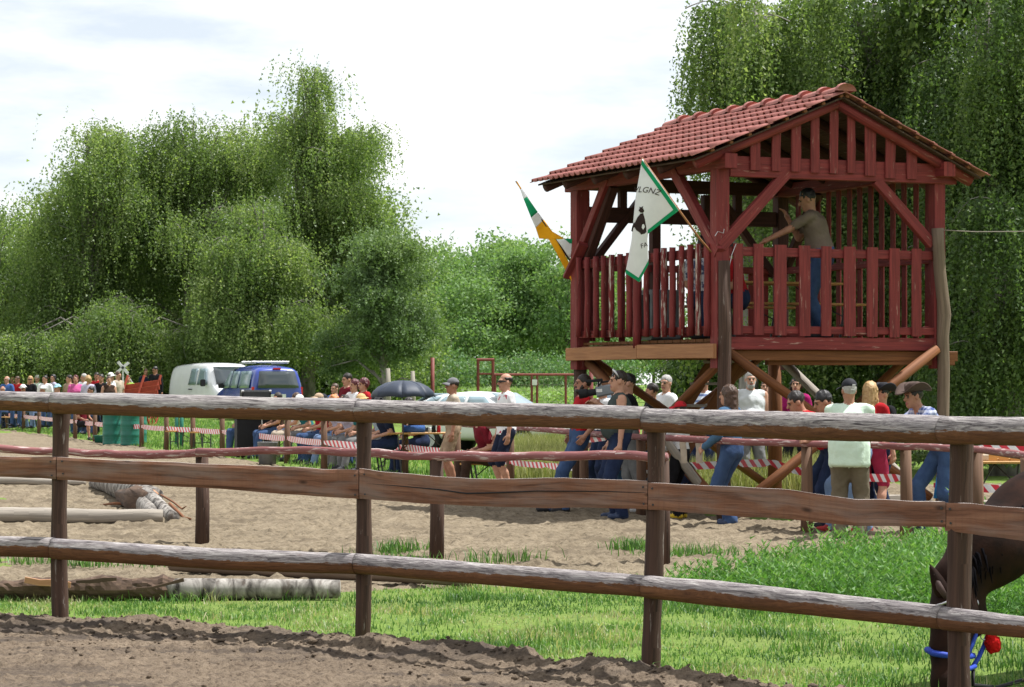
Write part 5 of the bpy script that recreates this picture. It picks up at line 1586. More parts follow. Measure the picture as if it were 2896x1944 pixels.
def person(label, loc, H=1.75, yaw=0.0, shirt=None, trou=None, skin=None, shoe=None, hair=('short', None), hat=None, sleeve='short', legs='long', lod=0,
           pelvis=None, lean=0.0, feet=None, hands=None, hyaw=0.0, hpitch=0.0, belly=0.0, seated=False, group=None, long_shirt=0.0, beard=None, twist=0.0, hold=False, curl=.5, female=False, roll=0.0, glasses=None, bulk=1.1):
    skin = skin or M_SKIN; shirt = shirt or WHITE_T; trou = trou or JEANS; shoe = shoe or SHOE
    if pelvis is None: pelvis = (0, 0, .50) if seated else (0, 0, .94)
    pv = np.array(pelvis, float)
    sd = np.array([math.sin(roll), -math.sin(lean), math.cos(lean)]); sd /= np.linalg.norm(sd)
    Rt = rotm(lean, roll, 0) @ rotm(0, 0, twist)
    sx = Rt @ np.array([1.0, 0, 0])
    fw = Rt @ np.array([0, -1.0, 0])
    hw = (.178 if not female else .16) * (bulk + 1) / 2
    chest = pv + sd * .34; shl = pv + sd * .475
    neck = pv + sd * .53
    Rh = rotm(hpitch + lean * .35, 0, hyaw)
    hc = neck + (sd * .6 + np.array([0, 0, .4])) * .135 + (Rh @ np.array([0, -.02, 0.0]))
    wid = (1 if not female else .9) * bulk; dpt = bulk
    B = [ell(pv + sd * .02, (.155 * wid + (.01 if female else 0), .115 * dpt, .13), 2, Rt), ell(pv + sd * .16 - fw * .0, (.145 * wid + belly * .35, .108 * dpt + belly * .6, .16), 1, Rt, .06)]
    if belly: B.append(ell(pv + sd * .12 + fw * (.05 + belly * .4), (.13 + belly * .5, .09 + belly, .13), 1, Rt, .06))
    B += [ell(chest, (.168 * wid, .115 * dpt, .18), 1, Rt, .06), cone(shl - sx * (hw - .05) , shl + sx * (hw - .05), .062, .062, 1, .05)]
    if female: B += [ell(chest + fw * .085 + sx * s_ * .07 - sd * .02, (.06, .05, .06), 1, Rt, .04) for s_ in (-1, 1)]
    if long_shirt: B.append(('y', pv + sd * (.14 - long_shirt) * .5, np.array((.155 * bulk + belly * .4, .122 * bulk + belly * .5, (.14 + long_shirt) * .5)), Rt, None, 1, .02))
    B.append(cone(neck - sd * .04, hc + np.array([0, 0, -.04]), .056, .05, 0, .02))
    # legs
    hands_abs = []
    for s_ in (-1, 1):
        hp = pv + sx * s_ * .088 - np.array([0, 0, .03])
        if feet is not None: ft = np.array(feet[0 if s_ < 0 else 1], float)
        elif seated: ft = np.array([s_ * .12, -.46, .085])
        else: ft = np.array([s_ * .11, .02 * s_, .085])
        kn, ft2 = ik(hp, ft, .445, .43, (s_ * .12, -1, .25 if seated else 0))
        if legs == 'long': la, lb = 2, 2
        elif legs == 'short': la, lb = 2, 0
        ex = .014
        lb_ = (bulk + 1) / 2
        B += [cone(hp, kn, (.088 + ex * .5) * lb_, (.06 + ex) * lb_, la, .03)]
        if legs == 'long': B += [cone(kn, ft2 + np.array([0, 0, .0]), (.058 + ex) * lb_, (.05 + ex) * lb_, 2, .02)]
        else: B += [cone(kn, kn * .62 + ft2 * .38 + np.array([0, .015, 0]), .053, .055, 0, .015), cone(kn * .62 + ft2 * .38 + np.array([0, .015, 0]), ft2, .055, .036, 0, .02)]
        to = ft2 + np.array([s_ * .03, -.15, -.045])
        B += [cone(ft2 + np.array([0, .035, -.045]), to, .042, .036, 3, .02), cone(ft2 + np.array([0, 0, -.02]), ft2 + np.array([0, -.05, -.03]), .042, .04, 3, .02)]
    HP = []
    for s_ in (-1, 1):
        sh_ = shl + sx * s_ * hw - sd * .015
        if hands is not None and hands[0 if s_ < 0 else 1] is not None: hd = np.array(hands[0 if s_ < 0 else 1], float)
        elif seated: hd = pv + np.array([s_ * .13, -.30, .10])
        else: hd = pv + np.array([s_ * .27, -.06, -.10])
        el, hd = ik(sh_, hd, .285, .255, (s_ * .5, 1, -.45))
        la = 1 if sleeve in ('short', 'long') else 0
        lb = 1 if sleeve == 'long' else 0
        e1 = .014 if la else 0; e2 = .012 if lb else 0
        if sleeve == 'short':
            md = sh_ * .38 + el * .62
            B += [cone(sh_, md, .060, .062, 1, .03), cone(md, el, .042, .041, 0, .012)]
        else: B += [cone(sh_, el, .05 + e1, .041 + e1, la, .03)]
        B += [cone(el, hd, .041 + e2, .029 + e2, lb, .015)]
        f = hd - el; f /= np.linalg.norm(f)
        n = np.array([-s_ * .8, -.3, -.4]) if not hold else np.array([0, -.2, -1.0])
        if abs(f @ n) > .95: n = n + np.array([.3, .3, 0])
        HP.append(hand_prims(hd, f, n, s_, curl))
        hands_abs.append(hd)
    S = H / 1.75
    vox = (.023, .03, .036)[lod]
    V, F = nets(B, vox)
    lab = labels(B, V[F].mean(1))
    vl = labels(B, V)
    cloth_ = (vl == 1) | (vl == 2)
    if lod < 2:
        dn = .012 * fbm(V * np.array([13, 13, 4.0]) + len(label) * 3.7, 2, 5) + .009 * fbm((V + .35 * V[:, [2, 2, 0]]) * np.array([20, 20, 14.0]), 2, 9)
        ctr = V[F].mean(1); nrm = np.cross(V[F[:, 2]] - V[F[:, 0]], V[F[:, 3]] - V[F[:, 1]]); nrm /= np.linalg.norm(nrm, axis=1, keepdims=True) + 1e-9
        vn = np.zeros_like(V)
        for q in range(4): np.add.at(vn, F[:, q], nrm)
        vn /= np.linalg.norm(vn, axis=1, keepdims=True) + 1e-9
        V = V + vn * (dn * cloth_)[:, None]
    VV, FF, LL_ = [V], [F], [lab]
    # hands
    for q in HP:
        v2, f2 = nets(q, (.0078, .013, .02)[lod]); FF.append(f2 + sum(len(a) for a in VV)); VV.append(v2); LL_.append(np.zeros(len(f2), int))
    # head
    hs = .94
    def hp_(c): return hc + Rh @ (np.array(c, float) * hs)
    Hd = [ell(hp_((0, .018, .035)), np.array((.076, .096, .098)) * hs, 0, Rh), ell(hp_((0, -.022, -.052)), np.array((.056, .068, .066)) * hs, 0, Rh, .04), cone(hp_((0, -.06, -.098)), hp_((0, -.066, -.092)), .024, .022, 0, .03),
          cone(hp_((0, .02, -.06)), neck + sd * -.02, .052, .056, 0, .03)]
    Hd += [ell(hp_((s_ * .077, .012, -.004)), np.array((.012, .024, .033)) * hs, 0, Rh, .008) for s_ in (-1, 1)]
    Hd += [cone(hp_((0, -.086, .018)), hp_((0, -.108, -.022)), .009, .0155, 0, .012), ell(hp_((0, -.07, .036)), (.058, .02, .012), 0, Rh, .02), ell(hp_((0, -.083, -.062)), (.026, .012, .013), 5, Rh, .008)]
    Hd += [ell(hp_((s_ * .031, -.083, .010)), (.0095, .009, .0055), 4, Rh, .004) for s_ in (-1, 1)]
    hm = hair[1] if hair and hair[1] is not None else H_DARK
    Hd += [cone(hp_((s_ * .016, -.092, .030)), hp_((s_ * .050, -.080, .030)),   .0042, .0035, 6, .004) for s_ in (-1, 1)]
    if beard is not None: Hd += [ell(hp_((0, -.045, -.095)), (.052, .05, .04), 7, Rh, .015), cone(hp_((-.05, -.03, -.06)), hp_((-.066, .0, -.01)), .018, .01, 7, .01), cone(hp_((.05, -.03, -.06)), hp_((.066, .0, -.01)), .018, .01, 7, .01), cone(hp_((-.02, -.092, -.042)), hp_((.02, -.092, -.042)), .008, .008, 7, .006)]
    v2, f2 = nets(Hd, (.0092, .013, .02)[lod]); l2 = labels(Hd, v2[f2].mean(1)); l2[l2 == 6] = 6
    FF.append(f2 + sum(len(a) for a in VV)); VV.append(v2); LL_.append(l2)
    V = np.concatenate(VV) * S; F = np.concatenate(FF); mi = np.concatenate(LL_)
    mats = [skin, shirt, trou, shoe, M_EYE, M_LIP, hm, beard or hm]
    me = fast_mesh('person', V, F, mats, True, None, mi)
    o = link('person', me, None, loc, (0, 0, yaw))
    tag(o, label, 'person', group)
    # hair, hat
    hv = (.012, .016, .022)[lod]
    def child(name, prims, mat, cut=None, noise=None, vx=None):
        v3, f3 = nets(prims, vx or hv, cut, noise)
        if len(f3): return link(name, fast_mesh(name, v3 * S, f3, [mat], True), o)
    if hair:
        kd = hair[0]
        loc_ = lambda G: ((G - hc) / hs) @ Rh
        hn = lambda G: .011 * vnoise(G * np.array([70, 70, 35.0]), 3)
        base = [ell(hp_((0, .022, .042)), np.array((.0815, .1005, .1035)) * hs, 0, Rh)]
        if kd == 'short': child('hair', base, hm, lambda G: -.012 - (loc_(G) @ np.array([0, .72, .69])), hn)
        elif kd == 'balding': child('hair', base, hm, lambda G: np.maximum(-.0 - (loc_(G) @ np.array([0, .9, .43])), loc_(G)[:, 2] - .075), hn)
        elif kd == 'crop': child('hair', [ell(hp_((0, .020, .038)), np.array((.080, .100, .100)) * hs, 0, Rh)], hm, lambda G: -.008 - (loc_(G) @ np.array([0, .72, .69])), None)
        elif kd == 'long': child('hair', base + [cone(hp_((0, .05, .03)), hp_((0, .085, -.24)), .085, .062, 0, .04), cone(hp_((-.06, .03, .0)), hp_((-.085, .03, -.22)), .038, .03, 0, .03), cone(hp_((.06, .03, .0)), hp_((.085, .03, -.22)), .038, .03, 0, .03)], hm, lambda G: -.03 - (loc_(G) @ np.array([0, .9, .43])) - .25 * np.clip(-loc_(G)[:, 2], 0, .2), hn)
        elif kd == 'bob': child('hair', [ell(hp_((0, .028, .03)), np.array((.093, .11, .113)) * hs, 0, Rh), cone(hp_((-.07, .03, .0)), hp_((-.08, .03, -.09)), .04, .03, 0, .03), cone(hp_((.07, .03, .0)), hp_((.08, .03, -.09)), .04, .03, 0, .03)], hm, lambda G: -.018 - (loc_(G) @ np.array([0, .80, .6])), lambda G: .022 * vnoise(G * 34, 3))
    if hat:
        kd, hmt = hat
        loc_ = lambda G: ((G - hc) / hs) @ Rh
        if kd == 'cap':
            c = child('cap', [ell(hp_((0, .018, .05)), np.array((.088, .108, .098)) * hs, 0, Rh)], hmt, lambda G: .045 - loc_(G)[:, 2] - .12 * loc_(G)[:, 1] * -1, None)
            if c: link('peak', child_peak(hp_, Rh, hs, S, hmt), c)
        elif kd == 'sunhat':
            child('hat', [ell(hp_((0, .015, .075)), np.array((.09, .105, .085)) * hs, 0, Rh), ell(hp_((0, .01, .06)), np.array((.15, .165, .014)) * hs, 0, Rh, .02)], hmt, lambda G: .045 - loc_(G)[:, 2], None)
        elif kd == 'cowboy':
            hx = MB(); hx_prof = []
            n = 26
            vs_, fs_ = [], []
            rings = [(.082, .0, .055), (.084, 0, .10), (.078, 0, .145), (.06, 0, .16), (.0, 0, .145)]
            for (r, _, z) in rings:
                for j in range(n):
                    a = 2 * math.pi * j / n
                    zz = z - (.028 * math.exp(-(math.cos(a) * r / .03) ** 2) if z > .14 else 0)
                    vs_.append(hp_((r * .98 * math.cos(a), .012 + r * 1.22 * math.sin(a), zz + .012)))
            for i in range(len(rings) - 1):
                for j in range(n): fs_.append([i * n + j, i * n + (j + 1) % n, (i + 1) * n + (j + 1) % n, (i + 1) * n + j])
            hx.add([q * S for q in vs_], fs_)
            ho = link('hat_crown', hx.mesh('hat_crown', hmt, True), o)
            hx = MB(); vs_, fs_ = [], []
            for zt in (.008, -.002):
                for r in (.075, .12, .155, .185):
                    for j in range(n):
                        a = 2 * math.pi * j / n; x_ = r * math.cos(a); y_ = r * 1.15 * math.sin(a)
                        vs_.append(hp_((x_, .012 + y_, .066 + zt + 2.2 * max(0, abs(x_) - .07) ** 2 * 3.2 - .5 * max(0, abs(y_) - .09) ** 2 * 3)))
            for i in range(3):
                for j in range(n):
                    fs_.append([i * n + j, i * n + (j + 1) % n, (i + 1) * n + (j + 1) % n, (i + 1) * n + j]); b_ = 4 * n
                    fs_.append([b_ + i * n + j, b_ + (i + 1) * n + j, b_ + (i + 1) * n + (j + 1) % n, b_ + i * n + (j + 1) % n])
            for j in range(n): fs_.append([3 * n + j, 3 * n + (j + 1) % n, 7 * n + (j + 1) % n, 7 * n + j])
            hx.add([q * S for q in vs_], fs_); link('hat_brim', hx.mesh('hat_brim', hmt, True), o)
    if glasses == 'eyes':
        g_ = MB()
        g_.tube([hp_((-.08, -.0, .016)) * S, hp_((-.068, -.088, .014)) * S, hp_((0, -.106, .014)) * S, hp_((.068, -.088, .014)) * S, hp_((.08, 0, .016)) * S], [.004, .014, .010, .014, .004], 6, squash=1.0)
        link('sunglasses', g_.mesh('sunglasses', M_BLACK, True), o)
    elif glasses == 'head':
        g_ = MB()
        g_.tube([hp_((-.095, .0, .05)) * S, hp_((-.072, -.045, .125)) * S, hp_((0, -.06, .147)) * S, hp_((.072, -.045, .125)) * S, hp_((.095, 0, .05)) * S], [.004, .016, .010, .016, .004], 6)
        link('sunglasses', g_.mesh('sunglasses', M_STEEL, True), o)
    return o, [h * S for h in hands_abs]

def child_peak(hp_, Rh, hs, S, mat):
    m = MB(); n = 9; vs, fs = [], []
    for zt in (.004, -.004):
        for r in (.07, .105, .155):
            for j in range(n):
                a = math.pi * (.12 + .76 * j / (n - 1))
                x_, y_ = r * math.cos(a) * (.9 if r > .1 else 1.1), -.01 - r * math.sin(a) * 1.06
                vs.append(hp_((x_, y_, .062 + zt - .16 * (r - .07) - 4 * x_ * x_ * .6)) * S)
    for i in range(2):
        for j in range(n - 1):
            fs.append([i * n + j, i * n + j + 1, (i + 1) * n + j + 1, (i + 1) * n + j]); b = 3 * n
            fs.append([b + i * n + j, b + (i + 1) * n + j, b + (i + 1) * n + j + 1, b + i * n + j + 1])
    for j in range(n - 1): fs.append([2 * n + j, 2 * n + j + 1, 5 * n + j + 1, 5 * n + j])
    m.add(vs, fs)
    return m.mesh('peak', mat, True)

# facing: yaw 0 looks at the camera, -90 to the picture's left, 90 to the right, 180 away
def at_px(px, d, z=None):
    x = XD(px, d); return (x, d, gzs(x, d) if z is None else z)

# ---- on the tower
o, _h = person('man in grey-brown shirt standing in the tower, one hand on the railing', TWORLD(*(TV(2302, 900, .42).xy), ZF), 1.89, R(-104), TAUPE, JEANS, M_SKINT, SHOE, ('short', H_BLACK), lean=.26, pelvis=(0, .10, .92), feet=((-.10, .06, .085), (.12, .16, .085)), hands=((-.08, -.30, 1.36), (.30, -.62, 1.03)), hpitch=.25, hyaw=.1, hold=True, curl=.35, belly=.02, bulk=1.22)
person('seated person with dark hair seen from behind at left tower railing', TWORLD(.42, 1.25, ZF), 1.74, R(150), PATT, DKJEANS, None, None, ('short', H_DARK), seated=True, lod=0, lean=.12)
person('person in red shirt seated behind the tower corner post', TWORLD(.62, .62, ZF), 1.66, R(-100), RED_T, DKJEANS, None, None, ('short', H_BLACK), seated=True, lod=1, lean=.3)

# ---- at the rail, right half
person('man in red shirt and blue jeans leaning back against the rail', at_px(1612, 32.9), 1.76, R(-78), RED_T, JEANS, M_SKINT, SHOE, ('crop', H_DARK), beard=H_DARK, lean=-.10, pelvis=(0, .12, .92), feet=((-.1, -.22, .085), (.12, -.10, .085)), hands=((-.30, .10, .95), (.30, .12, .95)))
person('heavy man in sleeveless slate vest with sunglasses on his head', at_px(1752, 31.2), 1.77, R(-84), VEST, DKJEANS, None, SHOEN, ('short', H_DARK), sleeve='none', belly=.06, bulk=1.2, hands=((-.25, -.10, .80), (.27, -.04, .80)), curl=1.1, glasses='head')
person('cameraman in black top and grey trousers behind the vest man', at_px(1778, 32.6), 1.74, R(-88), BLACKT, GREYT, None, SHOEW, ('short', H_BLACK), hands=((-.12, -.42, 1.34), (.16, -.38, 1.36)), sleeve='short', feet=((-.1, .2, .085), (.1, .28, .085)))
person('woman with long brown hair in denim jacket and jeans by the rail', at_px(2062, 29.8), 1.64, R(-125), DENIMJ, JEANS, None, SHOEN, ('long', H_BROWN), sleeve='long', female=True, lean=.07, pelvis=(0, .04, .9), hands=((-.16, -.34, 1.0), (.2, -.22, .95)), feet=((-.08, -.05, .085), (.1, .1, .085)))
person('man in blue and white striped shirt standing under the tower', at_px(1992, 40.0), 1.76, R(-20), STRIPES, DKJEANS, M_SKINT, None, ('short', H_BLACK), hyaw=R(-25))
person('stout bearded man in open white waistcoat under the tower', at_px(2122, 38.5), 1.80, R(4), SILVER, GREYT, None, None, ('short', H_GREY), sleeve='none', belly=.08, bulk=1.3, beard=H_GREY)
person('man in blue shirt half hidden behind the brown tower leg', at_px(2166, 42.0), 1.68, R(-10), BLUET, DKJEANS, None, None, ('short', H_BROWN), lod=1)
person('woman with dark bob and magenta top behind the diagonal log', at_px(2252, 41.0), 1.72, R(-15), MAGENTA, BLACKT, None, None, ('bob', H_DARK), female=True, lod=1)
person('dark-haired man in red shirt and dark jeans bending over the rail', at_px(2318, 28.9), 1.75, R(-80), RED_T, DKJEANS, M_SKINT, SHOE, ('short', H_DARK), lean=.74, pelvis=(0, .16, .89), feet=((-.1, .1, .085), (.1, .22, .085)), hands=((-.2, -.42, 1.0), (.2, -.42, 1.0)), hpitch=.1, bulk=1.15)
person('dark-haired man in red shirt and light jeans bending beside the pale green shirt', at_px(2392, 28.3), 1.74, R(-82), RED_T, LTJEANS, M_SKINT, SHOER, ('short', H_BLACK), lean=.70, pelvis=(0, .16, .89), feet=((-.1, -.12, .085), (.1, .2, .085)), hands=((-.2, -.42, 1.0), (.2, -.42, 1.0)), hpitch=.1, bulk=1.15)
capman, _ = person('grey-haired man in pale green shirt, khaki trousers and black cap', at_px(2402, 26.9), 1.66, R(168), MINT, KHAKI, M_SKINT, SHOE, ('crop', H_GREY), ('cap', M_CAPBLK), long_shirt=.14, belly=.02, bulk=1.38, hands=((-.16, -.34, 1.0), (.16, -.34, 1.0)), sleeve='short', hyaw=R(25))
m = MB()
for dx in (-.011, .0, .011): m.beam((.045 + dx, -.0, 1.60), (.045 + dx, -.0, 1.63), .006, .006)
m.beam((.03, 0, 1.633), (.06, 0, 1.633), .006, .006)
m.beam((.035, 0, 1.582), (.075, 0, 1.585), .006, .012)
em = m.build('cap_emblem', M_CAPW); em.parent = capman; em.location = (-.10, .115, -.045); em.rotation_euler = (0, 0, R(18))
person('woman with long blond hair and raspberry trousers behind the rail', at_px(2462, 30.2), 1.64, R(155), RED_T, RASP, M_SKIN, None, ('long', H_BLOND), female=True, legs='short')
person('man in brown cowboy hat and plaid shirt leaning on the rail', at_px(2612, 28.0), 1.76, R(-70), PLAID, JEANS, M_SKINT, SHOE, ('short', H_DARK), ('cowboy', M_HATBR), lean=.62, pelvis=(0, .25, .90), feet=((-.1, .05, .085), (.12, .42, .085)), hands=((-.12, -.52, .99), (.14, -.46, 1.0)), sleeve='long', hpitch=-.1, hold=True, curl=.9)
person('person in dark wide hat just behind the cowboy hat man', at_px(2496, 30.5), 1.60, R(-60), BLACKT, DKJEANS, None, None, ('short', H_BLACK), ('cowboy', M_CAPBLK), lod=1)
person('child in red cap and grey scarf standing at the rail', at_px(1925, 31.4), 1.40, R(-120), WHITE_T, BLACKT, None, SHOEY, ('short', H_DARK), ('cap', M_CAPR), hands=((-.16, -.36, 1.0), (.16, -.34, 1.0)), sleeve='long')
person('person in navy sitting on the ground behind the rail', at_px(1965, 32.6), 1.6, R(-90), NAVY, JEANS, None, None, ('short', H_DARK), pelvis=(0, 0, .17), feet=((-.1, -.62, .085), (.12, -.55, .085)), hands=((-.15, -.4, .4), (.15, -.4, .4)), lod=1, lean=.25)

# ---- middle of the picture
person('balding man with sunglasses in white shirt and navy shorts', at_px(1432, 37.6), 1.76, R(-72), WHITERED, NAVY, None, SHOEW, ('balding', H_DARK), legs='short', glasses='eyes', long_shirt=.06)
person('man in grey cap and beige shirt beside the umbrella', at_px(1282, 40.5), 1.70, R(-80), BEIGE, TAN, M_SKINT, None, ('short', H_DARK), ('cap', M_CAPG), legs='short', lod=0)
person('person in maroon shirt seated with hands joined beside the table', at_px(1388, 39.5), 1.72, R(-70), MAROON, cloth_m('dark_brown', (.06, .035, .025)), None, SHOE, ('short', H_DARK), seated=True, lean=.35, lod=1)
G_M = 'spectators along the far fence'
def sp(label, px, d, H, yaw, shirt, trou, hair, hat=None, seated=False, lod=1, **kw):
    x = XD(px, d)
    kw.setdefault('hyaw', random.uniform(-.55, .55)); kw.setdefault('hpitch', random.uniform(-.1, .25))
    if seated:
        kw.setdefault('lean', random.uniform(-.05, .4)); kw.setdefault('feet', ((-.10 - random.random() * .08, -.34 - random.random() * .2, .085), (.10 + random.random() * .08, -.34 - random.random() * .22, .085)))
        yaw = -70 + random.uniform(-16, 16); px += 46; H = max(H, 1.8); kw.setdefault('pelvis', (0, 0, .575)); x = XD(px, d)
    return person(label, (x, d, gzs(x, d)), H, R(yaw), shirt, trou, None, None, hair, hat, seated=seated, lod=lod, group=G_M, **kw)
sp('person in black jacket sitting under the umbrella', 1060, 45.5, 1.70, -40, NAVY, DKJEANS, ('short', H_BLACK), None, True, lean=.35)
sp('person in dark clothes sitting behind the wooden table', 1150, 46.5, 1.66, -30, BLACKT, DKJEANS, ('short', H_DARK), None, True, lean=.4)
sp('woman with dyed red hair in red top standing by the umbrella', 1030, 50.0, 1.72, -60, RED_T, DKJEANS, ('bob', H_RED), female=True)
sp('man in maroon shirt standing behind the red-haired woman', 984, 53.0, 1.82, -50, MAROON, DKJEANS, ('short', H_DARK))
sp('woman in white top between the maroon and the red shirt', 1003, 51.5, 1.70, -40, WHITE_T, JEANS, ('bob', H_RED), female=True)
sp('seated spectator in straw hat left of the umbrella', 990, 49.0, 1.76, -55, TEAL, GREYT, ('short', H_DARK), ('sunhat', M_STRAW), True)
sp('seated spectator in dark cap next to the umbrella', 1042, 48.0, 1.72, -60, SKYB, GREYT, ('short', H_DARK), ('cap', M_CAPBLK), True)
sp('seated woman with curly ginger hair and pale jacket', 920, 51.5, 1.74, -50, LILAC, LTJEANS, ('bob', H_GING), None, True, female=True)
sp('seated spectator in tan cap and red top', 868, 53.0, 1.74, -45, RED_T, JEANS, ('short', H_GREY), ('cap', M_CAPT), True)
sp('seated spectator in white cap with teal sleeve', 832, 54.5, 1.74, -40, TEAL, GREYT, ('short', H_DARK), ('cap', M_CAPW), True)
sp('seated spectator in dark blue cap in the seated row', 893, 54.0, 1.70, -45, GREYT, JEANS, ('short', H_DARK), ('cap', M_CAPBLK), True)
sp('seated spectator in pale trousers beside the loudspeaker', 795, 55.5, 1.66, -50, WHITE_T, BEIGE, ('short', H_BROWN), None, True)
sp('grey-haired man in blue jeans seated left of the loudspeaker', 664, 58.5, 1.72, -30, SKYB, JEANS, ('short', H_GREY), None, True)

sp('seated spectator in brown jacket at the left of the seated row', 742, 56.5, 1.70, -40, cloth_m('dark_brown', (.06, .035, .025)), JEANS, ('short', H_DARK), None, True)
sp('seated woman with dark bob between ginger hair and straw hat', 953, 50.2, 1.70, -48, LILAC, GREYT, ('bob', H_DARK), None, True, female=True)
sp('man standing behind the seated row with folded hands', 948, 55.5, 1.60, -35, BLUET, GREYT, ('short', H_BROWN))
sp('woman in white blouse standing behind the video camera', 1706, 36.2, 1.66, -60, WHITE_T, DKJEANS, ('bob', H_GREY), female=True)
sp('man in black jacket standing between ladder and camera', 1846, 36.8, 1.62, -70, BLACKT, DKJEANS, ('short', H_DARK))
sp('child in coral shirt standing before the ladder', 1778, 36.0, 1.35, -50, PINKR, JEANS, ('short', H_BLOND))
sp('woman in pale blue top standing under the tower deck near the ladder', 1742, 38.5, 1.72, -45, SKYB, JEANS, ('bob', H_BROWN), female=True)
sp('man in white shirt standing at the foot of the ladder', 1885, 38.2, 1.74, -60, WHITE_T, DKJEANS, ('short', H_GREY))
# ---- far left crowd
G_L = 'crowd at the far left of the arena'
def cr(label, px, top, d, yaw, shirt, trou, hair, hat=None, seated=False, **kw):
    """standing people get the height that puts their head on row top"""
    x = XD(px, d); z = gzs(x, d)
    kw.setdefault('hyaw', random.uniform(-.6, .6)); kw.setdefault('hpitch', random.uniform(-.1, .25))
    zt = HC - (top - YH) / FPX * d - z
    H = np.clip(zt, 1.45, 1.88) if not seated else np.clip(zt / .755, 1.5, 1.9)
    o, _ = person(label, (x, d, z + (0 if not seated else max(0, zt - .755 * H))), H, R(yaw), shirt, trou, random.choice((M_SKIN, M_SKIN, M_SKINT)), None, hair, hat, seated=seated, lod=2, group=G_L, **kw)
    return o
cr('bald man in blue jacket at the far left', 20, 1044, 94, -15, BLUET, DKJEANS, ('balding', H_GREY))
cr('bald man standing behind the blue jacket', 36, 1037, 97, -10, LILAC, GREYT, ('balding', H_GREY))
cr('man in bright red shirt in the far left crowd', 50, 1041, 95, -25, RED_T, JEANS, ('short', H_BROWN))
cr('person in orange top behind the red shirt', 84, 1034, 99, 10, ORANGE, DKJEANS, ('short', H_BROWN))
cr('blond woman with sunglasses in black top', 86, 1051, 93, -20, BLACKT, LTJEANS, ('long', H_BLOND), female=True, glasses='eyes')
cr('grey-haired person in pale green in the far left crowd', 106, 1046, 96, -30, MINT, GREYT, ('short', H_GREY))
cr('man in white shirt in the middle of the far left crowd', 128, 1052, 91, -10, WHITE_T, GREYT, ('short', H_DARK))
cr('dark-haired person behind the white shirt', 132, 1040, 97, -10, NAVY, DKJEANS, ('short', H_BLACK))
cr('dark-haired woman in pale lilac top at the crowd\'s gap', 151, 1047, 94, -60, LILAC, JEANS, ('bob', H_BLACK), female=True)
cr('seated person in white sun hat low in the far left crowd', 66, 1086, 90, -20, RED_T, JEANS, ('short', H_GREY), ('sunhat', M_CAPW), True)
cr('seated person in white cap below the white shirt', 122, 1090, 88.5, -20, WHITE_T, LTJEANS, ('short', H_GREY), ('sunhat', M_CAPW), True)
cr('child in pale cyan hat seated at the end of the left crowd', 164, 1085, 87, -40, SKYB, JEANS, ('short', H_BLOND), ('sunhat', M_CAPC), True)
cr('seated bald person at the lower left corner of the crowd', 8, 1090, 92, -20, LILAC, JEANS, ('balding', H_GREY), None, True)
cr('woman in tan top standing left of the pink top', 197, 1040, 87, -30, TAN, KHAKI, ('short', H_DARK), female=True)
cr('woman in bright pink top in the far crowd', 214, 1056, 83, 30, PINK, JEANS, ('bob', H_RED), female=True)
cr('grey-haired person in white standing behind the pink top', 238, 1044, 88, -30, WHITE_T, GREYT, ('short', H_GREY))
cr('blond person in white top seen from behind', 250, 1060, 82, 160, LILAC, JEANS, ('bob', H_BLOND), female=True)
cr('child with dark hair before the black sweater', 258, 1090, 78, -30, BLUET, DKJEANS, ('short', H_DARK), None, True)
cr('man in black sweater standing among the far crowd', 287, 1040, 82, -15, BLACKT, BLACKT, ('short', H_DARK), sleeve='long')
cr('person in red top behind the black sweater', 274, 1046, 88, -30, RED_T, DKJEANS, ('short', H_DARK))
cr('woman in brown strap top beside the black sweater', 308, 1062, 80, 20, cloth_m('dark_brown', (.06, .035, .025)), JEANS, ('short', H_BROWN), female=True, sleeve='none')
cr('person in white cap and white shirt turned to the right', 313, 1037, 84, 70, WHITE_T, JEANS, ('short', H_DARK), ('cap', M_CAPW))
cr('man in beige shirt at the right end of the far crowd', 333, 1031, 85, 60, BEIGE, GREYT, ('short', H_BROWN))
cr('person in lime green beside the red-brown cart', 363, 1060, 88, 20, LIME, JEANS, ('short', H_DARK))
cr('person in black standing in the shade beside the van', 440, 1035, 92, -20, BLACKT, BLACKT, ('short', H_BLACK), sleeve='long')
cr('second person in black in the shade under the birches', 412, 1042, 96, 20, NAVY, BLACKT, ('short', H_BROWN), sleeve='long')
cr('person in dark shorts sitting beside the green barrels', 232, 1120, 75, 50, MAROON, BLACKT, ('short', H_DARK), None, True, legs='short')
# ---------------------------------------------------------------- vehicles
def paint(name, c, rough=.25):
    k = NT(name); k.fin(c, rough, .5)
    k.b.inputs['Coat Weight'].default_value = .6; k.b.inputs['Coat Roughness'].default_value = .08
    f = k.noise(k.coord('Object'), 3, 4); k.l(k.ramp(f, [(.3, tuple(x * .9 for x in c)), (.7, c)]), k.b.inputs['Base Color'])
    return k.m
M_VANW = paint('white_van_paint', (.78, .79, .81)); M_BLUE = paint('blue_car_paint', (.022, .05, .30)); M_CARW = paint('white_car_paint', (.72, .73, .74))
k = NT('car_glass'); k.fin((.035, .045, .05), .04, .8); M_GLASS = k.m
k = NT('clear_car_glass'); k.fin((.20, .27, .30), .05, .8); M_GLASSL = k.m
M_RUBBER = plain('tyre_rubber', (.02, .02, .02), rough=.85); M_RIM = plain('wheel_rim', (.45, .46, .48), rough=.35, metal=.6)
k = NT('tail_light'); k.fin((.45, .01, .01), .2, .5); M_TAIL = k.m
k = NT('head_light'); k.fin((.55, .57, .6), .1, .6); M_LAMP = k.m

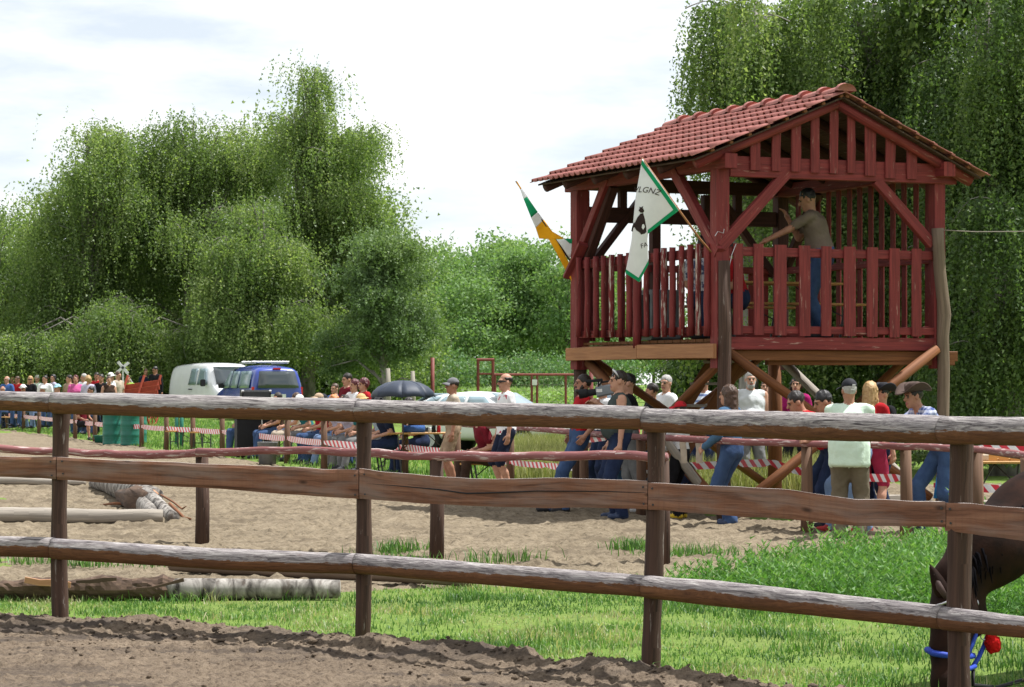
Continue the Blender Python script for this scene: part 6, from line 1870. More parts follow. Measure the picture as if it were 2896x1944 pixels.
def vehicle(name, label, loc, rz, st, paintm, cat, wheels, wr, panes, extras=None):
    """st: stations along +x (front): (x, z_bottom, z_belt, z_top, halfwidth_belt, halfwidth_top)"""
    t = empty(name, loc, rz, label, cat)
    def sec(s):
        x, zb, zm, zt, wb, wt = s
        h = zt - zm; pts = []
        half = [(0.0, zb), (wb * .86, zb), (wb * .97, zb + .08), (wb, zb + (zm - zb) * .5), (wb * .985, zm), (wb + (wt - wb) * .5, zm + h * .52), (wt, zm + h * .86), (wt * .86, zm + h * .97), (wt * .5, zt), (0.0, zt + .01)]
        for (y, z) in half: pts.append((x, y, z))
        for (y, z) in half[-2:0:-1]: pts.append((x, -y, z))
        return pts
    # refine stations
    S = []
    for a, b in zip(st[:-1], st[1:]):
        for q in (0, .5): S.append(tuple(a[i] + (b[i] - a[i]) * q for i in range(6)))
    S.append(st[-1])
    V, F = [], []
    for s in S: V += sec(s)
    n = len(sec(S[0]))
    for i in range(len(S) - 1):
        for j in range(n): F.append([i * n + j, i * n + (j + 1) % n, (i + 1) * n + (j + 1) % n, (i + 1) * n + j])
    F.append(list(range(n))[::-1]); F.append([(len(S) - 1) * n + j for j in range(n)])
    m = MB(); m.add(V, F); o = m.build('body', paintm, t, True)
    md = o.modifiers.new('sub', 'SUBSURF'); md.levels = md.render_levels = 1
    for (x, s_) in [(x, s_) for x in wheels for s_ in (-1, 1)]:
        w = max(s[4] for s in st)
        m = MB(); m.tube([(x, s_ * (w - .17), wr), (x, s_ * (w - .14), wr), (x, s_ * (w - .02), wr), (x, s_ * (w + .005), wr)], [wr * .93, wr, wr, wr * .9], 18); ty = m.build('tyre', M_RUBBER, t, True)
        m = MB(); m.tube([(x, s_ * (w - .03), wr), (x, s_ * (w + .012), wr)], wr * .62, 14); m.build('rim', M_RIM, ty)
    for (nm, mat, quad) in panes:
        m = MB(); q = [Vector(p) for p in quad]; vs, fs = [], []
        nn = (q[1] - q[0]).cross(q[3] - q[0]).normalized()
        N = 4
        for i in range(N + 1):
            for j in range(N + 1):
                a = q[0].lerp(q[1], i / N); b = q[3].lerp(q[2], i / N); vs.append(a.lerp(b, j / N) + nn * .012 * math.sin(math.pi * i / N) * math.sin(math.pi * j / N))
        for i in range(N):
            for j in range(N): fs.append([i * (N + 1) + j, (i + 1) * (N + 1) + j, (i + 1) * (N + 1) + j + 1, i * (N + 1) + j + 1])
        m.add(vs, fs); o = m.build(nm, mat, t, True); sm = o.modifiers.new('t', 'SOLIDIFY'); sm.thickness = .012
    if extras: extras(t)
    return t

def side_panes(lst, wb, wt, zb, zt, mat):
    out = []
    for (x0, x1, x2, x3) in lst:       # bottom rear, bottom front, top front, top rear
        for s in (1, -1):
            q = [(x0, s * (wb + .012), zb), (x1, s * (wb + .012), zb), (x2, s * (wt + .035), zt), (x3, s * (wt + .035), zt)]
            out.append(('window', mat, q if s < 0 else q[::-1]))
    return out
# white panel van, nose towards the right
van_st = [(-2.35, .45, 1.12, 1.70, .84, .70), (-2.28, .34, 1.12, 1.86, .91, .74), (-.5, .32, 1.12, 1.93, .92, .75), (1.05, .32, 1.12, 1.90, .92, .74), (1.30, .32, 1.10, 1.78, .92, .70), (1.72, .32, 1.05, 1.38, .91, .72), (1.95, .32, 1.00, 1.16, .90, .76), (2.30, .36, .88, .98, .86, .72), (2.40, .42, .74, .84, .80, .66)]
vp = side_panes([(-.35, .35, .32, -.30), (.48, 1.42, 1.10, .52)], .905, .755, 1.16, 1.72, M_GLASSL)
vp += [('windscreen', M_GLASS, [(1.96, -.76, 1.20), (1.96, .76, 1.20), (1.38, .66, 1.78), (1.38, -.66, 1.78)])]
def van_x(t):
    for s in (-1, 1):
        part('mirror', M_BLACK, t, lambda m: m.box((1.42, s * 1.05, 1.22), (.10, .16, .24), ch=.03))
        part('headlight', M_LAMP, t, lambda m: m.box((2.36, s * .62, .80), (.08, .26, .14), ch=.02))
        part('door_handle', M_BLACK, t, lambda m: m.box((-.1, s * .935, 1.0), (.34, .02, .03)))
    part('bumper', M_BLACK, t, lambda m: m.box((2.38, 0, .48), (.14, 1.6, .2), ch=.04))
    part('grille', M_BLACK, t, lambda m: m.box((2.40, 0, .80), (.05, .9, .11), ch=.01))
vx = XD(572, 88)
vehicle('white_van', 'white panel van parked under the birches', (vx - .1, 93.0, gzs(vx, 88)), R(-62), van_st, M_VANW, 'van', (-1.45, 1.5), .32, vp, van_x)
# blue high-roof car seen from behind
bl_st = [(-2.15, .50, 1.00, 1.20, .78, .66), (-2.08, .32, 1.02, 1.55, .85, .70), (-1.98, .30, 1.02, 1.72, .88, .70), (-.9, .28, 1.02, 1.80, .89, .70), (.2, .28, 1.00, 1.76, .89, .69), (.75, .28, .98, 1.42, .88, .70), (1.15, .28, .95, 1.10, .87, .74), (1.85, .32, .80, .92, .84, .70), (2.1, .42, .66, .74, .74, .6)]
bp = side_panes([(-1.85, -.75, -.72, -1.78), (-.62, .12, .05, -.60), (.2, .92, .35, .18)], .89, .74, 1.06, 1.60, M_GLASSL)
bp += [('rear_window', M_GLASS, [(-2.20, .70, 1.06), (-2.20, -.70, 1.06), (-2.06, -.60, 1.60), (-2.06, .60, 1.60)]), ('windscreen', M_GLASS, [(1.14, -.72, 1.14), (1.14, .72, 1.14), (.42, .62, 1.70), (.42, -.62, 1.70)])]
def bl_x(t):
    for s in (-1, 1):
        part('roof_bar', M_STEEL, t, lambda m: m.beam((-1.5, s * .56, 1.87), (.1, s * .56, 1.86), .05, .05))
        part('tail_light', M_TAIL, t, lambda m: m.box((-2.06, s * .80, .92), (.1, .12, .34), ch=.02))
        part('mirror', M_BLACK, t, lambda m: m.box((.72, s * 1.0, 1.12), (.1, .18, .16), ch=.03))
    for x in (-1.35, -.35): part('cross_bar', M_STEEL, t, lambda m: m.beam((x, -.64, 1.90), (x, .64, 1.90), .09, .05))
    part('brake_light', M_TAIL, t, lambda m: m.box((-2.03, 0, 1.68), (.04, .26, .05)))
    part('bumper', M_BLUE, t, lambda m: m.box((-2.13, 0, .48), (.14, 1.55, .22), ch=.05))
    part('number_plate', M_CAPW, t, lambda m: m.box((-2.17, 0, .80), (.02, .52, .11), ch=.003))
bx_ = XD(748, 87)
vehicle('blue_car', 'blue high-roofed car with silver roof bars seen from behind', (bx_ - .3, 87.5, gzs(bx_, 87)), R(114), bl_st, M_BLUE, 'car', (-1.35, 1.35), .31, bp, bl_x)
# white hatchback
wc_st = [(-2.0, .48, .86, .98, .72, .60), (-1.9, .32, .90, 1.10, .80, .62), (-1.35, .28, .92, 1.33, .83, .58), (-.5, .26, .92, 1.42, .84, .58), (.15, .26, .90, 1.38, .84, .58), (.55, .26, .90, 1.15, .84, .62), (.95, .26, .88, .97, .83, .68), (1.7, .30, .74, .84, .80, .64), (2.0, .40, .60, .68, .68, .56)]
wp = side_panes([(-1.75, -1.35, -1.0, -1.25), (-1.25, -.35, -.35, -.9), (-.25, .62, .18, -.25)], .84, .615, .95, 1.30, M_GLASSL)
wp += [('windscreen', M_GLASSL, [(.97, -.66, 1.0), (.97, .66, 1.0), (.30, .54, 1.385), (.30, -.54, 1.385)]), ('rear_window', M_GLASSL, [(-1.97, .60, 1.08), (-1.97, -.60, 1.08), (-1.44, -.52, 1.37), (-1.44, .52, 1.37)])]
wx_ = XD(1395, 62)
vehicle('white_car', 'white hatchback parked behind the man with sunglasses', (wx_ + .0, 62.0, 0), R(-32), wc_st, M_CARW, 'car', (-1.25, 1.3), .29, wp, None)
# dark car in the shade
dx_ = XD(470, 100)
vehicle('dark_car', 'dark car standing in the shade left of the white van', (dx_ - 1.2, 99, gzs(dx_, 99)), R(-10), wc_st, paint('black_car_paint', (.012, .012, .015)), 'car', (-1.25, 1.3), .29, wp[:6], None)

# ---------------------------------------------------------------- props by the far fence
M_BARREL = plain('green_barrel_paint', (.014, .15, .105), (.010, .11, .078), 4, .45, .4)
def barrel(label, px, d, r=.255, h=.80):
    x = XD(px, d); m = MB()
    pr = [(0, 0), (r, 0), (r * 1.03, .02), (r, .05)]
    for z in (.27, .54): pr += [(r, z * h / .8 - .03), (r * 1.045, z * h / .8), (r, z * h / .8 + .03)]
    pr += [(r, h - .04), (r * 1.03, h - .02), (r, h), (r * .93, h - .02), (0, h - .02)]
    m.lathe(pr, 22)
    for z in (.12, .18, .4, .46, .66): m.lathe([(r, z * h / .8 - .01), (r * 1.012, z * h / .8), (r, z * h / .8 + .01)], 22)
    o = m.build('barrel', M_BARREL, None, True); o.location = (x, d, gzs(x, d))
    return tag(o, label, 'barrel', 'green barrels')
barrel('green steel barrel, left one of the front pair by the far fence', 318, 69.4)
barrel('green steel barrel, right one of the front pair by the far fence', 369, 68.6)
barrel('green steel barrel standing behind the right one', 388, 71.0)
# rust red cart box
M_RUST = plain('rust_red_paint', (.33, .055, .025), (.24, .04, .02), 5, .7)
cx_, cd = XD(388, 86), 86.0
cart = empty('cart', (cx_, cd, gzs(cx_, cd)), R(-20), 'tipped rust-red wooden cart beside the far crowd', 'cart')
for i in range(5): part('plank', M_RUST, cart, lambda m: m.beam((-.75, .1 * i - .2, .55 + .17 * i), (.75, .1 * i - .2, .75 + .17 * i), .035, .16))
for x in (-.6, 0, .6): part('rib', M_RUST, cart, lambda m: m.beam((x, -.3, .4), (x + .1, .3, 1.65), .06, .06))
for s in (-1, 1):
    m = MB(); ring = [(s * .55 + 0, .38 * math.cos(a), .40 + .38 * math.sin(a)) for a in np.linspace(0, 6.283, 17)]
    m.tube(ring, .03, 6, cap=False); w_ = m.build('wheel', M_RUST, cart)
    for q in range(4):
        a = q * math.pi / 4; part('spoke', M_RUST, w_, lambda m: m.beam((s * .55, -.36 * math.cos(a), .40 - .36 * math.sin(a)), (s * .55, .36 * math.cos(a), .40 + .36 * math.sin(a)), .03, .03))
# white wind wheel on a pole behind the crowd
wx2, wd2 = XD(348, 93), 93.0
ww = empty('wind_wheel', (wx2, wd2, gzs(wx2, wd2)), 0, 'small white garden wind wheel above the far crowd', 'wind wheel')
part('pole', M_CAPW, ww, lambda m: m.tube([(0, 0, 0), (0, 0, 1.85)], .03, 8))
for q in range(4):
    a = R(40 + 90 * q)
    part('blade', M_CAPW, ww, lambda m: m.beam((.04 * math.cos(a), -.06, 1.85 + .04 * math.sin(a)), (.27 * math.cos(a), -.06, 1.85 + .27 * math.sin(a)), .02, .10, (math.sin(a), 0, -math.cos(a))))
part('hub', M_DARKMETAL, ww, lambda m: m.tube([(0, .02, 1.85), (0, -.1, 1.85)], .05, 10))
part('support', M_CAPW, ww, lambda m: m.beam((.05, 0, 1.8), (.45, 0, 1.1), .03, .03))
# small benches on the grass
bench_set('bench', 'left one of two orange folding benches on the grass', at_px(510, 64.5), R(70), 1.1, .26, .46, 'bench', 'folding benches on the grass')
bench_set('bench', 'right one of two orange folding benches on the grass', at_px(572, 63.0), R(78), 1.1, .26, .46, 'bench', 'folding benches on the grass')
part_ = MB(); gx, gd = XD(500, 66.5), 66.5
part_.tube([(0, 0, -.1), (0, 0, 1.0)], .05, 10); part_.tube([(.12, 0, -.1), (.12, 0, 1.0)], .05, 10); part_.beam((-.05, 0, .92), (.17, 0, .92), .04, .05)
o = part_.build('bollard', M_BARREL, None, True); o.location = (gx, gd, gzs(gx, gd)); tag(o, 'green double bollard behind the orange benches', 'bollard')
# loudspeaker on a cloth covered table
lx, ld = XD(722, 57.0), 57.0
ls = empty('loudspeaker', (lx, ld, gzs(lx, ld) + .86), R(12), 'black loudspeaker box on the cloth-covered table', 'loudspeaker')
part('cabinet', M_BLACK, ls, lambda m: m.box((0, 0, .30), (.62, .45, .6), ch=.02))
part('grille', M_DARKMETAL, ls, lambda m: m.box((0, -.235, .30), (.56, .02, .54)))
part('handle', M_STEEL, ls, lambda m: m.tube([(.1, -.26, .36), (.13, -.28, .30), (.1, -.26, .22)], .014, 6))
for q in range(4): part('corner', M_STEEL, ls, lambda m: m.box(((q % 2 * 2 - 1) * .295, -.2, .03 + (q // 2) * .545), (.05, .09, .05), ch=.01))
ct = empty('covered_table', (lx, ld, gzs(lx, ld)), R(12), 'table draped with black cloth under the loudspeaker', 'table')
part('cloth', M_BLACK, ct, lambda m: m.beam((-.42, 0, .44), (.42, 0, .44), .55, .84, ch=.04))
part('top', M_DARKMETAL, ct, lambda m: m.beam((-.44, 0, .85), (.44, 0, .85), .58, .02))
part('leg', M_STEEL, ct, lambda m: m.tube([(.15, -.36, 0), (.1, -.36, .85)], .015, 6))
bx2 = XD(782, 54.6)
m = MB(); m.lathe([(0, 0), (.17, 0), (.2, .42), (.21, .44), (.19, .44), (.16, .05), (0, .05)], 18); o = m.build('bucket', plain('grey_plastic', (.17, .17, .17)), None, True); o.location = (bx2, 52.6, gzs(bx2, 52.6)); tag(o, 'grey plastic bucket at the feet of the seated row', 'bucket')
m = MB(); m.lathe([(0, 0), (.2, 0), (.25, .2), (.26, .21), (.23, .2), (.18, .03), (0, .03)], 18); o = m.build('basin', M_BARREL, None, True); o.location = (XD(285, 71), 71.3, gzs(XD(285, 71), 71.3)); tag(o, 'low green basin beside the barrels', 'basin')
# umbrella
M_UMB = plain('dark_umbrella_cloth', (.04, .05, .075), (.03, .038, .056), 3, .55, .25)
ux, ud = XD(1140, 45.0), 45.0
um = empty('umbrella', (ux, ud, .55), 0, 'dark blue umbrella held open over seated spectators', 'umbrella')
n = 8; tz = HC - (1076 - YH) / FPX * ud - .55; rz_ = HC - (1133 - YH) / FPX * ud - .55
for j in range(n):
    m = MB(); a0, a1 = 2 * math.pi * j / n, 2 * math.pi * (j + 1) / n; vs, fs = [], []
    for i in range(6):
        t = i / 5; rr_ = .56 * math.sin(t * 1.45) / math.sin(1.45); z = rz_ + (tz - rz_) * math.cos(t * 1.45) ** .9
        for q in range(5):
            a = a0 + (a1 - a0) * q / 4; dip = 1 - .06 * math.sin(math.pi * q / 4) * t
            vs.append((rr_ * dip * math.cos(a), rr_ * dip * math.sin(a), z + .02 * math.sin(math.pi * q / 4) * t))
    for i in range(5):
        for q in range(4): fs.append([i * 5 + q, (i + 1) * 5 + q, (i + 1) * 5 + q + 1, i * 5 + q + 1])
    m.add(vs, fs); o = m.build('canopy_panel', M_UMB, um, True); sm = o.modifiers.new('t', 'SOLIDIFY'); sm.thickness = .003
    part('rib', M_DARKMETAL, um, lambda m: m.tube([(.03 * math.cos(a0), .03 * math.sin(a0), tz - .06), (.35 * math.cos(a0), .35 * math.sin(a0), rz_ + (tz - rz_) * .62), (.56 * math.cos(a0), .56 * math.sin(a0), rz_ - .004)], .004, 5))
part('shaft', M_DARKMETAL, um, lambda m: m.tube([(0, 0, 0), (0, 0, tz + .05)], .008, 6))
part('handle', M_POST, um, lambda m: m.tube([(0, 0, .1), (0, 0, 0), (.03, 0, -.04), (.06, 0, 0)], .014, 7))
# wooden table beside the umbrella
tb = bench_set('bench_table', 'folding wooden table beside the umbrella with bottles on it', at_px(1190, 45.6), R(18), 1.3, .5, .76, 'table')
bx3, bd3 = XD(1172, 45.5), 45.5
m = MB(); m.beam((-.18, 0, .06), (.18, 0, .06), .2, .12, ch=.05); o = m.build('bag', BLUET, None, True); o.location = (bx3, bd3, .76); tag(o, 'blue cloth bag on the table by the umbrella', 'bag')
for i, (px, mt, lb) in enumerate(((1215, M_CAPW, 'small white cup on the table by the umbrella'), (1226, M_BLACK, 'dark bottle on the table by the umbrella'), (1240, M_CAPR, 'reddish drinks can on the table by the umbrella'))):
    m = MB(); hh_ = (.09, .22, .13)[i]; m.lathe([(0, 0), (.033, 0), (.034, hh_ * .6), (.03 if i != 1 else .014, hh_ * .8), (.03 if i != 1 else .014, hh_), (0, hh_)], 12)
    o = m.build(('cup', 'bottle', 'can')[i], mt, None, True); o.location = (XD(px, 45.3), 45.45 + .02 * i, .76); tag(o, lb, ('cup', 'bottle', 'can')[i])
# stool for the seated ones: long benches
bench_set('bench', 'long bench under the seated row of spectators', at_px(942, 52.6), R(-72), 9.0, .26, .50, 'bench')
bench_set('bench', 'bench under the person in maroon', at_px(1392, 39.55), R(20), 1.0, .26, .42, 'bench')
bench_set('bench', 'bench behind the table by the umbrella', at_px(1188, 46.0), R(20), 1.9, .26, .42, 'bench')
bench_set('bench', 'bench under the grey-haired man left of the loudspeaker', at_px(712, 58.5), R(60), .9, .26, .50, 'bench')
bench_set('bench', 'long bench under the front seated people of the far left crowd', at_px(85, 89.6), R(-68), 9.0, .28, .43, 'bench')

# ---------------------------------------------------------------- gate and posts before the maize
M_GATE = plain('red_oxide_steel', (.22, .055, .045), (.15, .04, .035), 8, .6)
gd_ = 95.0
pl = P(1223, 1012, gd_)
m = MB(); m.tube([(0, 0, -.1), (0, 0, pl.z)], .075, 10); o = m.build('steel_post', M_GATE, None, True); o.location = (pl.x, gd_, 0); tag(o, 'single red steel post right of the juniper', 'post')
gt = empty('steel_gate', (XD(1373, gd_), gd_, 0), 0, 'red steel gate frame standing before the maize field', 'gate')
a = P(1352, 1018, gd_).x - gt.location.x; b = P(1394, 1018, gd_).x - gt.location.x; zt = P(0, 1018, gd_).z
for x in (a, b): part('post', M_GATE, gt, lambda m: m.tube([(x, 0, -.1), (x, 0, zt)], .055, 10))
part('lintel', M_GATE, gt, lambda m: m.tube([(a - .05, 0, zt), (b + .05, 0, zt)], .055, 10))
part('bar', M_GATE, gt, lambda m: m.tube([(a, 0, P(0, 1058, gd_).z), (b, 0, P(0, 1058, gd_).z)], .035, 8))
g2 = empty('mesh_gate', (XD(1510, gd_), gd_, 0), 0, 'long low red steel gate with wire mesh before the maize', 'gate')
x0, x1, zt = P(1398, 0, gd_).x - g2.location.x, P(1640, 0, gd_).x - g2.location.x, P(0, 1060, gd_).z
part('top_bar', M_GATE, g2, lambda m: m.tube([(x0, 0, zt), (x1, 0, zt)], .045, 8))
part('bottom_bar', M_GATE, g2, lambda m: m.tube([(x0, 0, .25), (x1, 0, .25)], .04, 8))
for px in (1400, 1504, 1519, 1600, 1638):
    x = P(px, 0, gd_).x - g2.location.x; part('upright', M_GATE, g2, lambda m: m.tube([(x, 0, -.05), (x, 0, zt)], .045, 8))
m = MB()
for x in np.arange(x0, x1, .16): m.beam((x, 0, .25), (x, 0, zt), .008, .008)
for z in np.arange(.35, zt, .2): m.beam((x0, 0, z), (x1, 0, z), .008, .008)
m.build('wire_mesh', M_GREYW, g2)['kind'] = 'stuff'
part('lock_plate', M_CAPW, g2, lambda m: m.box((P(1512, 0, gd_).x - g2.location.x, -.06, P(0, 1082, gd_).z), (.18, .02, .2), ch=.02))
# the post behind the tower on the same fence line
pl = P(1672, 1020, 60)
m = MB(); m.tube([(0, 0, -.1), (0, 0, pl.z)], .05, 10); o = m.build('steel_post', M_GATE, None, True); o.location = (pl.x, 60, 0); tag(o, 'red post seen between the tower leg and the video camera', 'post')
# grey fence posts by the juniper
for i, px in enumerate((1097, 1167)):
    d = 90; z = P(0, 1056, d).z
    m = MB(); m.tube([(0, 0, -.1), (.02, 0, z * .6), (0, 0, z)], [.09, .085, .07], 9, 0, .06, True, i); o = m.build('wooden_post', M_GREYW, None, True); o.location = (XD(px, d), d, gzs(XD(px, d), d)); tag(o, ('grey wooden post in front of the juniper', 'grey wooden post at the right foot of the juniper')[i], 'post', 'grey posts by the juniper')

# ---------------------------------------------------------------- under and beside the tower
# shoulder camera of the cameraman
vc = empty('video_camera', P(1700, 1105, 32.2), R(-4), 'grey professional video camera aimed to the left', 'camera')
M_CAMG = plain('grey_camera_shell', (.20, .22, .24), rough=.45)
part('body', M_CAMG, vc, lambda m: m.beam((-.06, 0, -.02), (.20, 0, .03), .11, .13, ch=.02))
part('lens', M_BLACK, vc, lambda m: m.tube([(-.06, 0, -.015), (-.16, 0, -.03), (-.17, 0, -.03), (-.27, 0, -.045)], [.04, .045, .055, .06], 14))
part('viewfinder', M_BLACK, vc, lambda m: m.beam((-.18, -.04, .11), (.02, -.04, .13), .035, .035))
part('viewfinder_arm', M_BLACK, vc, lambda m: m.beam((-.03, -.03, .04), (-.03, -.04, .12), .02, .02))
part('handle', M_BLACK, vc, lambda m: m.tube([(-.02, 0, .06), (.0, 0, .10), (.14, 0, .12), (.17, 0, .07)], .012, 7))
part('side_panel', M_CAPW, vc, lambda m: m.box((-.02, -.062, .0), (.07, .004, .04)))
part('battery', M_BLACK, vc, lambda m: m.box((.235, 0, .03), (.07, .10, .12), ch=.01))
# bench table at the right edge
bt = bench_set('bench_table', 'folding table with wooden box at the right edge behind the fence', at_px(2822, 29.6), R(4), .95, .5, .74, 'table')
bxo = empty('wooden_box', P(2830, 1313, 29.6), R(6), 'shallow wooden box on the folding table at right edge', 'box')
bxo.location.z = .742
for i in range(5): part('slat', M_TABLE, bxo, lambda m: m.beam((-.26 + .13 * i - .055, -.12, .035), (-.26 + .13 * i + .055, -.12, .035), .015, .07))
part('base', M_TABLE, bxo, lambda m: m.beam((-.3, 0, .012), (.3, 0, .012), .24, .02))
part('slat', M_TABLE, bxo, lambda m: m.beam((-.31, .12, .035), (.31, .12, .035), .015, .07))
wb2 = at_px(2768, 29.5); m = MB(); m.beam((-.1, 0, .035), (.1, 0, .035), .12, .07, ch=.01); o = m.build('box', BEIGE, None); o.location = (wb2[0], wb2[1], .742); tag(o, 'small pale carton on the folding table at right edge', 'box')
# blue cloth hanging from the rail
m = MB(); vs, fs = [], []
bc = [(2658, 1262, 2705, 1262), (2655, 1310, 2700, 1310), (2646, 1370, 2690, 1370), (2640, 1410, 2672, 1410)]
for i, (x0, y0, x1, y1) in enumerate(bc):
    for j in range(9): vs.append(P(x0 + (x1 - x0) * j / 8, y0, 28.4 + .03 * math.sin(j * 1.9 + i)))
for i in range(3):
    for j in range(8): fs.append([i * 9 + j, i * 9 + j + 1, (i + 1) * 9 + j + 1, (i + 1) * 9 + j])
m.add(vs, fs); o = m.build('hanging_cloth', plain('bright_blue_cloth', (.02, .24, .62)), None, True); o.modifiers.new('t', 'SOLIDIFY').thickness = .004
tag(o, 'bright blue cloth hanging behind the cowboy hat man', 'cloth')
# sawn beams lying behind the rail
for i, (px0, px1, py, d, lb) in enumerate(((2480, 2570, 1385, 33.0, 'pale sawn beam lying on the ground behind the cowboy hat man'), (2740, 2850, 1402, 31.5, 'pale sawn beam lying under the folding table'))):
    m = MB(); a, b = XD(px0, d), XD(px1, d); m.beam((a, d, .1), (b, d + .3, .1), .22, .2, (0, 0, 1), 2, .01); tag(m.build('beam', M_GREYW), lb, 'beam')
# scarf of the child and a white bag on the deck table
sc_ = MB()
for s in (0, 1):
    a = P(1932 + 44 * s, 1238, 31.05); sc_.beam(a, a + Vector((.01, 0, -.30)), .03, .07, (1, 0, 0), 4, .012)
tag(sc_.build('scarf', BEIGE), 'pale scarf hanging over the rail beside the denim jacket', 'scarf')
c = TWORLD(2.35, 1.72, ZF + .745)
m = MB(); m.lathe([(0, 0), (.10, 0), (.13, .08), (.12, .17), (.06, .21), (0, .2)], 12); o = m.build('bag', WHITE_T, None, True); o.location = c; tag(o, 'white bag on the table in the tower', 'bag')
for i, (u, v) in enumerate(((1.05, 1.7), (1.45, 1.62))):
    m = MB(); m.lathe([(0, 0), (.03, 0), (.038, .1), (.034, .1), (.027, .01), (0, .01)], 12); o = m.build('cup', M_CAPW, None, True); o.location = TWORLD(u, v, ZF + .745); tag(o, ('white cup on the tower table near the corner post', 'white cup in the middle of the tower table')[i], 'cup', 'cups on the tower table')
c = TWORLD(.25, 2.1, ZF); sp_ = empty('amplifier', c, TA, 'pale grey amplifier case standing on the deck behind the left railing', 'amplifier')
part('case', M_CAMG, sp_, lambda m: m.box((0, 0, .32), (.4, .5, .62), ch=.02)); part('panel', M_BLACK, sp_, lambda m: m.box((-.205, 0, .32), (.01, .4, .5)))
# ---------------------------------------------------------------- the grazing horse at the right edge
M_HORSE = plain('dark_bay_coat', (.028, .013, .009), (.011, .007, .006), 9, .75, .06, .15, 80)
M_MANE = plain('black_mane', (.007, .006, .007), (.004, .004, .005), 40, .9, .02, .3, 90, sc=(1, 1, .2))
M_HALTER = plain('blue_halter_webbing', (.02, .06, .42), (.015, .045, .33), 60, .6, .3, .3, 200)
M_POM = plain('red_wool', (.55, .012, .012), (.42, .008, .008), 30, .9, .1, .8, 120)
hd_ = 13.75
def HPX(px, py, dy=0.0): return np.array(P(px, py, hd_ + dy))
# labels: 0 coat, 1 mane
poll = HPX(2712, 1640, .10); eye = HPX(2668, 1735, 0); muz = HPX(2672, 1960, -.12)
with_ = HPX(3060, 1405, .55)
pr = [cone(poll, HPX(2700, 1730, .03), .105, .125, 0, .05), cone(HPX(2698, 1730, .03), HPX(2686, 1830, -.02), .12, .10, 0, .05), cone(HPX(2686, 1830, -.02), HPX(2676, 1930, -.10), .096, .078, 0, .04), cone(HPX(2676, 1930, -.10), HPX(2676, 1985, -.13), .076, .066, 0, .03),
      ell(HPX(2748, 1745, .10), (.085, .10, .115), 0, None, .06), cone(HPX(2655, 1726, -.05), HPX(2654, 1748, -.06), .036, .03, 0, .02),
      cone(poll, HPX(2800, 1555, .2), .13, .19, 0, .08), cone(HPX(2790, 1555, .2), HPX(2925, 1475, .4), .185, .235, 0, .08), cone(HPX(2925, 1475, .4), with_, .235, .29, 0, .1)]
body0 = np.array(with_) + np.array([.15, .25, -.12])
hind = body0 + np.array([1.15, .55, .02])
pr += [cone(with_, body0 + np.array([.2, .1, -.05]), .29, .32, 0, .1), cone(body0 + np.array([.2, .1, -.08]), hind, .33, .31, 0, .1), ell(hind + np.array([.1, .05, -.02]), (.32, .30, .33), 0, None, .1)]
def leg_p(top, knee, fet, hoof, r):
    return [cone(top, knee, r, r * .55, 0, .06), cone(knee, fet, r * .5, r * .36, 0, .03), cone(fet, hoof, r * .4, r * .5, 0, .03)]
for (c_, s) in ((body0, -1), (body0, 1)):
    t = c_ + np.array([.05 - s * .05, s * .12, -.22]); x, y = t[0], t[1]
    pr += leg_p(t, np.array([x - .05, y, .46]), np.array([x - .05, y, .14]), np.array([x - .09, y - .01, .05]), .12)
for s in (-1, 1):
    t = hind + np.array([.12, s * .13, -.18]); x, y = t[0], t[1]
    pr += leg_p(t, np.array([x - .14, y, .78]), np.array([x + .10, y, .50]), np.array([x + .10, y, .45]), .15)
    pr += [cone((x + .10, y, .50), (x + .06, y, .16), .06, .045, 0, .03), cone((x + .06, y, .16), (x + .02, y, .05), .05, .06, 0, .03)]
cutear = None
V, F = nets(pr, .022)
o = link('horse', fast_mesh('horse', V, F, [M_HORSE], True))
tag(o, 'dark bay horse grazing behind the fence at the right edge, blue halter', 'horse')
def hc_(name, mat, fn, smooth=True):
    m = MB(); fn(m); return m.build(name, mat, o, smooth)
# fine head pieces
def eye_at(px, py, dy):
    v3, f3 = nets([ell(HPX(px, py, dy), (.022, .016, .018), 0, None)], .006); link('eye', fast_mesh('eye', v3, f3, [plain('horse_eye', (.006, .005, .005), rough=.08, spec=.6)], True), o)
eye_at(2655, 1735, -.10)
for (tip, base_, nm) in (((2630, 1598, -.02), (2684, 1700, .0), 0), ((2716, 1590, .12), (2728, 1680, .12), 1)):
    a_, b_ = Vector(HPX(*tip).tolist()), Vector(HPX(*base_).tolist())
    e_ = hc_('ear', M_HORSE, lambda m: m.tube([b_, b_.lerp(a_, .3) + Vector((-.012, -.02, 0)), b_.lerp(a_, .6) + Vector((-.008, -.02, 0)), b_.lerp(a_, .85), a_], [.036, .042, .034, .018, .003], 12))
    m = MB(); m.tube([b_.lerp(a_, .1) + Vector((-.012, -.055, 0)), b_.lerp(a_, .4) + Vector((-.018, -.058, 0)), b_.lerp(a_, .75) + Vector((-.006, -.026, 0))], [.014, .020, .006], 8)
    m.build('ear_lining', plain('ear_lining', (.075, .045, .04)), e_, True)
v3, f3 = nets([ell(HPX(2660, 1968, -.16), (.014, .014, .02), 0, None)], .006); link('nostril', fast_mesh('nostril', v3, f3, [M_BLACK], True), o)
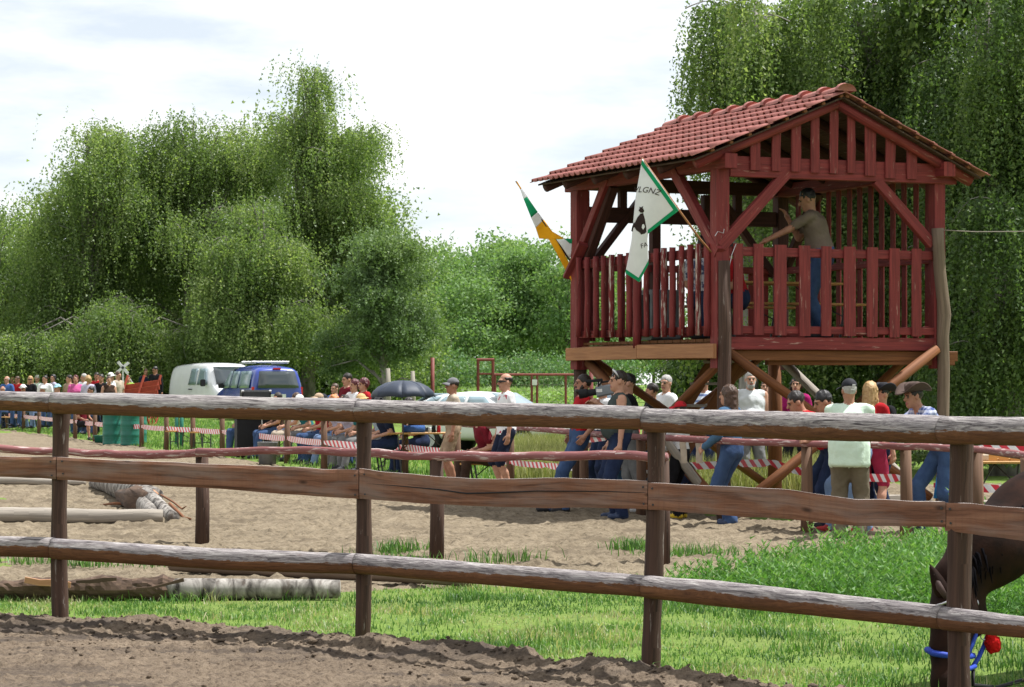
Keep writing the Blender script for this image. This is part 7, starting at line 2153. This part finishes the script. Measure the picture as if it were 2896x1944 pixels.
# mane: many thin hanging locks along the crest
m = MB()
for i in range(150):
    t = random.random(); a = Vector(poll.tolist()).lerp(Vector((with_ + np.array([0, 0, .05])).tolist()), t) + Vector((random.uniform(-.03, .03), -.02, .135 + .11 * t))
    w_ = random.uniform(-.03, .03); ln = random.uniform(.10, .24)
    m.tube([a + Vector((.02, .05, .0)), a + Vector((-.015, -.05, -.01)), a + Vector((w_, -.13 - .05 * t, -ln * .45)), a + Vector((w_ * 1.6, -.16 - .07 * t, -ln))], [.010, .012, .009, .002], 5, cap=False)
m.build('mane', M_MANE, o, True)['kind'] = 'stuff'
for i in range(5):
    a = Vector(HPX(2690 + 6 * i, 1660, -.06).tolist()); hc_('forelock', M_MANE, lambda m: m.tube([a + Vector((0, .05, .03)), a, a + Vector((-.01, -.02, -.10)), a + Vector((-.015, -.03, -.17))], [.014, .014, .010, .003], 6))
# halter
def strap(name, pts, w=.015):
    hc_(name, M_HALTER, lambda m: m.tube([Vector(HPX(*p).tolist()) for p in pts], w, 7))
strap('noseband', [(2712, 1858, .10), (2650, 1842, .02), (2622, 1838, -.06), (2640, 1848, -.115), (2690, 1856, -.135), (2735, 1858, -.09), (2752, 1855, 0)], .017)
strap('cheek_strap', [(2735, 1858, -.09), (2758, 1800, .0), (2762, 1740, .03), (2758, 1700, .03), (2740, 1650, .05)], .014)
strap('throat_strap', [(2758, 1710, .0), (2775, 1740, .06), (2790, 1780, .12)], .012)
strap('jaw_strap', [(2752, 1885, -.02), (2768, 1860, .05), (2784, 1825, .1), (2792, 1800, .12)], .013)
strap('chin_strap', [(2700, 1895, -.14), (2740, 1893, -.1), (2758, 1885, -.03)], .012)
hc_('halter_ring', M_STEEL, lambda m: m.tube([Vector(HPX(2752 + 14 * math.cos(a), 1708 + 16 * math.sin(a), -.03).tolist()) for a in np.linspace(0, 6.28, 13)], .005, 5, cap=False))
hc_('halter_ring', M_STEEL, lambda m: m.tube([Vector(HPX(2783 + 10 * math.cos(a), 1800 + 10 * math.sin(a), .08).tolist()) for a in np.linspace(0, 6.28, 13)], .004, 5, cap=False))
hc_('brow_beads', M_STEEL, lambda m: m.tube([Vector(HPX(*p).tolist()) for p in ((2650, 1712, -.09), (2665, 1708, -.11), (2685, 1700, -.11), (2700, 1695, -.09))], .006, 6))
pc = HPX(2808, 1822, .08)
v3, f3 = nets([ell(pc, (.042, .042, .048), 0, None), cone(pc + np.array([-.02, 0, .05]), pc, .015, .03, 0, .02)], .008, None, lambda G: .010 * vnoise(G * 90, 5)); link('pompom', fast_mesh('pompom', v3, f3, [M_POM], True), o)
m = MB(); m.tube([Vector(HPX(2752, 1895, 0).tolist()), Vector(HPX(2752, 1938, -.05).tolist()), Vector(HPX(2820, 1945, .1).tolist()), Vector(HPX(2960, 1905, .6).tolist()), Vector((4.2, 15.6, .15))], .011, 7); tag(m.build('lead_rope', M_BLACK, None, True), 'dark lead rope running from the halter to the right', 'rope')
